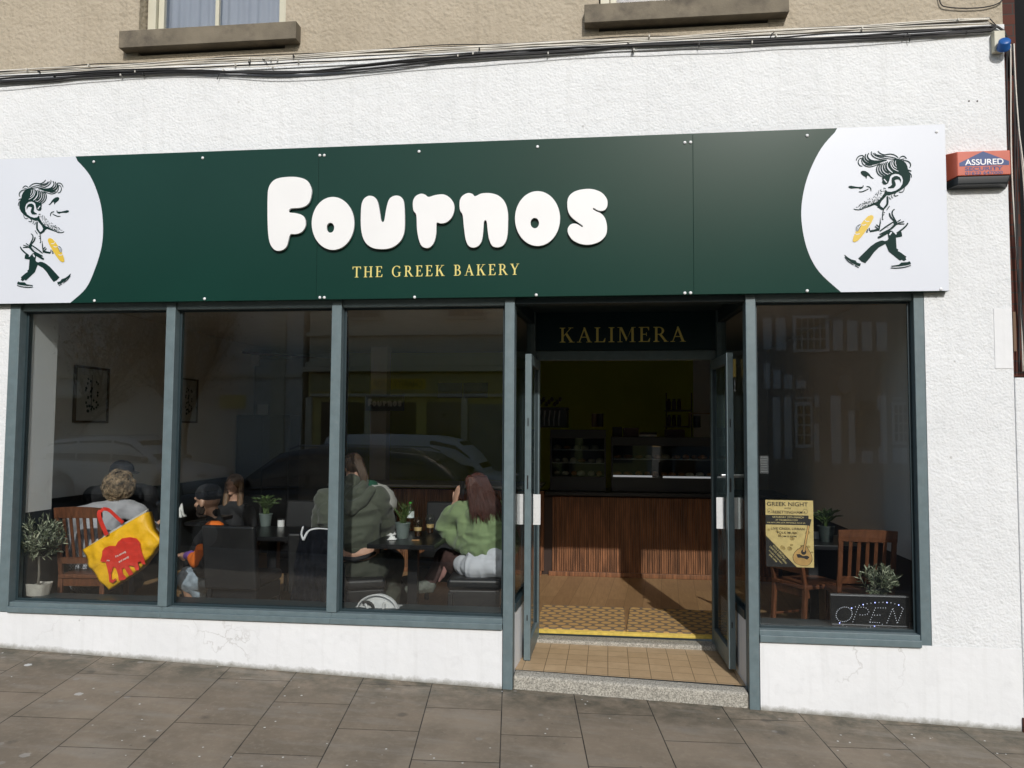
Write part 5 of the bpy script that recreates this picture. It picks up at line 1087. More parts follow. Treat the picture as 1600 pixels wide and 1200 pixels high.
def table(x0, x1, y0, y1, label, z=.76):
    t = thing('cafe_table', label, 'table', ((x0 + x1) / 2, (y0 + y1) / 2, 0), 'black cafe tables'); xm, ym = (x0 + x1) / 2, (y0 + y1) / 2
    B('table_top', TOPM, t, ((x0, y0, z - .035), (x1, y1, z)), bevel=.003)
    B('column', CAB, t, ((xm - .04, ym - .04, .02), (xm + .04, ym + .04, z - .036)), bevel=.006); B('foot', CAB, t, ((xm - .27, ym - .035, 0), (xm + .27, ym + .035, .035)), ((xm - .035, ym - .27, .0355), (xm + .035, ym + .27, .05)), bevel=.006); return t
a = PZ(573, 850, .76); b = PZ(681, 851, .76); table(a.x, b.x, a.y, a.y + .85, 'black square table carrying the coffee cups and the tall bottle in the third window')
a = PZ(385, 838, .76); b = PZ(448, 840, .76); table(a.x - .2, b.x + .02, a.y, a.y + .7, 'black table with the grey potted palm in the second window')
a = PZ(225, 818, .76); table(-3.9, a.x + .45, 1.55, 2.2, 'black table in front of the person in the black cap')
a = PZ(1288, 850, .76); table(a.x - .33, a.x + .28, a.y - .05, a.y + .62, 'dark table behind the poster in the right window', z=.755)
# bottle, cups, napkins, plants
CLR = glass('clear_plastic', .06, (.86, .90, .88)); LEAF = mat('palm_leaf', (.07, .115, .03), .55, var=.35, vscale=12); OLF = mat('olive_leaf', (.105, .125, .075), .5, var=.45, vscale=30); OLS = mat('olive_leaf_pale', (.46, .50, .36), .5, var=.3, vscale=20)
POTG = mat('grey_pot', (.12, .15, .14), .5, var=.06); SOIL = mat('soil', (.03, .02, .012), .9)
def pot(mb, c, r, h): mb.lathe([(r * .72, 0), (r * .94, h * .9), (r, h * .9), (r, h), (r * .88, h), (r * .85, h * .88), (0.001, h * .88)], c=c, n=24)
def leafquad(mb, p, d, L_, w, R):
    d = d.normalized(); s = d.cross(Vector((R.uniform(-1, 1), R.uniform(-1, 1), R.uniform(-1, 1)))).normalized() * w / 2; m1 = p + d * L_ * .35; m2 = p + d * L_ * .7; nn = s.cross(d).normalized() * w * .25
    mb.add([p, m1 + s, m1 + nn, m1 - s, m2 + s * .8, m2 + nn, m2 - s * .8, p + d * L_], [(0, 1, 2), (0, 2, 3), (1, 4, 5, 2), (2, 5, 6, 3), (4, 7, 5), (5, 7, 6)])
def palm(c, r, h, H, label, n=16, seed=1, dark=False, grassy=False):
    R = random.Random(seed); t = thing('potted_palm', label, 'potted plant', c, 'small potted palms'); mb = MB(); pot(mb, c, r, h); rel(mb.build('pot', POTG, smooth=False, bevel=0), t)
    mb = MB(); st_ = MB(); c = Vector(c) + Vector((0, 0, h * .86))
    for i in range(n):
        a_ = 2 * PI * R.random(); sp = (.25 + .75 * R.random()) * r * 1.55; L_ = H * R.uniform(.6, 1.0); base = c + Vector((R.uniform(-1, 1), R.uniform(-1, 1), 0)) * r * .35
        pts = []
        for k in range(8):
            u = k / 7; pts.append(base + Vector((math.cos(a_) * sp * u ** 1.6, math.sin(a_) * sp * u ** 1.6, L_ * (u - .28 * u ** 3))))
        st_.tube(pts, [.0028 * (1 - .7 * k / 7) for k in range(8)], 5)
        if grassy:
            leafquad(mb, pts[2], pts[-1] - pts[2], (pts[-1] - pts[2]).length * 1.25, .010, R); leafquad(mb, pts[3], pts[-2] - pts[3] + Vector((R.gauss(0, .03), R.gauss(0, .03), 0)), .12, .009, R); continue
        for k in range(3, 8):
            for s in (-1, 1):
                for j in (0, .5):
                    q_ = pts[k] if j == 0 else (pts[k] + pts[k - 1]) / 2; d = (pts[k] - pts[k - 1]).normalized(); sd = d.cross(Vector((0, 0, 1))).normalized() * s
                    leafquad(mb, q_, d * .8 + sd * (1.0 - .08 * k) + Vector((0, 0, -.15)), .045 + .02 * R.random(), .008, R)
    rel(st_.build('stem', LEAF, smooth=True), t); rel(mb.build('foliage', LEAF), t); mb = MB(); mb.lathe([(r * .82, h * .86), (.001, h * .9)], c=Vector(c) - Vector((0, 0, h * .86)), n=16); rel(mb.build('soil', SOIL), t)
q = PZ(629, 841, .76); palm((q.x, q.y, .761), .062, .125, .24, 'small palm in a grey pot on the table with the coffee cups', n=18, seed=3, grassy=True)
q = PZ(415, 822, .76); palm((q.x, q.y, .761), .060, .11, .22, 'small palm in a grey pot on the middle table beside a white cup', n=18, seed=5)
POTG = mat('shaded_grey_pot', (.035, .045, .042), .5); q = PZ(1291, 846, .755); palm((q.x, q.y, .756), .068, .125, .20, 'small dark palm in a grey pot between the poster and the brown chair', n=16, seed=8)  # shade on this grey pot is put into its darker colour
def olive(c, trunk_h, R0, label, seed, n=60, lean=.0, potted=None):
    R = random.Random(seed); c = Vector(c); t = thing('olive_tree', label, 'potted plant', c, 'small potted olive trees')
    if potted: mb = MB(); potted(mb, c); rel(mb.build('pot', potted.m, smooth=False), t)
    tr = MB(); top = c + Vector((lean, 0, trunk_h)); tr.tube([c + Vector((0, 0, .04)), c.lerp(top, .5) + Vector((.008, 0, 0)), top, top + Vector((0, 0, R0 * .5))], [.010, .009, .008, .004], 8)
    lf = MB(); lp = MB(); cc = top + Vector((0, 0, R0 * .72))
    for i in range(n):
        d = Vector((R.gauss(0, 1), R.gauss(0, 1), R.gauss(.15, .9))).normalized(); e = cc + Vector((d.x * R0, d.y * R0, d.z * R0 * .82)) * R.uniform(.7, 1.08); s_ = top + Vector((0, 0, R.uniform(-.02, .08)))
        mid = s_.lerp(e, .5) + Vector((R.gauss(0, .012), R.gauss(0, .012), -.01)); pts = smooth_loop([s_, mid, e], 5, False); tr.tube(pts, [.003 * (1 - .75 * k / len(pts)) for k in range(len(pts))], 5)
        for k in range(3, len(pts)):
            dd = (pts[k] - pts[k - 1]).normalized()
            for s in range(3):
                w_ = Vector((R.gauss(0, 1), R.gauss(0, 1), R.gauss(.3, .8))).normalized(); leafquad(lp if R.random() < .28 else lf, pts[k], dd * .8 + w_ * .9, R.uniform(.034, .056), .0075, R)
    rel(tr.build('trunk', mat('olive_bark', (.14, .13, .11), .8), smooth=True), t); rel(lf.build('foliage', OLF), t); rel(lp.build('foliage', OLS), t); return t
def sackpot(mb, c):
    n = 26
    for (r0, r1, z0, z1) in ((.085, .108, 0, .09),):
        vs = []
        for k in range(n): a_ = 2 * PI * k / n; w_ = 1 + .05 * math.sin(5 * a_); vs += [(c.x + r0 * w_ * math.cos(a_), c.y + r0 * .8 * math.sin(a_), c.z), (c.x + r1 * w_ * math.cos(a_), c.y + r1 * .75 * math.sin(a_), c.z + z1 + .006 * math.sin(3 * a_)), (c.x + r1 * .9 * math.cos(a_), c.y + r1 * .66 * math.sin(a_), c.z + z1 - .015)]
        mb.add(vs, [f for k in range(n) for f in ((3 * k, 3 * ((k + 1) % n), 3 * ((k + 1) % n) + 1, 3 * k + 1), (3 * k + 1, 3 * ((k + 1) % n) + 1, 3 * ((k + 1) % n) + 2, 3 * k + 2))] + [tuple(3 * k + 2 for k in range(n)), tuple(3 * k for k in range(n))[::-1]])
sackpot.m = mat('sack_pot', (.38, .36, .32), .8, var=.25, vscale=14)
q = P(58, 940, .235); olive((q.x, .235, .346), .31, .185, 'small round headed olive tree in a pale sack pot at the far left', 11, n=110, potted=sackpot)
def dpot(mb, c): pot(mb, c, .05, .1)
dpot.m = CAB
q = P(1371, 935, .25); olive((q.x, .255, .333), .20, .135, 'small olive tree with pale leaf tips behind the open sign', 23, n=34, potted=dpot)
# cups with domed lids
for px, py, lb in ((653, 838, 'clear domed plastic cup of iced coffee, the left one of the two'), (672, 833, 'clear domed plastic cup of iced coffee, the right one of the two')):
    q = PZ(px, py, .76); q.z = .761; t = thing('coffee_cup', lb, 'cup', q, 'iced coffee cups on the table'); mb = MB(); mb.lathe([(.026, 0), (.036, .095), (.038, .1)], c=q, n=22); rel(mb.build('cup_body', CLR), t)
    mb = MB(); mb.lathe([(.040, .1), (.041, .105), (.037, .125), (.026, .148), (.010, .158)], c=q, n=22); rel(mb.build('lid', CLR, smooth=True), t)
    mb = MB(); mb.lathe([(.024, .003), (.030, .045)], c=q, n=20); rel(mb.build('coffee', mat('coffee', (.05, .02, .008), .3)), t); mb = MB(); mb.lathe([(.0305, .046), (.0335, .072)], c=q, n=20); rel(mb.build('foam', mat('foam', (.68, .45, .20), .7)), t)
q = PZ(641, 826, .76); q.z = .761; t = thing('water_bottle', 'clear plastic water bottle with a bright green cap behind the potted palm', 'bottle', q); mb = MB(); mb.lathe([(.030, 0), (.033, .01), (.031, .05), (.033, .09), (.031, .13), (.033, .16), (.024, .19), (.012, .205), (.012, .215)], c=q, n=22); rel(mb.build('bottle_body', CLR, smooth=True), t)
mb = MB(); mb.lathe([(.014, .214), (.014, .232)], c=q, n=18); rel(mb.build('cap', mat('green_cap', (.06, .42, .05), .4)), t); mb = MB(); mb.lathe([(.0335, .095), (.0335, .15)], c=q, n=22); rel(mb.build('bottle_label', mat('bottle_label', (.62, .68, .66), .5, var=.4, vscale=40)), t)
def crumple(name, c, sx, sy, h, m, label, cat, seed):
    mb = MB(); n = 14; vs = []
    for i in range(n + 1):
        for j in range(n + 1):
            u, v = i / n, j / n; e = min(1, 4 * min(u, 1 - u, v, 1 - v)); vs.append((c[0] + (u - .5) * sx, c[1] + (v - .5) * sy, c[2] + e * h * (.5 + .8 * noise.noise(Vector((u * 4, v * 4, seed))))))
    mb.add(vs, [(i * (n + 1) + j, (i + 1) * (n + 1) + j, (i + 1) * (n + 1) + j + 1, i * (n + 1) + j + 1) for i in range(n) for j in range(n)]); o = mb.build(name, m, smooth=True); md = o.modifiers.new('s', 'SOLIDIFY'); md.thickness = .002; md.offset = 1
    return tag(o, label, cat)
q = PZ(606, 836, .76); crumple('napkin', (q.x, q.y, .763), .13, .10, .05, PAPER, 'crumpled white paper bag on the left of the table with coffee cups', 'napkin', 2)
q = PZ(610, 843, .76); crumple('napkin', (q.x + .02, q.y - .02, .763), .07, .05, .03, PAPER, 'small crumpled white napkin in front of the paper bag', 'napkin', 7)
q = PZ(649, 845, .76); mb = MB(); mb.bar((q.x - .03, q.y, .765), (q.x + .03, q.y + .01, .765), .014, .006); tag(mb.build('biscuit', mat('biscuit', (.55, .30, .12), .6), bevel=.002), 'thin brown biscuit lying in front of the coffee cups', 'biscuit')
q = PZ(439, 823, .76); t = thing('white_cup', 'short white cup with a black rim beside the middle potted palm', 'cup', (q.x, q.y, .761)); mb = MB(); mb.lathe([(.030, 0), (.031, .06)], c=(q.x, q.y, .761), n=20); rel(mb.build('cup_body', mat('ceramic', (.7, .7, .69), .3)), t); mb = MB(); mb.lathe([(.0315, .0605), (.0315, .07)], c=(q.x, q.y, .761), n=20); rel(mb.build('lid', CAB), t)
q = PZ(1279, 843, .755); mb = MB(); mb.lathe([(.028, 0), (.030, .055)], c=(q.x + .0, q.y + .05, .756), n=20); tag(mb.build('white_cup', mat('ceramic', (.7, .7, .69), .3)), 'short white cup half hidden by the poster edge', 'cup')
q = P(247, 797, 1.75); tag(B('yellow_box', mat('yellow_card', (.65, .60, .03), .5), None, ((q.x - .05, 1.7, .761), (q.x + .05, 1.78, .85)), bevel=.004), 'bright yellow carton on the table beside the hand', 'box')
q = P(279, 800, 1.9); crumple('paper_wrap', (q.x, 1.9, .765), .12, .1, .13, PAPER, 'crumpled white wrapper standing left of the bearded man', 'wrapper', 12)

# ---- doormats
m, N, L, b = nodes('coir_mat', .95, .1)
g = N.new('ShaderNodeTexCoord').outputs['Object']; sx = N.new('ShaderNodeSeparateXYZ'); L.new(g, sx.inputs[0])
u = math_n(N, L, 'MULTIPLY', sx.outputs[0], 2 * PI / .108); v = math_n(N, L, 'MULTIPLY', sx.outputs[1], 2 * PI / .187)
f1 = math_n(N, L, 'MULTIPLY', math_n(N, L, 'COSINE', u), math_n(N, L, 'COSINE', v)); f2 = math_n(N, L, 'COSINE', math_n(N, L, 'MULTIPLY', v, 2))
hx = math_n(N, L, 'ADD', f1, math_n(N, L, 'MULTIPLY', f2, .5)); line = mapr(N, L, hx, -.36, -.26, 1, 0)
c = mixc(N, L, noise_n(N, L, g, 260, 3), (.50, .30, .11), (.64, .41, .17)); c = mixc(N, L, math_n(N, L, 'MULTIPLY', line, .85), c, (.17, .14, .11)); L.new(c, b.inputs['Base Color'])
bp = N.new('ShaderNodeBump'); bp.inputs['Strength'].default_value = .8; bp.inputs['Distance'].default_value = .004; L.new(noise_n(N, L, g, 400, 2), bp.inputs['Height']); L.new(bp.outputs[0], b.inputs['Normal']); COIR = m
for x0, x1, rz, lb in ((-.60, .145, rad(-.5), 'orange coir doormat with a honeycomb pattern, the left of the two'), (.175, .92, rad(-3.5), 'orange coir doormat with a honeycomb pattern, the right of the two')):
    mb = MB(); cx = (x0 + x1) / 2; mb.box((x0 - cx, -.43, .002), (x1 - cx, .43, .016)); o = mb.build('doormat', COIR, bevel=.004, loc=(cx, 1.56, 0)); o.rotation_euler.z = rz; tag(o, lb, 'doormat', 'doormats inside the door')

# ---- poster on the glass
YP = .0935
a = W(1196, 781, YP); b = W(1272, 887, YP); px0, pz1, px1, pz0 = a[0], a[1], b[0], b[1]; pw = px1 - px0; phh = pz1 - pz0
PY = mat('poster_yellow', (.62, .47, .19), .6, var=.12, vscale=22); PK = mat('poster_black', (.012, .010, .009), .6); PWD = mat('poster_wood', (.50, .30, .10), .5, var=.25, vscale=16); PGD = mat('poster_gold', (.36, .25, .08), .6, var=.4, vscale=60)
po = B('event_poster', PY, None, ((px0, YP, pz0), (px1, YP + .001, pz1)), bevel=0); tag(po, 'yellow and black concert poster with a bouzouki stuck inside the right window', 'poster')
Q = lambda u, v: (px0 + u * pw, pz1 - v * phh)
poly2d('black_band', [[Q(0, .225), Q(.9, .225), Q(.9, .37), Q(0, .37)]], PK, po, YP - .0012, .0004)
poly2d('black_corner', [[Q(0, .535), Q(.64, .999), Q(0, .999)]], PK, po, YP - .0012, .0004)
poly2d('gold_line', [[Q(0, .525), Q(0, .515), Q(.66, .999), Q(.645, .999)]], PY, po, YP - .0014, .0004)
R = random.Random(4)
for i in range(26):
    u, v = R.random(), R.uniform(.42, .95)
    if v < .5 + .72 * u - .02 and u < .98: c0 = Q(u, v); r_ = .010 + .012 * R.random(); n = 7; poly2d('pattern', [[(c0[0] + r_ * math.cos(k * 2 * PI / n) * R.uniform(.6, 1), c0[1] + r_ * .8 * math.sin(k * 2 * PI / n) * R.uniform(.6, 1)) for k in range(n)]], PGD, po, YP - .0008 - i * 1e-6, .0003) if px0 < c0[0] - r_ and c0[0] + r_ < px1 else None
def pt(s, u, v, h, w, m_=PK, **k):
    k['bold'] = .006; c0 = Q(u, v); return text('lettering', s, m_, po, c0[0], YP - .0020, c0[1], h * phh, w * pw, **k)
pt('GREEK NIGHT', .46, .088, .062, .86, bold=.012); pt('WITH', .46, .135, .026, .14, bold=.01); pt('REBETTINGHAM', .46, .20, .042, .62, bold=.012)
PYT = mat('poster_cream', (.68, .55, .25), .6)
pt('SATURDAY 29TH MARCH', .47, .268, .028, .66, PYT, bold=.02); pt('AT THE BROWN COW', .44, .31, .024, .47, PYT, bold=.02); pt('31A RATCLIFFE GATE, MANSFIELD, NG18 2JA', .43, .348, .020, .80, PYT, bold=.015)
pt('LIVE GREEK URBAN', .46, .445, .036, .70, bold=.01); pt('FOLK MUSIC', .46, .505, .036, .44, bold=.01); pt('FROM 8:30PM', .45, .555, .026, .38, bold=.01)
ang = math.atan2(-.464 * phh, .64 * pw); RA = Matrix.Rotation(-ang, 4, 'Y')
pt('WITH A SPECIALLY', .27, .79, .028, .40, PYT, bold=.015, Rm=RA); pt('CRAFTED GREEK MENU', .24, .83, .028, .50, PYT, bold=.015, Rm=RA); pt('AVAILABLE ON THE NIGHT', .19, .86, .020, .40, PYT, bold=.01, Rm=RA); pt('5PM-10PM', .13, .88, .024, .22, PYT, bold=.015, Rm=RA)
for u in (.085, .83):
    c0 = Q(u, .165); poly2d('round_mark', [[(c0[0] + .016 * math.cos(k * PI / 10), c0[1] + .016 * math.sin(k * PI / 10)) for k in range(20)], [(c0[0] + .0145 * math.cos(k * PI / 10), c0[1] + .0145 * math.sin(k * PI / 10)) for k in range(20)]], PK, po, YP - .0016, .0003)
    poly2d('round_mark', [[(c0[0] - .004 + .005 * math.cos(k * PI / 5), c0[1] - .004 + .004 * math.sin(k * PI / 5)) for k in range(10)]], PK, po, YP - .0016, .0003)
# bouzouki drawing
cb_ = Q(.76, .865)
def rotq(pts, ang_, c): return [(c[0] + (x * math.cos(ang_) - z * math.sin(ang_)), c[1] + (x * math.sin(ang_) + z * math.cos(ang_))) for x, z in pts]
an = rad(-11); body = [(v_.x, v_.y) for v_ in smooth_loop([Vector((x * pw, z * phh, 0)) for x, z in ((0, -.105), (.13, -.085), (.195, -.01), (.17, .07), (.10, .135), (.03, .19), (-.03, .19), (-.10, .135), (-.17, .07), (-.195, -.01), (-.13, -.085))], 5)]
big = [(x * 1.05, z * 1.04) for x, z in body]
poly2d('bouzouki_drawing', [rotq(big, an, cb_)], PK, po, YP - .0022, .0004); poly2d('bouzouki_drawing', [rotq(body, an, cb_)], PWD, po, YP - .0024, .0004)
poly2d('bouzouki_drawing', [rotq([(-.028 * pw, .10 * phh), (.028 * pw, .10 * phh), (.022 * pw, .52 * phh), (-.022 * pw, .52 * phh)], an, cb_)], PK, po, YP - .0028, .0003)
poly2d('bouzouki_drawing', [rotq([(-.018 * pw, .10 * phh), (.018 * pw, .10 * phh), (.015 * pw, .50 * phh), (-.015 * pw, .50 * phh)], an, cb_)], PWD, po, YP - .0030, .0003)
poly2d('bouzouki_drawing', [rotq([(-.03 * pw, .50 * phh), (.03 * pw, .50 * phh), (.036 * pw, .60 * phh), (-.036 * pw, .60 * phh)], an, cb_)], PK, po, YP - .0030, .0003)
poly2d('bouzouki_drawing', [rotq([(.055 * pw * math.cos(k * PI / 10), .095 * phh + .040 * phh * math.sin(k * PI / 10)) for k in range(20)], an, cb_)], PK, po, YP - .0027, .0003)
poly2d('bouzouki_drawing', [rotq([(-.14 * pw, .04 * phh), (-.08 * pw, .055 * phh), (0, .035 * phh), (.08 * pw, .055 * phh), (.14 * pw, .04 * phh), (.10 * pw, -.005 * phh), (.03 * pw, .005 * phh), (-.03 * pw, .005 * phh), (-.10 * pw, -.005 * phh)], an, cb_)], PK, po, YP - .0027, .0003)
# opening hours card
a = W(1187, 712, YP); b = W(1201, 740, YP); hcard = tag(B('hours_card', mat('card_dark', (.05, .05, .052), .6), None, ((a[0], YP, b[1]), (b[0], YP + .001, a[1])), bevel=0), 'small dark card with pale rows of lines at the left edge of the right window', 'card')
B('printed_rows', mat('card_line', (.22, .22, .22), .6), hcard, *[((a[0] + .006, YP - .0006, b[1] + .012 + .016 * i), (b[0] - .006, YP - .0002, b[1] + .016 + .016 * i)) for i in range(7)], bevel=0)

# ---- illuminated open sign
YO = .150
a = W(1297, 927, YO); b = W(1422, 996, YO); os_ = thing('open_sign', 'black light up sign spelling OPEN in small dots at the foot of the right window', 'sign', ((a[0] + b[0]) / 2, YO, .333))
B('sign_board', mat('sign_acrylic', (.012, .012, .013), .3), os_, ((a[0], YO, .334), (b[0], YO + .02, a[1])), bevel=.003); B('top_edge', mat('edge_grey', (.2, .2, .21), .4), os_, ((a[0] + .002, YO - .004, a[1] - .014), (b[0] - .002, YO - .0005, a[1] - .006)), ((a[0] + .01, YO - .004, .342), (b[0] - .01, YO - .0005, .348)), bevel=.001)
LEDW = mat('led_white', (.5, .5, .52), .3, emit=(.55, .6, .7), estr=.7); LEDB = mat('led_blue', (.4, .4, .8), .3, emit=(.35, .40, 1.0), estr=5)
def dots(pts, step):
    out = []; carry = 0
    P_ = [Vector(p) for p in pts]
    for p, q_ in zip(P_, P_[1:]):
        d = (q_ - p).length; s_ = carry
        while s_ < d: out.append(p.lerp(q_, s_ / d)); s_ += step
        carry = s_ - d
    return out
oc = lambda cx, cy: W(1285 + cx / 8, 850 + cy / 8, YO)
Os = [(270 + 100 * math.cos(t_) + 12 * math.sin(-t_), 878 + 92 * math.sin(t_)) for t_ in [k * 2 * PI / 26 for k in range(27)]]
led = dots(Os, 24) + dots([(380, 972), (445, 790)], 33) + dots([(450, 790), (515, 790), (560, 805), (580, 845), (560, 878), (505, 888), (440, 882)], 32) + dots([(590, 975), (660, 798), (800, 798)], 32) + dots([(650, 888), (740, 888)], 34) + dots([(600, 976), (735, 984)], 28) + dots([(805, 985), (880, 800), (935, 995), (1010, 805), (990, 790)], 30)
ring = dots([(215, 985), (250, 1010), (296, 1030), (392, 1045), (495, 1046), (595, 1036), (690, 1018), (795, 990)], 50) + dots([(365, 800), (460, 768), (560, 745), (655, 732), (757, 728), (860, 735), (955, 762), (1000, 800)], 50)
def ledmesh(pts, r, m_):
    mb = MB()
    for p in pts: x, z = oc(p[0], p[1]); mb.ball((x, YO - .002, z), (r, r * .8, r), 6, 4)
    return mb.build('led_dots', m_)
rel(ledmesh(led, .0027, LEDW), os_); rel(ledmesh([p for i, p in enumerate(ring) if i % 3], .0027, LEDW), os_); rel(ledmesh([p for i, p in enumerate(ring) if i % 3 == 0], .0034, LEDB), os_)

# ---------------------------------------------------------------- people, clothing and bags
def fold(o, amp, sc, ridged=True, stretch=(1, 1, 1), seed=0):
    me = o.data; n = len(me.vertices); co = np.empty(n * 3, np.float32); me.vertices.foreach_get('co', co); co = co.reshape(-1, 3)
    nr = np.empty(n * 3, np.float32); me.vertices.foreach_get('normal', nr); nr = nr.reshape(-1, 3); out = np.empty(n, np.float32)
    for k, (x, y, z) in enumerate((co * np.array(stretch) * sc + np.array([seed, seed * .7, 0])).tolist()):
        w_ = noise.noise((x * .6, y * .6, z * .6)) * .8; f = noise.noise((x + w_, y + w_, z + w_)); out[k] = (1 - 2.6 * abs(f)) if ridged else f
    co += nr * (amp * out)[:, None]; me.vertices.foreach_set('co', co.ravel().astype(np.float32)); me.update()
TS = bpy.data.scenes.new('work')
def blob(name, m_, fn, parent, voxel=.011, smooth_it=6, foldp=None, loc=None):
    mb = MB(); fn(mb); o = mb.build(name, m_); md = o.modifiers.new('r', 'REMESH'); md.mode = 'VOXEL'; md.voxel_size = voxel; md.use_smooth_shade = True
    if smooth_it: s_ = o.modifiers.new('s', 'SMOOTH'); s_.iterations = smooth_it; s_.factor = .5
    COL.objects.unlink(o); TS.collection.objects.link(o); TS.view_layers[0].update(); dg = TS.view_layers[0].depsgraph; me = bpy.data.meshes.new_from_object(o.evaluated_get(dg)); TS.collection.objects.unlink(o); COL.objects.link(o); o.modifiers.clear(); o.data = me; me.materials.clear(); me.materials.append(m_)
    if foldp: fold(o, *foldp[:2], **(foldp[2] if len(foldp) > 2 else {}))
    me.polygons.foreach_set('use_smooth', [True] * len(me.polygons))
    if parent is not None: o.parent = parent
    return o
def head(mb, c, f, up=(0, 0, 1), s=1.0):
    c = Vector(c); f = Vector(f).normalized(); u = Vector(up); u = (u - f * u.dot(f)).normalized(); r = f.cross(u); R_ = Matrix((r, f, u)).transposed()
    A = lambda x, y, z: c + (r * x + f * y + u * z) * s
    mb.ball(A(0, -.012, .022), (.074 * s, .094 * s, .086 * s), R=R_); mb.ball(A(0, .022, -.035), (.056 * s, .062 * s, .078 * s), R=R_); mb.ball(A(0, .066, -.090), (.024 * s, .022 * s, .022 * s), R=R_)
    mb.cap(A(0, .082, .010), A(0, .106, -.026), .010 * s, .014 * s, 10); mb.cap(A(-.035, .072, .026), A(.035, .072, .026), .014 * s, .014 * s, 10); mb.ball(A(0, .085, -.056), (.024 * s, .012 * s, .012 * s), R=R_)
    for q_ in (-1, 1): mb.ball(A(q_ * .074, -.008, -.010), (.011 * s, .020 * s, .032 * s), R=R_); mb.ball(A(q_ * .036, .060, -.022), (.022 * s, .022 * s, .022 * s))
    return A, R_
def hand(mb, w, d, nrm, side=1, curl=.5, s=1.0):
    """w wrist, d direction of fingers, nrm back of hand; side +1 thumb towards d x nrm"""
    w = Vector(w); d = Vector(d).normalized(); n_ = Vector(nrm); n_ = (n_ - d * n_.dot(d)).normalized(); t_ = d.cross(n_) * side; R_ = Matrix((t_, d, n_)).transposed()
    mb.ball(w + d * .045 * s, (.040 * s, .052 * s, .015 * s), R=R_); mb.ball(w + d * .01 * s, (.026 * s, .03 * s, .017 * s), R=R_)
    for i, (off, L_, dl) in enumerate(((.030, .072, .085), (.010, .080, .092), (-.010, .075, .090), (-.029, .060, .080))):
        p = w + d * (dl - .015) * s + t_ * off * s; a_ = 0; dd = d + t_ * off * .8
        for k, fr in enumerate((.42, .33, .25)):
            a_ += curl * (.35 + .2 * k + .05 * i); v_ = (dd * math.cos(a_) - n_ * math.sin(a_)).normalized(); q_ = p + v_ * L_ * fr * s; mb.cap(p, q_, (.0088 - .0008 * k) * s, (.0082 - .0008 * k) * s, 8); p = q_
    p = w + d * .028 * s + t_ * .030 * s
    for L_, r0, ex in ((.036, .0115, .9), (.030, .0098, .5)): v_ = (d * (1 - .3 * ex) + t_ * ex * .8 - n_ * curl * .5).normalized(); q_ = p + v_ * L_ * s; mb.cap(p, q_, r0 * s, r0 * .9 * s, 8); p = q_
def limb(mb, pts, rs):
    for (p, q), (r0, r1) in zip(zip(pts, pts[1:]), zip(rs, rs[1:])): mb.cap(p, q, r0, r1)
def hair(name, m_, fn, parent, amp=.006, sc=60, st=(1, 1, .15), voxel=.008, seed=1): return blob(name, m_, fn, parent, voxel, 3, (amp, sc, dict(ridged=True, stretch=st, seed=seed)))
def pl(nm, m, bump_dir=None): return m
GREYF = mat('grey_sweater_fabric', (.36, .36, .385), .9, var=.08, vscale=20, bump=.35, bscale=220, bdist=.002, sheen=.2, folds=.018, fscale=7, stretch=(.8, .8, 1.5))
BLK = mat('black_fabric', (.010, .010, .012), .8, var=.3, vscale=10, bump=.3, bscale=120, bdist=.002)
OLV = mat('olive_hoodie_fabric', (.070, .078, .056), .9, var=.08, vscale=12, bump=.3, bscale=260, bdist=.0015, sheen=.2, folds=.018, fscale=7, stretch=(.8, .8, 1.5))
GRN = mat('green_sweater_fabric', (.20, .27, .13), .9, var=.08, vscale=12, bump=.3, bscale=260, bdist=.0015, sheen=.2, folds=.018, fscale=7, stretch=(.8, .8, 1.5))
WHF = mat('white_shirt_fabric', (.55, .56, .60), .8, var=.05, bump=.2, folds=.014, fscale=8); BRL = mat('brown_leggings_fabric', (.075, .040, .036), .75, var=.12); JEAN = mat('light_denim', (.30, .36, .42), .85, var=.35, vscale=14, bump=.3, bscale=200)
ORG = mat('orange_fabric', (.75, .16, .015), .8); PUR = mat('purple_fabric', (.17, .07, .30), .8); SHOE = mat('grey_trainer', (.13, .14, .12), .7, var=.3, vscale=40, bump=.3); CHECK = mat('pale_check', (.42, .43, .46), .85)
N = CHECK.node_tree.nodes; L = CHECK.node_tree.links; ck = N.new('ShaderNodeTexChecker'); ck.inputs['Scale'].default_value = 75; ck.inputs['Color1'].default_value = (.5, .5, .52, 1); ck.inputs['Color2'].default_value = (.16, .17, .19, 1); tc = N.new('ShaderNodeTexCoord'); L.new(tc.outputs['Object'], ck.inputs['Vector']); L.new(ck.outputs[0], N['Principled BSDF'].inputs['Base Color'])
def person(label, fn, skin=SKIN, voxel=.0062): return tag(blob('person', skin, fn, None, voxel, 3), label, 'person')
eyeM = mat('eye_dark', (.01, .008, .006), .2)

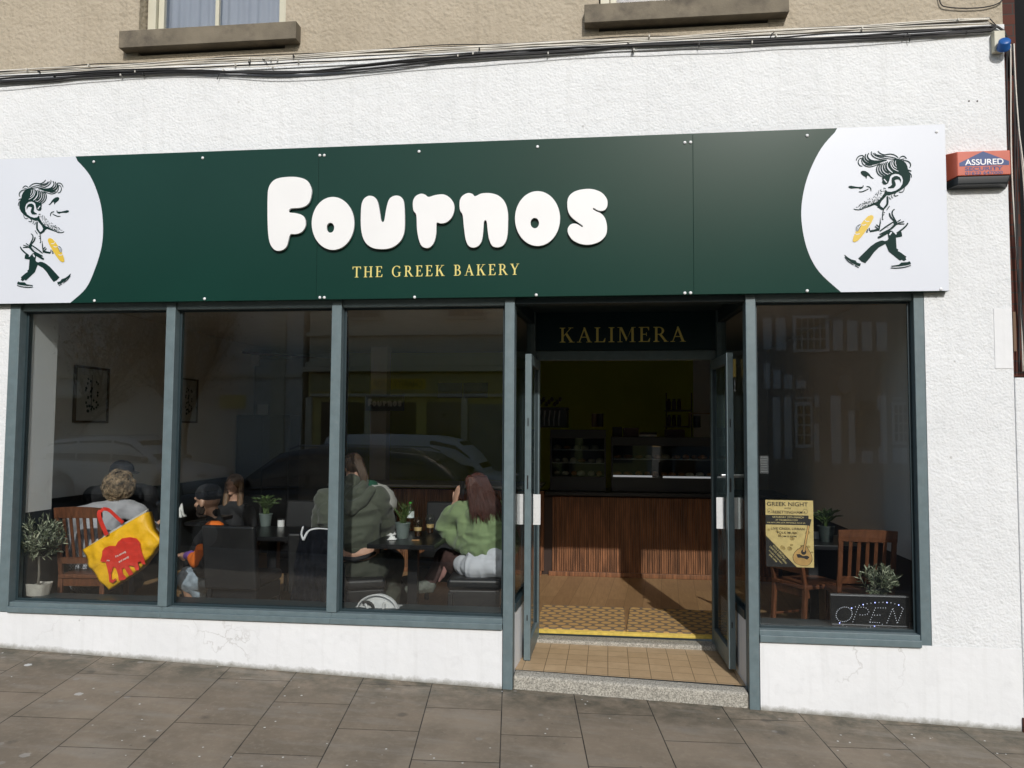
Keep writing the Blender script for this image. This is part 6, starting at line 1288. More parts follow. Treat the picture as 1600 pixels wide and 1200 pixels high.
# 1 older woman with curly hair, back to the window
hd = P(186, 762, .86); nk = P(183, 792, .84); ch = P(165, 825, .80); pv = P(150, 902, .78); sL = P(124, 806, .76); sR_ = P(214, 800, .90); eR = P(236, 836, 1.10); wR = P(240, 822, 1.28); eL = P(108, 850, .85); wL = P(140, 850, 1.15)
kL = P(140, 895, 1.2); kR = P(190, 892, 1.22)
f1_ = Vector((.25, .92, -.25))
def body1(mb):
    head(mb, hd, f1_); limb(mb, [hd, nk, ch, pv], [.05, .052, .10, .12]); limb(mb, [sL, eL, wL], [.045, .038, .027]); limb(mb, [sR_, eR, wR], [.045, .038, .026]); limb(mb, [sL, nk, sR_], [.05, .055, .05])
    hand(mb, wR, P(249, 812, 1.34) - wR, (0, -.5, .8), -1, .8); hand(mb, wL, (.8, .5, 0), (0, -.2, 1), 1, .6)
    limb(mb, [pv + Vector((-.08, 0, 0)), kL, kL + Vector((0, .05, -.42))], [.085, .06, .04]); limb(mb, [pv + Vector((.08, 0, 0)), kR, kR + Vector((0, .05, -.42))], [.085, .06, .04])
p1 = person('older woman with short curly fair hair in a pale grey sweater, back to the window', body1)
blob('sweater', GREYF, lambda mb: (limb(mb, [nk + Vector((0, 0, -.01)), ch, P(155, 868, .78)], [.07, .135, .15]), limb(mb, [sL, eL, wL], [.082, .068, .045]), limb(mb, [sR_, eR, wR], [.082, .066, .042]), limb(mb, [sL, nk, sR_], [.08, .075, .08]), limb(mb, [ch + Vector((-.06, 0, 0)), P(125, 872, .76)], [.13, .11])), p1, .010, 6, (.012, 7, dict(seed=3)))
blob('blouse', CHECK, lambda mb: limb(mb, [P(128, 868, .73), P(130, 905, .72)], [.10, .11]), p1, .010, 5, (.006, 10, dict(seed=8)))
blob('skirt', mat('grey_wool', (.10, .10, .11), .9), lambda mb: (limb(mb, [pv, kL], [.14, .085]), limb(mb, [pv + Vector((.05, 0, 0)), kR], [.145, .09]), limb(mb, [kR, kR + Vector((0, .02, -.3))], [.09, .10])), p1, .011, 5, (.008, 8, dict(seed=5)))
blob('coat_hem', mat('grey_quilt', (.30, .32, .34), .8), lambda mb: (limb(mb, [P(120, 900, .60), P(150, 912, .60)], [.035, .03]), limb(mb, [P(125, 908, .58), P(140, 917, .58)], [.028, .02])), p1, .008, 4, (.005, 16, dict(seed=2)))
CURL = mat('curly_fair_hair', (.27, .195, .12), .6, var=.85, vscale=28, bump=.8, bscale=120, bdist=.006)
def curls(mb):
    R = random.Random(6); mb.ball(hd + Vector((0, -.01, .02)), (.092, .099, .102))
    for i in range(560):
        d = Vector((R.gauss(0, 1), R.gauss(-.35, 1), R.gauss(.15, 1))).normalized()
        if d.y > .65: continue
        lob = 1.16 + .16 * noise.noise(d * 2.3); c_ = hd + Vector((d.x * .098 * lob, d.y * .098 * lob - .008, d.z * .108 * lob + .010)); r_ = R.uniform(.012, .026); e1 = d.cross(Vector((R.random(), R.random(), R.random()))).normalized(); e2 = d.cross(e1)
        mb.tube([c_ + (e1 * math.cos(k * .8) + e2 * math.sin(k * .8)) * r_ + d * .003 * k for k in range(7)], [.0016, .0028, .0034, .0034, .003, .0022, .001], 5)
o = MB(); curls(o); o = o.build('hair', CURL, p1, smooth=True)

# 2 person in a black cap beyond her
h2 = P(190, 741, 1.12); f2_ = Vector((.55, -.75, -.35)); n2_ = P(190, 766, 1.22); c2_ = P(192, 830, 1.30); v2_ = P(190, 905, 1.42); s2L = P(147, 776, 1.24); s2R = P(230, 774, 1.20)
def body2(mb):
    head(mb, h2, f2_); limb(mb, [h2, n2_, c2_, v2_], [.05, .055, .11, .12]); limb(mb, [s2L, P(135, 850, 1.5), P(170, 850, 1.35)], [.05, .04, .028]); limb(mb, [s2R, P(246, 845, 1.5), P(215, 845, 1.4)], [.05, .04, .028]); limb(mb, [s2L, n2_, s2R], [.05, .055, .05])
    hand(mb, P(170, 850, 1.35), (1, -.2, 0), (0, 0, 1), 1, .5); hand(mb, P(215, 845, 1.4), (-1, -.2, 0), (0, 0, 1), 1, .5)
    for s_ in (-.1, .1): limb(mb, [v2_ + Vector((s_, 0, 0)), v2_ + Vector((s_, -.42, .02)), v2_ + Vector((s_, -.42, -.42))], [.085, .06, .045])
p2_ = person('person in a black cap and black jacket leaning over the table behind the older woman', body2, SKIN2, .008)
blob('jacket', BLK, lambda mb: (limb(mb, [n2_, c2_, v2_], [.085, .16, .17]), limb(mb, [s2L, P(135, 850, 1.5), P(168, 850, 1.37)], [.095, .075, .05]), limb(mb, [s2R, P(246, 845, 1.5), P(218, 845, 1.42)], [.095, .075, .05]), limb(mb, [s2L, n2_, s2R], [.09, .09, .09])), p2_, .012, 5, (.006, 9, dict(seed=6)))
blob('trousers', BLK, lambda mb: [limb(mb, [v2_ + Vector((s_, 0, 0)), v2_ + Vector((s_, -.42, .02)), v2_ + Vector((s_, -.42, -.40))], [.11, .085, .07]) for s_ in (-.1, .1)], p2_, .013, 4)
def capf(mb, c, f, r=.098, brim=True):
    f = Vector(f).normalized(); u = Vector((0, 0, 1)); u = (u - f * u.dot(f)).normalized(); rr = f.cross(u); R_ = Matrix((rr, f, u)).transposed(); mb.ball(c + u * .045, (r * .86, r, .082), R=R_); mb.ball(c + u * .02 - f * .01, (r * .85, r * .98, .06), R=R_)
    if brim: mb.ball(c + u * .035 + f * .115, (.07, .065, .009), R=R_)
blob('cap', BLK, lambda mb: capf(mb, h2, (.95, -.25, -.12), .108), p2_, .006, 3)

# 3 bearded man in profile
h3 = P(324, 783, 1.21); f3 = Vector((-.97, .20, -.08)); n3 = P(338, 818, 1.21); c3 = P(350, 850, 1.21); v3 = P(352, 905, 1.19); s3L = P(318, 846, 1.39); s3R = P(350, 842, 1.03)
e3R = P(318, 888, 0.97); w3R = P(300, 868, 1.15); k3R = P(292, 905, 1.09); k3L = P(296, 900, 1.39)
def body3(mb):
    head(mb, h3, f3, s=1.17); limb(mb, [h3 + Vector((.03, 0, -.03)), n3, c3, v3], [.055, .055, .10, .12]); limb(mb, [s3R, e3R, w3R], [.05, .042, .028]); limb(mb, [s3L, P(300, 885, 1.49), P(285, 868, 1.34)], [.05, .042, .028]); limb(mb, [s3L, n3, s3R], [.05, .055, .05])
    hand(mb, w3R, (-1, .2, .1), (0, -.3, 1), 1, .7); hand(mb, P(285, 868, 1.34), (-1, 0, 0), (0, 0, 1), -1, .7)
    limb(mb, [v3 + Vector((-.02, -.09, 0)), k3R, k3R + Vector((.06, .1, -.38))], [.085, .062, .045]); limb(mb, [v3 + Vector((-.02, .1, 0)), k3L, k3L + Vector((.02, .1, -.40))], [.085, .062, .045])
p3_ = person('bearded man in a black beanie and black jacket with orange cuffs, seen in profile', body3, SKIN2, .0055)
blob('jacket', BLK, lambda mb: (limb(mb, [n3 + Vector((0, 0, -.015)), c3, v3 + Vector((0, 0, .03))], [.08, .15, .165]), limb(mb, [s3R, e3R, e3R.lerp(w3R, .4)], [.095, .078, .068]), limb(mb, [s3L, P(300, 885, 1.49), P(290, 870, 1.39)], [.085, .07, .05]), limb(mb, [s3L, n3 + Vector((0, 0, -.02)), s3R], [.082, .075, .082]), limb(mb, [h3 + Vector((.065, 0, -.10)), n3 + Vector((-.03, 0, .0))], [.05, .065])), p3_, .010, 5, (.006, 10, dict(seed=4)))
blob('shoulder_patch', ORG, lambda mb: mb.ball(P(335, 822, 0.98), (.085, .06, .045)), p3_, .008, 3, (.003, 14))
blob('cuff', ORG, lambda mb: limb(mb, [P(314, 858, 0.93), P(308, 878, 0.95), P(302, 872, 1.01)], [.045, .058, .048]), p3_, .008, 3, (.004, 12)); blob('glove', PUR, lambda mb: limb(mb, [P(299, 868, 1.03), P(292, 868, 1.07)], [.042, .034]), p3_, .006, 3, (.003, 16))
blob('jeans', JEAN, lambda mb: (limb(mb, [v3 + Vector((-.02, -.09, 0)), k3R, k3R + Vector((.10, .04, -.10)), k3R + Vector((.14, .06, -.30))], [.11, .085, .075, .06]), limb(mb, [v3 + Vector((-.02, .1, 0)), k3L, k3L + Vector((.02, .1, -.36))], [.11, .09, .07])), p3_, .010, 4, (.007, 11, dict(seed=9)))
u3 = Vector((0, 0, 1)); u3 = (u3 - f3.normalized() * u3.dot(f3.normalized())).normalized(); r3 = f3.normalized().cross(u3); R3 = Matrix((r3, f3.normalized(), u3)).transposed(); A3 = lambda x, y, z: h3 + (r3 * x + f3.normalized() * y + u3 * z) * 1.17
blob('beanie', BLK, lambda mb: (mb.ball(A3(0, -.018, .060), (.101, .122, .085), R=R3), mb.ball(A3(0, -.025, .038), (.102, .120, .053), R=R3)), p3_, .006, 3, (.003, 20))
BEARD = mat('dark_beard', (.022, .014, .010), .8, bump=.8, bscale=300, bdist=.004)
blob('beard', BEARD, lambda mb: (mb.ball(A3(0, .060, -.088), (.045, .044, .038), R=R3), mb.ball(A3(.045, .025, -.055), (.022, .044, .050), R=R3), mb.ball(A3(-.045, .025, -.055), (.022, .044, .050), R=R3), mb.cap(A3(.058, -.002, -.02), A3(.05, .03, -.07), .015, .024, 8), mb.cap(A3(-.058, -.002, -.02), A3(-.05, .03, -.07), .015, .024, 8), mb.ball(A3(0, .096, -.044), (.030, .010, .008), R=R3), mb.ball(A3(.0, .04, -.105), (.050, .054, .024), R=R3)), p3_, .0045, 2, (.002, 60))
for s_ in (-1, 1):
    mb = MB(); mb.ball(A3(s_ * .032, .083, .012), (.013, .008, .006), 8, 6, R=R3); mb.build('eye', eyeM, p3_, smooth=True); mb = MB(); mb.cap(A3(s_ * .018, .092, .034), A3(s_ * .052, .078, .032), .005, .004, 6); mb.build('eyebrow', BEARD, p3_, smooth=True)

# 4 person in the dark olive hoodie
h4 = P(553, 730, .86); f4 = Vector((.35, .93, -.1)); n4 = P(551, 762, .82); c4 = P(545, 805, .80); v4 = P(553, 885, .80); s4L = P(512, 782, .78); s4R = P(588, 780, .82); e4L = P(503, 830, .85); w4L = P(520, 835, 1.1); e4R = P(603, 828, .98); w4R = P(598, 822, 1.22)
k4R = P(612, 878, 1.12); k4L = P(560, 885, 1.25); a4R = P(607, 960, 1.15)
def body4(mb):
    head(mb, h4, f4); limb(mb, [h4, n4, c4, v4], [.06, .06, .12, .115]); limb(mb, [s4L, e4L, w4L], [.06, .05, .032]); limb(mb, [s4R, e4R, w4R], [.06, .05, .032]); limb(mb, [s4L, n4, s4R], [.06, .07, .06]); mb.cap(P(537, 866, .78), P(570, 862, .80), .122, .12)
    hand(mb, w4L, (.5, .8, 0), (0, 0, 1), 1, .6); hand(mb, w4R, (-.3, 1, 0), (0, 0, 1), -1, .6)
    limb(mb, [v4 + Vector((.06, 0, 0)), k4R, a4R], [.10, .075, .05]); limb(mb, [v4 + Vector((-.08, 0, 0)), k4L, k4L + Vector((0, 0, -.45))], [.10, .075, .05])
p4_ = person('person in a dark olive hoodie with hair tied at the side, lower back bare', body4)
HOOD = lambda mb: (limb(mb, [P(547, 775, .80), P(545, 812, .78), P(550, 842, .78)], [.130, .158, .148]), limb(mb, [P(525, 800, .78), P(530, 845, .78)], [.14, .135]), limb(mb, [P(568, 800, .80), P(566, 842, .79)], [.14, .125]), limb(mb, [s4L, e4L, w4L], [.098, .082, .055]), limb(mb, [s4R, e4R, w4R], [.098, .080, .055]), limb(mb, [s4L, P(550, 770, .80), s4R], [.09, .10, .09]), limb(mb, [P(532, 775, .74), P(552, 790, .70), P(573, 768, .76)], [.045, .060, .045]), limb(mb, [P(533, 757, .82), P(552, 750, .76), P(569, 760, .82)], [.040, .045, .040]))
blob('hoodie', OLV, HOOD, p4_, .0095, 7, (.018, 5.5, dict(seed=7, stretch=(.7, .7, 1.7))))
blob('hood', OLV, lambda mb: (limb(mb, [P(521, 768, .73), P(533, 785, .67), P(548, 795, .640), P(566, 783, .67), P(581, 765, .73)], [.030, .042, .050, .042, .028]), limb(mb, [P(532, 752, .76), P(545, 775, .69), P(560, 770, .69), P(571, 752, .77)], [.030, .045, .045, .028])), p4_, .008, 4, (.008, 12, dict(seed=21)))
blob('hoodie_hem', OLV, lambda mb: limb(mb, [P(530, 856, .735), P(552, 857, .70), P(575, 850, .755)], [.040, .045, .036]), p4_, .008, 4, (.003, 14))
blob('trousers', mat('olive_joggers_fabric', (.050, .054, .040), .9, var=.08, bump=.3, bscale=260), lambda mb: (limb(mb, [P(531, 892, .78), P(580, 888, .82)], [.150, .145]), limb(mb, [v4 + Vector((.06, 0, -.03)), k4R, a4R], [.13, .105, .075]), limb(mb, [v4 + Vector((-.08, 0, -.03)), k4L, k4L + Vector((0, 0, -.42))], [.13, .10, .075])), p4_, .010, 5, (.008, 8, dict(seed=2)))
wb_ = blob('waistband', BLK, lambda mb: limb(mb, [P(522, 870, .665), P(538, 873, .645), P(555, 874, .640), P(572, 870, .665), P(585, 864, .72)], [.016, .018, .018, .018, .014]), p4_, .005, 3)
HRB = mat('brown_hair', (.075, .045, .028), .5, var=.5, vscale=30, stretch=(6, 6, .6), bump=.5, bscale=160)
hair('hair', HRB, lambda mb: (mb.ball(h4 + Vector((-.002, -.012, .032)), (.083, .098, .088)), limb(mb, [P(562, 722, .80), P(568, 742, .76), P(570, 760, .76)], [.026, .024, .012]), limb(mb, [P(566, 728, .80), P(573, 745, .78), P(571, 764, .78)], [.02, .018, .008])), p4_, .003, 40, (1, 1, .2))

# 5 woman with long auburn hair on the phone
h5 = P(745, 762, .84); f5 = Vector((-.55, .82, -.12)); n5 = P(750, 790, .84); c5 = P(755, 828, .80); v5 = P(752, 888, .76); s5L = P(722, 800, .86); s5R = P(786, 800, .74); e5L = P(697, 822, .96); w5L = P(710, 788, .88); e5R = P(797, 850, .82); w5R = P(775, 845, 1.05)
k5L = P(694, 872, 1.10); a5L = P(670, 912, 1.02); k5R = P(722, 880, 1.18); a5R = P(728, 955, 1.02)
def body5(mb):
    head(mb, h5, f5, s=.95); limb(mb, [h5, n5, c5, v5], [.045, .045, .09, .12]); limb(mb, [s5L, e5L, w5L], [.042, .034, .023]); limb(mb, [s5R, e5R, w5R], [.042, .034, .023]); limb(mb, [s5L, n5, s5R], [.045, .05, .045]); mb.cap(v5 + Vector((-.05, 0, 0)), v5 + Vector((.08, 0, 0)), .10, .10)
    hand(mb, w5L, P(718, 752, .86) - w5L, (-.75, -.55, .1), -1, .16); hand(mb, w5R, (-.4, 1, 0), (0, 0, 1), -1, .6)
    limb(mb, [v5 + Vector((-.06, .06, 0)), k5L, a5L], [.070, .055, .036]); limb(mb, [v5 + Vector((.05, .05, 0)), k5R, a5R], [.085, .062, .038]); limb(mb, [a5L, a5L + Vector((-.11, -.02, -.05))], [.032, .024]); limb(mb, [a5R, a5R + Vector((-.10, -.02, -.04))], [.032, .024])
p5_ = person('woman with long auburn hair in a green sweatshirt holding a phone to her ear', body5, SKIN, .0055)
blob('sweatshirt', GRN, lambda mb: (limb(mb, [n5 + Vector((0, 0, -.03)), P(755, 815, .80), P(757, 852, .76)], [.085, .150, .150]), limb(mb, [P(735, 815, .84), P(742, 853, .78)], [.11, .115]), limb(mb, [P(778, 815, .74), P(775, 850, .74)], [.11, .115]), limb(mb, [s5L, e5L, e5L.lerp(w5L, .75)], [.085, .082, .046]), limb(mb, [s5R, e5R, w5R], [.085, .08, .05]), limb(mb, [s5L, n5 + Vector((0, 0, -.02)), s5R], [.075, .07, .075]), limb(mb, [e5L, P(712, 842, .90), P(733, 850, .80)], [.075, .070, .09])), p5_, .0095, 7, (.016, 6.5, dict(seed=11, stretch=(.8, .8, 1.5))))
blob('sweatshirt_hem', GRN, lambda mb: limb(mb, [P(727, 862, .77), P(748, 870, .66), P(775, 868, .64), P(790, 862, .70)], [.030, .034, .034, .028]), p5_, .008, 4, (.003, 16))
blob('shirt_tail', WHF, lambda mb: (limb(mb, [P(722, 882, .80), P(742, 886, .69), P(778, 884, .68)], [.075, .10, .095]), limb(mb, [P(745, 870, .72), P(778, 870, .68)], [.09, .085])), p5_, .009, 6, (.008, 8, dict(seed=13, stretch=(1.6, 1.6, .6))))
blob('leggings', BRL, lambda mb: (limb(mb, [v5 + Vector((-.07, .08, -.02)), k5L, a5L], [.125, .085, .046]), limb(mb, [v5 + Vector((.05, .08, -.02)), k5R, a5R + Vector((0, 0, .03))], [.10, .072, .046])), p5_, .009, 4, (.004, 10, dict(seed=3)))
blob('legging_panel', mat('pink_panel', (.33, .17, .15), .8), lambda mb: limb(mb, [P(700, 874, .965), P(693, 897, .97), P(686, 908, .975)], [.018, .020, .008]), p5_, .007, 3, (.004, 14))
for a_, tip in ((a5L, P(652, 914, .98)), (a5R, P(714, 968, .95))):
    tip2 = a_ + (tip - a_).normalized() * .17; blob('trainer', SHOE, lambda mb: (limb(mb, [a_ + Vector((.01, 0, -.01)), a_.lerp(tip2, .5) + Vector((0, 0, -.02)), tip2 + Vector((0, 0, -.025))], [.052, .044, .030]), limb(mb, [a_ + Vector((.02, 0, -.045)), tip2 + Vector((0, 0, -.04))], [.030, .022])), p5_, .007, 3, (.003, 25))
AUB = mat('auburn_hair', (.078, .026, .017), .42, var=.5, vscale=26, stretch=(7, 7, .5), bump=.6, bscale=140, bdist=.004)
def h5hair(mb):
    mb.ball(h5 + Vector((.01, -.012, .028)), (.088, .098, .094))
    R = random.Random(9); lx = [738, 744, 750, 757, 764, 771, 778, 784, 789]
    for i, x in enumerate(lx):
        t_ = i / 8; tp = P(734 + 22 * t_, 750 + 6 * t_, .76); md_ = P(738 + 36 * t_, 782, .695 + .02 * t_); bt = P(x - 2, (812 if i % 2 else 806) + R.uniform(-3, 3) - (6 if i < 2 or i > 6 else 0), .655 + .02 * t_)
        limb(mb, [tp, md_, bt], [.036, .032, .012])
hair('hair', AUB, h5hair, p5_, .0045, 38, (1, 1, .12), .0075, 5)
# loose strands over the hair
mb = MB(); R = random.Random(14)
for i in range(150):
    t_ = R.random(); tp = P(730 + 30 * t_, 742 + 6 * R.random(), .745); md_ = P(735 + 42 * t_ + R.uniform(-2, 2), 780, .655 + R.uniform(-.006, .008)); bt = P(735 + 56 * t_ + R.uniform(-3, 3), R.uniform(800, 822), .628 + R.uniform(-.006, .01)); mb.tube(smooth_loop([tp, md_, bt], 6, False), [.0022] * 10 + [.0015, .0012, .0007], 4)
mb.build('hair_strands', AUB, p5_, smooth=True)
mb = MB(); R = random.Random(15)
for i in range(90):
    a_ = P(548 + 16 * R.random(), 716 + 8 * R.random(), .755); b_ = P(560 + 12 * R.random(), 738, .735); c_ = P(564 + 9 * R.random(), 755 + 14 * R.random(), .735 + .01 * R.random()); mb.tube(smooth_loop([a_, b_, c_], 5, False), [.0018] * 8 + [.0012, .0009, .0006], 4)
mb.build('hair_strands', HRB, p4_, smooth=True)
ph = P(722, 766, .80); mb = MB(); Rp = Matrix.Rotation(rad(-55), 3, 'Z') @ Matrix.Rotation(rad(8), 3, 'Y'); mb.box((ph.x - .036, ph.y - .004, ph.z - .072), (ph.x + .036, ph.y + .004, ph.z + .072), Rp, ph); tag(mb.build('mobile_phone', BLACK, bevel=.003), 'dark mobile phone held to the ear of the woman in green', 'phone')

# 6 fair haired person in the dim middle of the shop
h6 = P(366, 757, 2.6); n6 = P(366, 785, 2.62); s6 = [P(345, 800, 2.6), P(388, 800, 2.6)]; v6 = P(366, 860, 2.7)
def body6(mb):
    head(mb, h6, (-.3, -.95, -.1), s=.95); limb(mb, [h6, n6, P(366, 820, 2.65), v6], [.045, .045, .10, .12]); limb(mb, [s6[0], P(338, 840, 2.5), P(355, 838, 2.35)], [.042, .036, .025]); limb(mb, [s6[1], P(396, 840, 2.5), P(378, 838, 2.35)], [.042, .036, .025]); limb(mb, [s6[0], n6, s6[1]], [.045, .05, .045])
    hand(mb, P(355, 838, 2.35), (.6, -.7, 0), (0, 0, 1), 1, .5); hand(mb, P(378, 838, 2.35), (-.6, -.7, 0), (0, 0, 1), -1, .5)
    for s_ in (-.09, .09): limb(mb, [v6 + Vector((s_, 0, -.1)), v6 + Vector((s_, -.42, -.08)), v6 + Vector((s_, -.42, -.5))], [.085, .06, .04])
p6_ = person('person with long fair hair sitting in the dim middle of the shop', body6, SKIN, .009)
blob('dark_top', BLK, lambda mb: (limb(mb, [n6 + Vector((0, 0, -.04)), P(366, 820, 2.65), v6], [.07, .13, .14]), limb(mb, [s6[0], P(338, 840, 2.5), P(353, 838, 2.37)], [.075, .06, .04]), limb(mb, [s6[1], P(396, 840, 2.5), P(380, 838, 2.37)], [.075, .06, .04]), limb(mb, [s6[0], n6 + Vector((0, 0, -.03)), s6[1]], [.07, .07, .07])), p6_, .013, 4)
blob('dark_trousers', BLK, lambda mb: [limb(mb, [v6 + Vector((s_, 0, -.1)), v6 + Vector((s_, -.42, -.08)), v6 + Vector((s_, -.42, -.46))], [.11, .085, .06]) for s_ in (-.09, .09)], p6_, .013, 4)
hair('hair', mat('fair_hair', (.17, .10, .055), .5, var=.4, vscale=30, stretch=(6, 6, .5)), lambda mb: (mb.ball(h6 + Vector((0, .02, .025)), (.088, .095, .09)), limb(mb, [h6 + Vector((-.075, .0, 0)), h6 + Vector((-.08, -.02, -.22))], [.03, .03]), limb(mb, [h6 + Vector((.075, 0, 0)), h6 + Vector((.08, -.02, -.22))], [.03, .03])), p6_, .004, 30)
leather_chair(v6.x, 2.9, rad(180), 'black leather chair of the fair haired person deep in the shop', w=.42, hb=.9)

# ---- pram
pr = thing('pram', 'pushchair with a light grey hood beyond the person in the olive hoodie', 'pushchair', P(592, 860, 1.9)); PG2 = mat('pram_grey', (.52, .52, .49), .8, var=.06, bump=.2)
hc_ = P(590, 792, 1.9); mb = MB(); n = 14; k_ = 9; vs = []
for i in range(n + 1):
    th_ = PI * i / n
    for j in range(k_ + 1): ph_ = rad(-8 + 108 * j / k_); r_ = .20 + .004 * math.cos(j * PI); vs.append((hc_.x - .03 + r_ * math.cos(ph_) * 1.05 * abs(math.sin(th_)) ** .3, hc_.y - .17 * math.cos(th_), hc_.z + r_ * 1.12 * math.sin(ph_) * abs(math.sin(th_)) ** .25))
mb.add(vs, [(i * (k_ + 1) + j, (i + 1) * (k_ + 1) + j, (i + 1) * (k_ + 1) + j + 1, i * (k_ + 1) + j + 1) for i in range(n) for j in range(k_)]); o = mb.build('hood', PG2, smooth=True); sd = o.modifiers.new('s', 'SOLIDIFY'); sd.thickness = .008; rel(o, pr)
mb = MB(); mb.box((hc_.x - .2, hc_.y - .16, hc_.z - .32), (hc_.x + .16, hc_.y + .16, hc_.z - .05)); rel(mb.build('seat', mat('pram_black', (.015, .015, .015), .8), bevel=.05, bseg=4), pr)
mb = MB(); mb.bar(hc_ + Vector((-.1, -.15, -.3)), (hc_.x + .25, hc_.y - .17, .1), .025); mb.bar(hc_ + Vector((.15, -.15, -.25)), (hc_.x - .3, hc_.y - .17, .1), .025); mb.bar(hc_ + Vector((-.1, .15, -.3)), (hc_.x + .25, hc_.y + .17, .1), .025); mb.bar(hc_ + Vector((.15, .15, -.25)), (hc_.x - .3, hc_.y + .17, .1), .025); rel(mb.build('frame', CAB), pr)
for dx in (-.3, .25):
    for dy in (-.19, .19): mb = MB(); mb.lathe([(.10, -.015), (.115, 0), (.10, .015)], n=20); mb.v = [(hc_.x + dx + v[0], hc_.y + dy + v[2], .116 + v[1]) for v in mb.v]; rel(mb.build('wheel', CAB), pr)
bh = P(580, 765, 1.85)
def body7(mb): head(mb, bh, (-.4, -.9, 0), s=.75); limb(mb, [bh + Vector((0, 0, -.05)), bh + Vector((.01, .02, -.13)), bh + Vector((.02, .02, -.28))], [.035, .06, .07]); limb(mb, [bh + Vector((-.06, 0, -.13)), bh + Vector((-.09, -.06, -.22))], [.028, .022]); limb(mb, [bh + Vector((.07, 0, -.13)), bh + Vector((.09, -.06, -.22))], [.028, .022])
p7_ = person('baby in a dark green hat under the pushchair hood', body7, SKIN, .008)
blob('hat', mat('green_knit', (.012, .075, .045), .9, bump=.4, bscale=200), lambda mb: (mb.ball(bh + Vector((0, .005, .03)), (.068, .075, .062))), p7_, .006, 3)
blob('romper', mat('baby_white', (.55, .55, .53), .8, dark=((.03, .03, .03), .9), dscale=14), lambda mb: (limb(mb, [bh + Vector((.01, .02, -.12)), bh + Vector((.02, .02, -.28))], [.078, .085]), limb(mb, [bh + Vector((.07, 0, -.13)), bh + Vector((.09, -.06, -.2))], [.04, .034]), limb(mb, [bh + Vector((-.06, 0, -.13)), bh + Vector((-.09, -.06, -.2))], [.04, .034])), p7_, .008, 3)

# ---- coat hanging on the chair
def sheet_blob(name, m_, parent, top, bot, Y, thick, seed, foldamp, nf=7):
    """draped cloth between a top and a bottom outline of pixels, with vertical folds and real thickness"""
    mb = MB(); nu, nv = 60, 46; vs = []
    T_ = smooth_loop([Vector((a[0], a[1], 0)) for a in top], 8, False); Bm = smooth_loop([Vector((a[0], a[1], 0)) for a in bot], 8, False)
    for sgn in (-1, 1):
        for j in range(nv + 1):
            for i in range(nu + 1):
                u, v = i / nu, j / nv; a_ = T_[int(u * (len(T_) - 1))]; b_ = Bm[int(u * (len(Bm) - 1))]; x = a_.x * (1 - v) + b_.x * v; y = a_.y * (1 - v) + b_.y * v
                e = (math.sin(PI * min(1, max(0, u))) ** .4); fo = foldamp * (.3 + v) * (2.6 * noise.noise(Vector((u * nf * .8, v * 1.6, seed))) + 1.5 * noise.noise(Vector((u * 9, v * 6, seed + 3)))) ; q_ = .012 * math.sin(v * 34 + 2 * noise.noise(Vector((u * 3, v * 2, seed)))) * (1 if foldamp > .005 else 0)
                p = P(x, y, Y); vs.append((p.x, Y + sgn * (thick * e * .5 + .004) + (-fo - q_ * .5 if sgn < 0 else 0), p.z))
    st_ = (nu + 1) * (nv + 1); fs = []
    for s_ in (0, 1):
        for j in range(nv):
            for i in range(nu): q_ = s_ * st_ + j * (nu + 1) + i; f = (q_, q_ + 1, q_ + nu + 2, q_ + nu + 1); fs.append(f)
    for j in range(nv): fs += [(j * (nu + 1), (j + 1) * (nu + 1), st_ + (j + 1) * (nu + 1), st_ + j * (nu + 1)), (j * (nu + 1) + nu, (j + 1) * (nu + 1) + nu, st_ + (j + 1) * (nu + 1) + nu, st_ + j * (nu + 1) + nu)]
    for i in range(nu): fs += [(i, i + 1, st_ + i + 1, st_ + i), (nv * (nu + 1) + i, nv * (nu + 1) + i + 1, st_ + nv * (nu + 1) + i + 1, st_ + nv * (nu + 1) + i)]
    mb.add(vs, fs); o = mb.build(name, m_, None, smooth=True)
    if parent is not None: rel(o, parent)
    return o
COATM = mat('black_puffer', (.008, .009, .013), .85, var=.3, vscale=20, bump=.2, bscale=70, bdist=.002, folds=.008, fscale=8, spec=.12)
ct_ = thing('hanging_coat', 'long black padded coat with white lining edge draped over a chair back', 'coat', P(490, 950, .36))
sheet_blob('coat_body', COATM, ct_, [(470, 832), (478, 826), (495, 825), (515, 826), (530, 832)], [(452, 956), (470, 962), (492, 958), (515, 964), (545, 940)], .36, .07, 3, .020, 5)
mb = MB(); q_ = [P(p[0], p[1], .318) for p in ((474, 844), (471, 834), (474, 822))]; q2_ = [P(p[0], p[1], .318) for p in ((474, 844), (482, 830), (495, 826), (515, 827))]
mb.tube(smooth_loop(q_, 5, False), [.009] + [.008] * 8 + [.007, .003], 8); mb.tube(smooth_loop(q2_, 5, False), [.010] * 5 + [.007] * 6 + [.005] * 5, 8); rel(mb.build('white_lining', mat('white_fabric', (.68, .68, .70), .8), smooth=True), ct_)
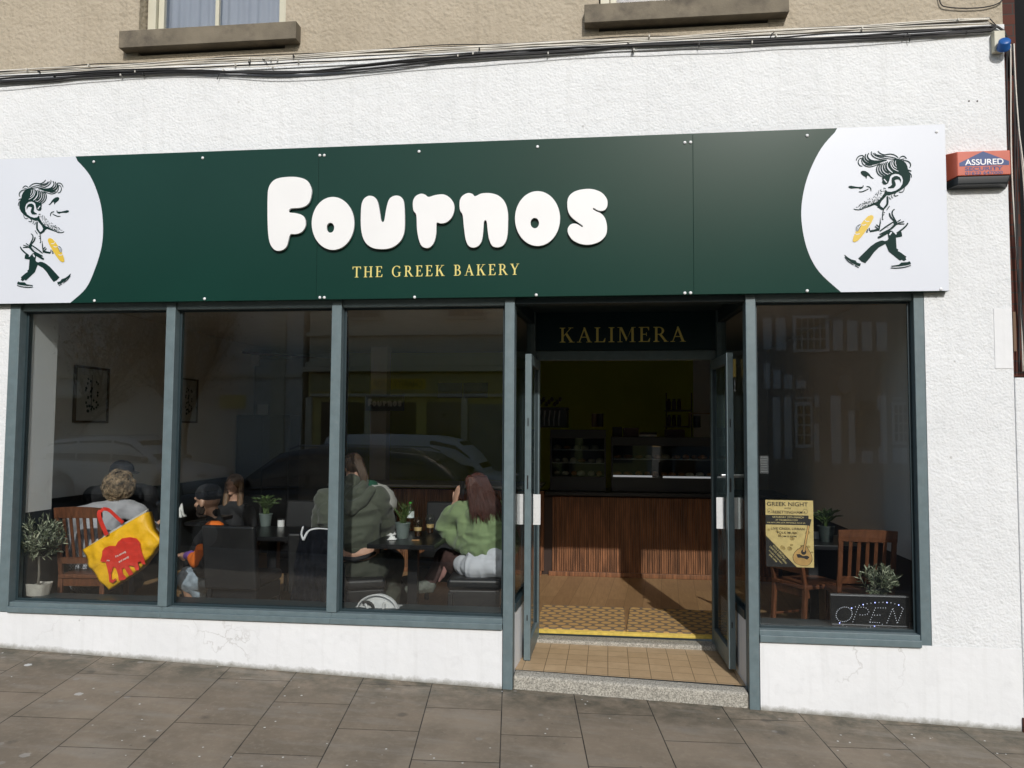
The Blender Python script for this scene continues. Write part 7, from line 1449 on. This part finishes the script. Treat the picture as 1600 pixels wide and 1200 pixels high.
# ---- backpack
bp_ = thing('backpack', 'grey rounded backpack with a looped handle standing below the third window', 'backpack', P(592, 960, .26)); bc_ = P(592, 955, .235)
BPG = mat('backpack_grey', (.50, .505, .50), .8, var=.08, vscale=20, bump=.3, bscale=200); BPD = mat('backpack_black', (.02, .02, .02), .8)
def bpf(mb): mb.ball(bc_ + Vector((0, 0, -.045)), (.17, .075, .170), 26, 16); mb.box((bc_.x - .165, bc_.y - .06, .345), (bc_.x + .165, bc_.y + .06, bc_.z - .03))
blob('bag_body', BPG, bpf, None, .007, 4, (.003, 12)); o = bpy.data.objects['bag_body']; rel(o, bp_)
mb = MB(); mb.tube(smooth_loop([bc_ + Vector((x, -.055, z)) for x, z in ((-.162, -.02), (-.132, .065), (-.07, .112), (0, .127), (.07, .112), (.132, .065), (.162, -.02))], 5, False), .0065, 8); rel(mb.build('piping', mat('piping_pale', (.5, .5, .5), .6), smooth=True), bp_)
mb = MB(); mb.tube(smooth_loop([bc_ + Vector((x, -.078, z)) for x, z in ((-.08, .07), (-.05, .02), (0, -.012), (.05, .022), (.06, .08))], 5, False), .010, 8); rel(mb.build('handle', BPG, smooth=True), bp_)
mb = MB(); mb.tube(smooth_loop([bc_ + Vector((x, -.075, z)) for x, z in ((-.10, .075), (-.06, .078), (-.03, .06), (-.018, .03))], 5, False), .012, 8); mb.box((bc_.x - .135, bc_.y - .078, bc_.z - .04), (bc_.x - .095, bc_.y - .05, bc_.z + .025)); mb.box((bc_.x + .075, bc_.y - .078, bc_.z - .04), (bc_.x + .115, bc_.y - .05, bc_.z + .035)); mb.box((bc_.x - .03, bc_.y - .079, bc_.z + .005), (bc_.x + .03, bc_.y - .06, bc_.z + .03)); rel(mb.build('strap', BPD, smooth=False), bp_)

# ---- yellow shopping bag with the red elephant
YB = .335
bg = thing('shopping_bag', 'bright yellow shopping bag with a red elephant hanging tilted from the brown chair', 'bag', P(168, 922, YB)); BY = mat('bag_yellow', (.92, .50, .008), .5, var=.08, vscale=12, bump=.6, bscale=14, bdist=.012, bdetail=2, folds=.035, fscale=6)
face = [(128, 859), (226, 801), (234, 828), (249, 846), (236, 866), (213, 893), (168, 923), (152, 905), (138, 886)]
fr_ = [P(x, y, YB) for x, y in face]
mb = MB(); n = len(fr_); cen = sum(fr_, Vector()) / n; rings = [(0, 1.0, .030), (0, .88, .006), (0, .6, -.014), (0, .3, -.020)]
def ringp(sc, dy, seed=0): return [cen + (p - cen) * sc + Vector((0, dy + .018 * noise.noise(Vector((p.x * 17, p.z * 17, sc * 5))), 0)) for p in smooth_edge]
smooth_edge = []
for i in range(n):
    for k in range(5): smooth_edge.append(fr_[i].lerp(fr_[(i + 1) % n], k / 5))
N_ = len(smooth_edge); vs = []; 
for sc, dy in ((1.0, .095), (1.0, .012), (.93, .0), (.7, -.008), (.4, -.012), (.15, -.014)): vs += ringp(sc, dy)
fs = [(r * N_ + i, r * N_ + (i + 1) % N_, (r + 1) * N_ + (i + 1) % N_, (r + 1) * N_ + i) for r in range(5) for i in range(N_) if not (r == 0 and i < 5)] + [tuple(5 * N_ + i for i in range(N_)), tuple(range(N_))[::-1]]
mb.add(vs, fs); rel(mb.build('bag_body', BY, smooth=True), bg)
mb = MB(); a_, b_ = P(131, 857.5, YB), P(224, 802.5, YB); a2, b2 = P(140, 843, YB), P(222, 795.5, YB)   # pale inside seen at the mouth
mb.add([a_ + Vector((0, .02, 0)), b_ + Vector((0, .02, 0)), b2 + Vector((0, .09, -.004)), a2 + Vector((0, .09, -.01)), a_ + Vector((0, .03, -.04)), b_ + Vector((0, .03, -.04)), b2 + Vector((0, .095, -.05)), a2 + Vector((0, .095, -.05))], [(0, 1, 2, 3), (4, 7, 6, 5), (0, 4, 5, 1), (1, 5, 6, 2), (2, 6, 7, 3), (3, 7, 4, 0)]); rel(mb.build('bag_lining', mat('bag_white', (.66, .64, .58), .7), bevel=0), bg)
REDH = mat('bag_red', (.66, .035, .018), .5, var=.15, vscale=20, bump=.4, bscale=14, bdist=.01, folds=.02, fscale=6)
def strap_(pts, w, m_, nm):
    mb = MB(); p_ = smooth_loop(pts, 6, False); vs = []
    for i, p in enumerate(p_):
        d = (p_[min(i + 1, len(p_) - 1)] - p_[max(i - 1, 0)]).normalized(); s_ = d.cross(Vector((0, 1, 0))).normalized() * w / 2; vs += [p - s_, p + s_]
    mb.add(vs, [(2 * i, 2 * i + 1, 2 * i + 3, 2 * i + 2) for i in range(len(p_) - 1)]); o = mb.build(nm, m_); sd = o.modifiers.new('s', 'SOLIDIFY'); sd.thickness = .003; rel(o, bg)
strap_([P(167, 836, YB - .02), P(158, 815, YB - .02), P(155, 802, YB - .01), P(161, 795, YB + .02)], .034, REDH, 'handle'); strap_([P(161, 795, YB + .02), P(170, 797, YB + .01), P(180, 806, YB), P(192, 817, YB + .01)], .026, REDH, 'handle')
ELE = [(640, 865), (650, 830), (652, 800), (668, 780), (700, 768), (735, 770), (748, 745), (775, 722), (825, 714), (865, 722), (885, 745), (895, 800), (915, 860), (922, 885), (900, 882), (890, 865), (872, 870), (880, 900), (880, 920), (860, 922), (848, 895), (815, 890), (835, 925), (845, 945), (820, 955), (800, 925), (790, 905), (775, 910), (780, 940), (803, 968), (790, 980), (755, 985), (750, 945), (735, 905), (720, 900), (708, 940), (708, 975), (722, 980), (735, 968), (735, 985), (715, 1000), (695, 992), (692, 950), (680, 900), (672, 870), (655, 870)]
ez = lambda q: W(q[0] / 4, 660 + q[1] / 4, YB)
poly2d('elephant_print', [[ez(p) for p in ELE]], REDH, bg, YB - .026, .0006)
BWH = mat('bag_print_white', (.75, .72, .66), .6); RT_ = Matrix.Rotation(rad(-28), 4, 'Y')
for s_, cx, cy, h_, w_ in (("I'm strong", 770, 820, .016, .092), ('and sturdy', 790, 852, .016, .092), ('so', 690, 858, .012, .024)): c0 = ez((cx, cy)); text('lettering', s_, BWH, bg, c0[0], YB - .0285, c0[1] - .006, h_, w_, bold=.02, Rm=RT_ if s_ != 'so' else None)

bpy.data.scenes.remove(TS)
